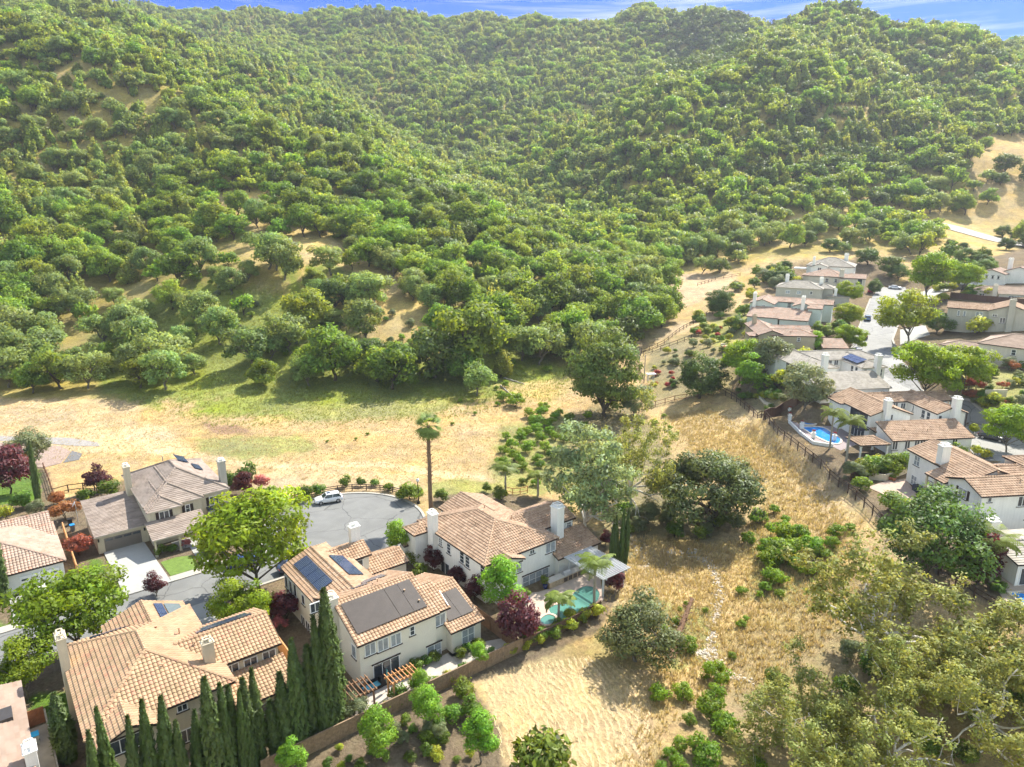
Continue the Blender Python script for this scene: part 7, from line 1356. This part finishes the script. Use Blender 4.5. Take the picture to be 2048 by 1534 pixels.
def bin_(label, p, m, z=None, rz=0, lid=None):
    o = empty('wheelie_bin', (p[0], p[1], h1(p[0], p[1]) if z is None else z), rz, label, 'bin'); b = MB(); V = [(-.25, -.28, .05), (.25, -.28, .05), (.25, .28, .05), (-.25, .28, .05), (-.31, -.36, 1.0), (.31, -.36, 1.0), (.31, .36, 1.0), (-.31, .36, 1.0)]
    b.add(V, [(3, 2, 1, 0), (4, 5, 6, 7), (0, 1, 5, 4), (1, 2, 6, 5), (2, 3, 7, 6), (3, 0, 4, 7)]); b.build('bin_body', m, o); MB().box(-.34, .34, -.38, .42, 1.003, 1.09).build('lid', lid or m, o, bev=.02)
    for x in (-.28, .28): MB().tube([(x-.04, .3, .1), (x+.04, .3, .1)], .1, 10).build('wheel', BLACKM, o)
BLU = mat('blue_plastic', (.02, .22, .55), .5); GRP = mat('grey_plastic', (.25, .26, .27), .6)
bin_('blue lidded bin in the side path beside the brown flat roof', fr(-.9, 71.5), mat('pale_grey_plastic', (.5, .5, .48), .6), 0, R(38), mat('bright_blue_lid', (.02, .35, .75), .4)); bin_('blue bin between the pink roofed house and the taupe garage', at_z(146, 1062, 0)[:2], GRP, 0, R(38), BLU); bin_('black bin beside the blue one near the taupe garage', at_z(141, 1050, 0)[:2], BLACKM, 0, R(38)); bin_('blue recycling bin at the kerb of the hillside street', G(1795, 712)[:2], BLU)
o = empty('air_conditioner', G(1833, 982), R(7), 'dark air conditioning unit at the base of the veranda house', 'air conditioner'); MB().box(-.5, .5, -.5, .5, 0, 1.0).build('casing', mat('dark_blue_grey_metal', (.03, .04, .07), .5), o, bev=.04); MB().lathe([(.4, 1.005), (.4, 1.04), (.1, 1.06)], 14).build('fan_grille', BLACKM, o)
for x, y, l in ((1779, 960, 'left'), (1787, 962, 'right')):
    o = empty('clay_pot', G(x, y), 0, 'terracotta pot beside the cream garden wall, %s one' % l, 'plant pot'); MB().lathe([(.22, 0), (.36, .5), (.4, .52), (.4, .6)], 12).build('pot', mat('terracotta', (.42, .18, .1), .85), o); q = link('plant', PROTO['sh0'][1], None, o); q.location = (0, 0, .45); q.scale = (.35, .35, .35)
# lamp post
p = G(837, 1007); o = empty('street_lamp', (p.x, p.y, 0), 0, 'black lamp post with white globe behind the cul-de-sac kerb', 'street lamp')
MB().lathe([(.28, 0), (.26, .35), (.14, .45), (.11, .9), (.08, 1.0), (.06, 3.7), (.1, 3.72), (.13, 3.85)], 12).build('post', BLACKM, o, True); MB().lathe([(.1, 3.86), (.24, 4.0), (.28, 4.2), (.2, 4.42), (.05, 4.52)], 14).build('globe', mat('white_lamp_globe', (.8, .8, .76), .3), o, True); MB().lathe([(.07, 4.53), (.03, 4.68)], 8).build('finial', BLACKM, o)
# garden arbour, steps, stones
o = empty('white_arbour', G(1301, 766), R(10), 'small white arbour at the left end of the terraced garden', 'arbour')
for x in (-.8, .8):
    for y in (-.4, .4): MB().box(x-.07, x+.07, y-.07, y+.07, 0, 2.4).build('post', WHP, o)
MB().box(-1.2, 1.2, -.8, .8, 2.402, 2.55).build('top', WHP, o)
p = G(1288, 765); o = empty('utility_pole', p, 0, 'bare wooden pole at the left corner of the terraced garden', 'pole'); MB().lathe([(.16, -.5), (.11, 7.5)], 8).build('pole', mat('grey_pole_wood', (.35, .3, .25), .9), o); MB().box(-.2, .2, -.04, .04, 7.0, 7.1).build('cross_piece', MATS['grey_pole_wood'], o)
b = MB()
for k in range(9): q = G(1449+k*1.5-(k > 4)*(k-4)*3, 722-k*4.2); b.box(q.x-1.0, q.x+1.0, q.y-.25, q.y+.25, q.z-.3, q.z+.16)
tag(b.build('garden_steps', mat('pale_stone_steps', (.6, .54, .44))), 'winding pale stone steps in the terraced garden', 'steps')
strip('garden_path_wall', wp([(1507, 790), (1520, 795), (1530, 806), (1548, 812)]), .5, .35, MATS['pale_stone_steps'], kind=None, label='curving pale stone edging behind the wire fence', cat='wall')
# dead trunk and fallen logs
def log(pts, rad, label, name='fallen_log', m=None, spikes=0):
    P3 = [Vector((*p[:2], p[2]+h_)) for p, h_ in pts]; o0 = P3[0].copy(); b = MB(); n_ = 12; L3 = [P3[0].lerp(P3[-1], i/n_)+Vector((0, 0, .08*math.sin(i*1.9))) for i in range(n_+1)]; b.tube([p-o0 for p in L3], [rad*(1.2-.6*i/n_)*(1+.12*math.sin(i*2.7)) for i in range(n_+1)], 8)
    for k in range(spikes): q = L3[k*n_//spikes]-o0; a = k*2.4; b.bar(q, q+Vector((math.cos(a)*rad*2, math.sin(a)*rad*2, .35)), .14, .05)
    o = b.build(name, m or MATS['bark']); o.location = o0; tag(o, label, 'log')
log([(G(1337, 1322), .2), (G(1382, 1228), 2.2)], .38, 'shaggy dead palm trunk leaning over the dry creek', 'dead_palm_trunk', mat('dead_palm_fibre', (.17, .10, .06), 1, var=.4, scale=6), 34); GLG = mat('bleached_wood', (.42, .38, .33), .95, var=.2)
log([(G(1008, 757), .15), (G(1048, 769), .2)], .2, 'bleached fallen log on the grass at the hill foot, upper one', m=GLG); log([(G(1001, 772), .15), (G(1024, 792), .15)], .2, 'bleached fallen log on the grass at the hill foot, lower one', m=GLG)
# creek stones: nobody could count them
rs = np.random.RandomState(5); V = []; F = []
ico = [(-.5, -.5, -.3), (.5, -.5, -.3), (.5, .5, -.3), (-.5, .5, -.3), (-.35, -.3, .35), (.3, -.35, .3), (.35, .3, .38), (-.3, .35, .3)]; fc = [(3, 2, 1, 0), (4, 5, 6, 7), (0, 1, 5, 4), (1, 2, 6, 5), (2, 3, 7, 6), (3, 0, 4, 7)]
lines = [[(1225, 1040), (1260, 1080), (1300, 1140)], [(1330, 1100), (1400, 1110), (1435, 1150), (1440, 1200), (1425, 1260), (1420, 1300), (1440, 1330)], [(1370, 1290), (1410, 1310), (1430, 1345), (1500, 1360)]]
for L_ in lines:
    for i in range(len(L_)-1):
        for k in range(70):
            t = rs.uniform(); q = G(L_[i][0]+(L_[i+1][0]-L_[i][0])*t+rs.normal(0, 5), L_[i][1]+(L_[i+1][1]-L_[i][1])*t+rs.normal(0, 4)); s = rs.uniform(.12, .42); a = rs.uniform(0, 6.28); b0 = len(V)
            for x, y, z in ico: V.append((q.x+(x*math.cos(a)-y*math.sin(a))*s, q.y+(x*math.sin(a)+y*math.cos(a))*s, q.z+z*s*.8+.03))
            F += [tuple(j+b0 for j in f) for f in fc]
so = link('creek_stones', mesh_np('creek_stones', V, F, mat('pale_creek_stone', (.5, .45, .38), .95, var=.25, scale=.8))); tag(so, 'pale loose stones scattered along the dry creek bed', 'stones', kind='stuff')
# tall dry grass
def grass_patch(name, P, n, hgt, label, m, seed):
    rs = np.random.RandomState(seed); bx = [p[0] for p in P]; by = [p[1] for p in P]; W3 = np.array(wp(P)); lo = W3.min(0); hi = W3.max(0)
    Q = rs.uniform(lo, hi, (n*3, 2)); Q = Q[inpoly(Q[:, 0], Q[:, 1], W3)]; cl = blotch(Q[:, 0], Q[:, 1], 3.5, seed)+.6*blotch(Q[:, 0], Q[:, 1], 1.3, seed+1); Q = Q[cl+rs.normal(0, .18, len(Q)) > -.02][:n]; Q = Q+rs.normal(0, 1.6, Q.shape)*(rs.uniform(size=(len(Q), 1)) < .6); z = hfun(Q[:, 0], Q[:, 1]); n = len(Q); K = 5
    a = rs.uniform(0, 6.28, (n, K)); l = rs.uniform(.4, 1.2, (n, K))*hgt; sp = rs.uniform(.15, .75, (n, K))*hgt; w_ = .05+.0*l; X = Q[:, 0, None]+rs.normal(0, .12, (n, K)); Y = Q[:, 1, None]+rs.normal(0, .12, (n, K)); Z = z[:, None]-.03+0*X
    ca, sa = np.cos(a), np.sin(a); V = np.stack([np.stack([X-sa*w_, Y+ca*w_, Z], -1), np.stack([X+sa*w_, Y-ca*w_, Z], -1), np.stack([X+ca*sp, Y+sa*sp, Z+l], -1)], 2).reshape(-1, 3); F = np.arange(len(V)).reshape(-1, 3); c = rs.uniform(.75, 1.25, n*K); c3 = np.stack([c, c*rs.uniform(.93, 1.05, n*K), c*rs.uniform(.8, 1.1, n*K)], 1)
    sn = np.tile(np.array([0, 0, 1.0]), (len(V), 1))+np.random.RandomState(1).normal(0, .35, (len(V), 3)); o = link(name, leafmesh(name, V, F, m, np.repeat(c3, 3, 0), sn)); tag(o, label, 'grass', kind='stuff')
GLD = leafmat('golden_dry_grass', (.52, .395, .20), .3, 0, 0, yellow=.05); PAL = leafmat('pale_straw', (.48, .36, .19), .3, 0, 0, yellow=.0); GGR = leafmat('green_hill_grass', (.25, .27, .06), .35, 0, 0, yellow=.1)
grass_patch('golden_grass', [(1330, 835), (1420, 815), (1520, 858), (1600, 925), (1690, 1030), (1720, 1130), (1700, 1250), (1500, 1370), (1330, 1420), (1310, 1534), (1560, 1600), (1250, 1600), (1310, 1330), (1230, 1270), (1250, 1070), (1480, 1090), (1540, 980), (1390, 900)], 22000, .62, 'tall golden dry grass on the creek slope', GLD, 21)
grass_patch('meadow_grass', [(0, 800), (400, 830), (700, 850), (1000, 800), (1180, 760), (1290, 800), (1200, 960), (1000, 980), (850, 960), (600, 960), (480, 930), (0, 930)], 13000, .28, 'short dry grass of the open meadow', PAL, 22)
grass_patch('hill_grass', [(200, 640), (420, 560), (620, 590), (760, 690), (900, 720), (1040, 690), (1170, 745), (1110, 800), (900, 835), (700, 850), (430, 852), (240, 800)], 15000, .5, 'green grass at the foot of the wooded hill', GGR, 23)
b_ = wp([(965, 1350), (1180, 1315), (1300, 1345), (1308, 1600), (1040, 1600), (1000, 1500)])
# rows of cut straw on the mown field
rs = np.random.RandomState(8); V = []; C_ = []
W3 = np.array(b_); Q = rs.uniform(W3.min(0), W3.max(0), (34000, 2)); Q = Q[inpoly(Q[:, 0], Q[:, 1], W3)]; u = Q[:, 0]*.93+Q[:, 1]*.30+1.6*np.sin(Q[:, 1]*.16+1)+.5*blotch(Q[:, 0], Q[:, 1], 4, 5); Q = Q[(np.abs(((u/.7) % 1)-.5) < .12+.10*blotch(Q[:, 0], Q[:, 1], 2.5, 6)+rs.normal(0, .07, len(Q)))]; z = hfun(Q[:, 0], Q[:, 1]); n = len(Q); a = rs.normal(2.05, .5, n); l = rs.uniform(.2, .55, n); X, Y = Q[:, 0], Q[:, 1]; ca, sa = np.cos(a)*l, np.sin(a)*l
V = np.stack([np.stack([X-sa*.1, Y+ca*.1, z+.02], 1), np.stack([X+sa*.1, Y-ca*.1, z+.02], 1), np.stack([X+ca, Y+sa, z+rs.uniform(.05, .22, n)], 1)], 1).reshape(-1, 3); c = rs.uniform(.85, 1.25, n); sn = np.tile(np.array([0, 0, 1.0]), (3*n, 1))
o = link('cut_straw', leafmesh('cut_straw', V, np.arange(3*n).reshape(-1, 3), leafmat('cut_straw', (.54, .42, .24), .2, 0, 0, yellow=0), np.repeat(np.stack([c, c, c], 1), 3, 0), sn)); tag(o, 'rows of pale cut straw on the mown field', 'straw', kind='stuff')
# ---------------------------------------------------------------- cars
TY = mat('tyre_rubber', (.02, .02, .02), .9); RIM = mat('alloy_rim', (.4, .4, .42), .35, metal=.7); CGL = mat('car_glass', (.02, .03, .035), .05, spec=.8); LGT = mat('clear_headlight', (.6, .62, .65), .15, spec=.7); RLT = mat('red_tail_light', (.45, .02, .02), .3)
def car(label, p, az, col, z=None, kind='suv', cat='car'):
    """car pointing along azimuth az; built of lofted cross sections"""
    o = empty('parked_car', (p[0], p[1], h1(p[0], p[1])+.02 if z is None else z), R(90-az), label, cat); m = mat('car_paint_%d%d%d' % tuple(int(c*99) for c in col), col, .25, var=.02, spec=.6); H = 1.62 if kind == 'suv' else 1.44; L_ = 4.6
    # lower body sections: x, half width, bottom, shoulder z
    S = [(-2.30, .70, .45, .80), (-2.22, .84, .32, .98), (-1.6, .91, .24, 1.02), (0, .92, .22, 1.0), (1.2, .91, .24, .98), (1.75, .88, .26, .92), (2.15, .80, .30, .82), (2.30, .62, .42, .70)]; V = []; F = []
    for x, w, b0, t in S:
        pr = [(-w*.86, b0), (-w, b0+.12), (-w, (b0+t)/2), (-w*.98, t-.08), (-w*.88, t), (w*.88, t), (w*.98, t-.08), (w, (b0+t)/2), (w, b0+.12), (w*.86, b0)]; V += [(x, y, z_) for y, z_ in pr]
    k = 10; n = len(S)
    for i in range(n-1):
        for j in range(k): F.append((i*k+j, (i+1)*k+j, (i+1)*k+(j+1) % k, i*k+(j+1) % k))
    F += [tuple(range(k)), tuple((n-1)*k+j for j in range(k-1, -1, -1))]; b = MB(); b.add(V, F); body = b.build('body', m, o, True)
    # cabin: glass house then roof
    c0, c1, c2, c3 = (-2.05, -1.6, .35, 1.05) if kind == 'suv' else (-1.75, -1.15, .3, 1.05); zs = 1.0; zr_ = H-.08; V = [(c0, -.80, zs), (c3, -.80, zs-.03), (c3, .80, zs-.03), (c0, .80, zs), (c1, -.64, zr_), (c2, -.64, zr_), (c2, .64, zr_), (c1, .64, zr_)]
    b = MB(); b.add(V, [(4, 5, 6, 7), (0, 1, 5, 4), (1, 2, 6, 5), (2, 3, 7, 6), (3, 0, 4, 7)]); b.build('windows', CGL, o)
    b = MB(); b.add([(c1-.08, -.66, zr_+.002), (c2+.06, -.66, zr_+.002), (c2+.06, .66, zr_+.002), (c1-.08, .66, zr_+.002), (c1+.1, -.55, H), (c2-.12, -.55, H), (c2-.12, .55, H), (c1+.1, .55, H)], [(3, 2, 1, 0), (4, 5, 6, 7), (0, 1, 5, 4), (1, 2, 6, 5), (2, 3, 7, 6), (3, 0, 4, 7)])
    for sy in (-1, 1):
        for xa, xb in ((c3, c2), (c0, c1), ((c0+c3)/2-.05, (c1+c2)/2-.05)): b.bar((xa, sy*.81, zs-.01), (xb, sy*.655, zr_), .07, .05)
    b.build('roof', m, o)
    if kind == 'suv': MB().box(-.3, .25, -.35, .35, H+.002, H+.012).build('sunroof', CGL, o)
    for x in (-1.42, 1.40):
        for sy in (-1, 1):
            t_ = MB().tube([(x, sy*.72, .34), (x, sy*.93, .34)], .34, 16).build('wheel', TY, o); MB().tube([(x, sy*.931, .34), (x, sy*.945, .34)], .21, 12).build('rim', RIM, t_)
    for sy in (-1, 1):
        MB().box(2.08, 2.27, sy*.62-.14, sy*.62+.14, .62, .74).build('headlight', LGT, o); MB().box(-2.31, -2.2, sy*.66-.12, sy*.66+.12, .78, .92).build('tail_light', RLT, o); MB().box(.72, .9, sy*.98-.09, sy*.98+.09, .98, 1.1).build('mirror', m, o)
    MB().box(2.24, 2.315, -.42, .42, .42, .66).build('grille', BLACKM, o); return o
p1 = at_z(660, 1004, 0); car('white SUV parked at the far kerb of the cul-de-sac', (-30.7, 109.9), 247, (.80, .80, .80), .03)
pw_ = fr(2.2, 99.6); car('white van-like car on the driveway behind the large light green tree', pw_, 142, (.78, .78, .76), .15); pb = fr(25.5, 93.2); car('blue car glimpsed under the big bright street tree', pb, 52, (.03, .06, .15), .02, 'sedan'); pb = fr(37.4, 83); car('dark car on the garage drive hidden beside the plum tree', fr(30.5, 87.8), 52, (.05, .07, .12), .02, 'sedan')
for x, y, az, c, l in [(1735, 640, 26, (.12, .2, .34), 'blue-grey car parked on the left side of the hillside street'), (1741, 585, 29, (.5, .05, .06), 'red car on the driveway near the top of the hillside street'), (1727, 676, 20, (.03, .04, .05), 'dark car under the lower young street tree'), (1790, 578, 118, (.75, .76, .78), 'white car under the trees at the end of the hillside street'), (1985, 880, 140, (.03, .035, .04), 'dark pickup coloured car parked at the right edge'), (1998, 868, 140, (.7, .72, .72), 'silver car behind the dark one at the right edge'), (1716, 706, 20, (.03, .05, .12), 'navy car in the shade at the near end of the hillside street')]:
    car(l, G(x, y)[:2], az, c, None, 'sedan' if y != 640 else 'suv')
# ---------------------------------------------------------------- haze
def haze():
    m = bpy.data.materials.new('valley_haze'); m.use_nodes = True; t = m.node_tree; t.nodes.clear(); o_ = t.nodes.new('ShaderNodeOutputMaterial'); v = t.nodes.new('ShaderNodeVolumePrincipled'); v.inputs['Color'].default_value = (.80, .88, 1, 1); v.inputs['Density'].default_value = HZ; v.inputs['Anisotropy'].default_value = .3; t.links.new(v.outputs[0], o_.inputs['Volume'])
    o = MB().box(-3200, 3400, -140, 1800, GV[:, 2].min()-1.5, 340).build('haze', m); tag(o, 'pale blue air over the valley', 'haze', kind='stuff'); o.visible_shadow = True
HZ = 0.00013
haze()
# ---------------------------------------------------------------- tell look-alikes apart by their place
ORD = ['leftmost', 'second from left', 'third from left', 'fourth from left', 'fifth from left', 'sixth from left', 'seventh from left', 'eighth from left', 'ninth from left', 'tenth from left', 'eleventh from left', 'twelfth from left']
LB = {}
for o in list(sc.objects):
    if o.parent is None and o.get('label') and o.type in ('EMPTY', 'MESH'): LB.setdefault(o['label'], []).append(o)
def ordn(L_, pre=''):
    n = len(L_)
    for i, (x, y, o) in enumerate(sorted(L_, key=lambda t: t[0])):
        w_ = ORD[i] if i < (n+1)//2 and i < 12 else ORD[n-1-i].replace('left', 'right')
        if n == 1: w_ = ''
        if n == 2: w_ = ['left one', 'right one'][i]
        if n == 3: w_ = ['left one', 'middle one', 'right one'][i]
        o['label'] = o['label']+(', ' if pre or w_ else '')+(pre+(' ' if w_ and pre else '')+w_)
for lb, L_ in LB.items():
    if len(L_) < 2: continue
    T = [(*proj(o.location.x, o.location.y, o.location.z), o) for o in L_]
    if len(T) <= 9: ordn(T)
    else:
        T.sort(key=lambda t: t[1]); k = 2 if len(T) <= 18 else 3 if len(T) <= 36 else 4; nm = {2: ['back row', 'front row'], 3: ['back row', 'middle row', 'front row'], 4: ['backmost row', 'second row', 'third row', 'front row']}[k]
        for r_ in range(k): ordn(T[r_*len(T)//k:(r_+1)*len(T)//k], nm[r_])
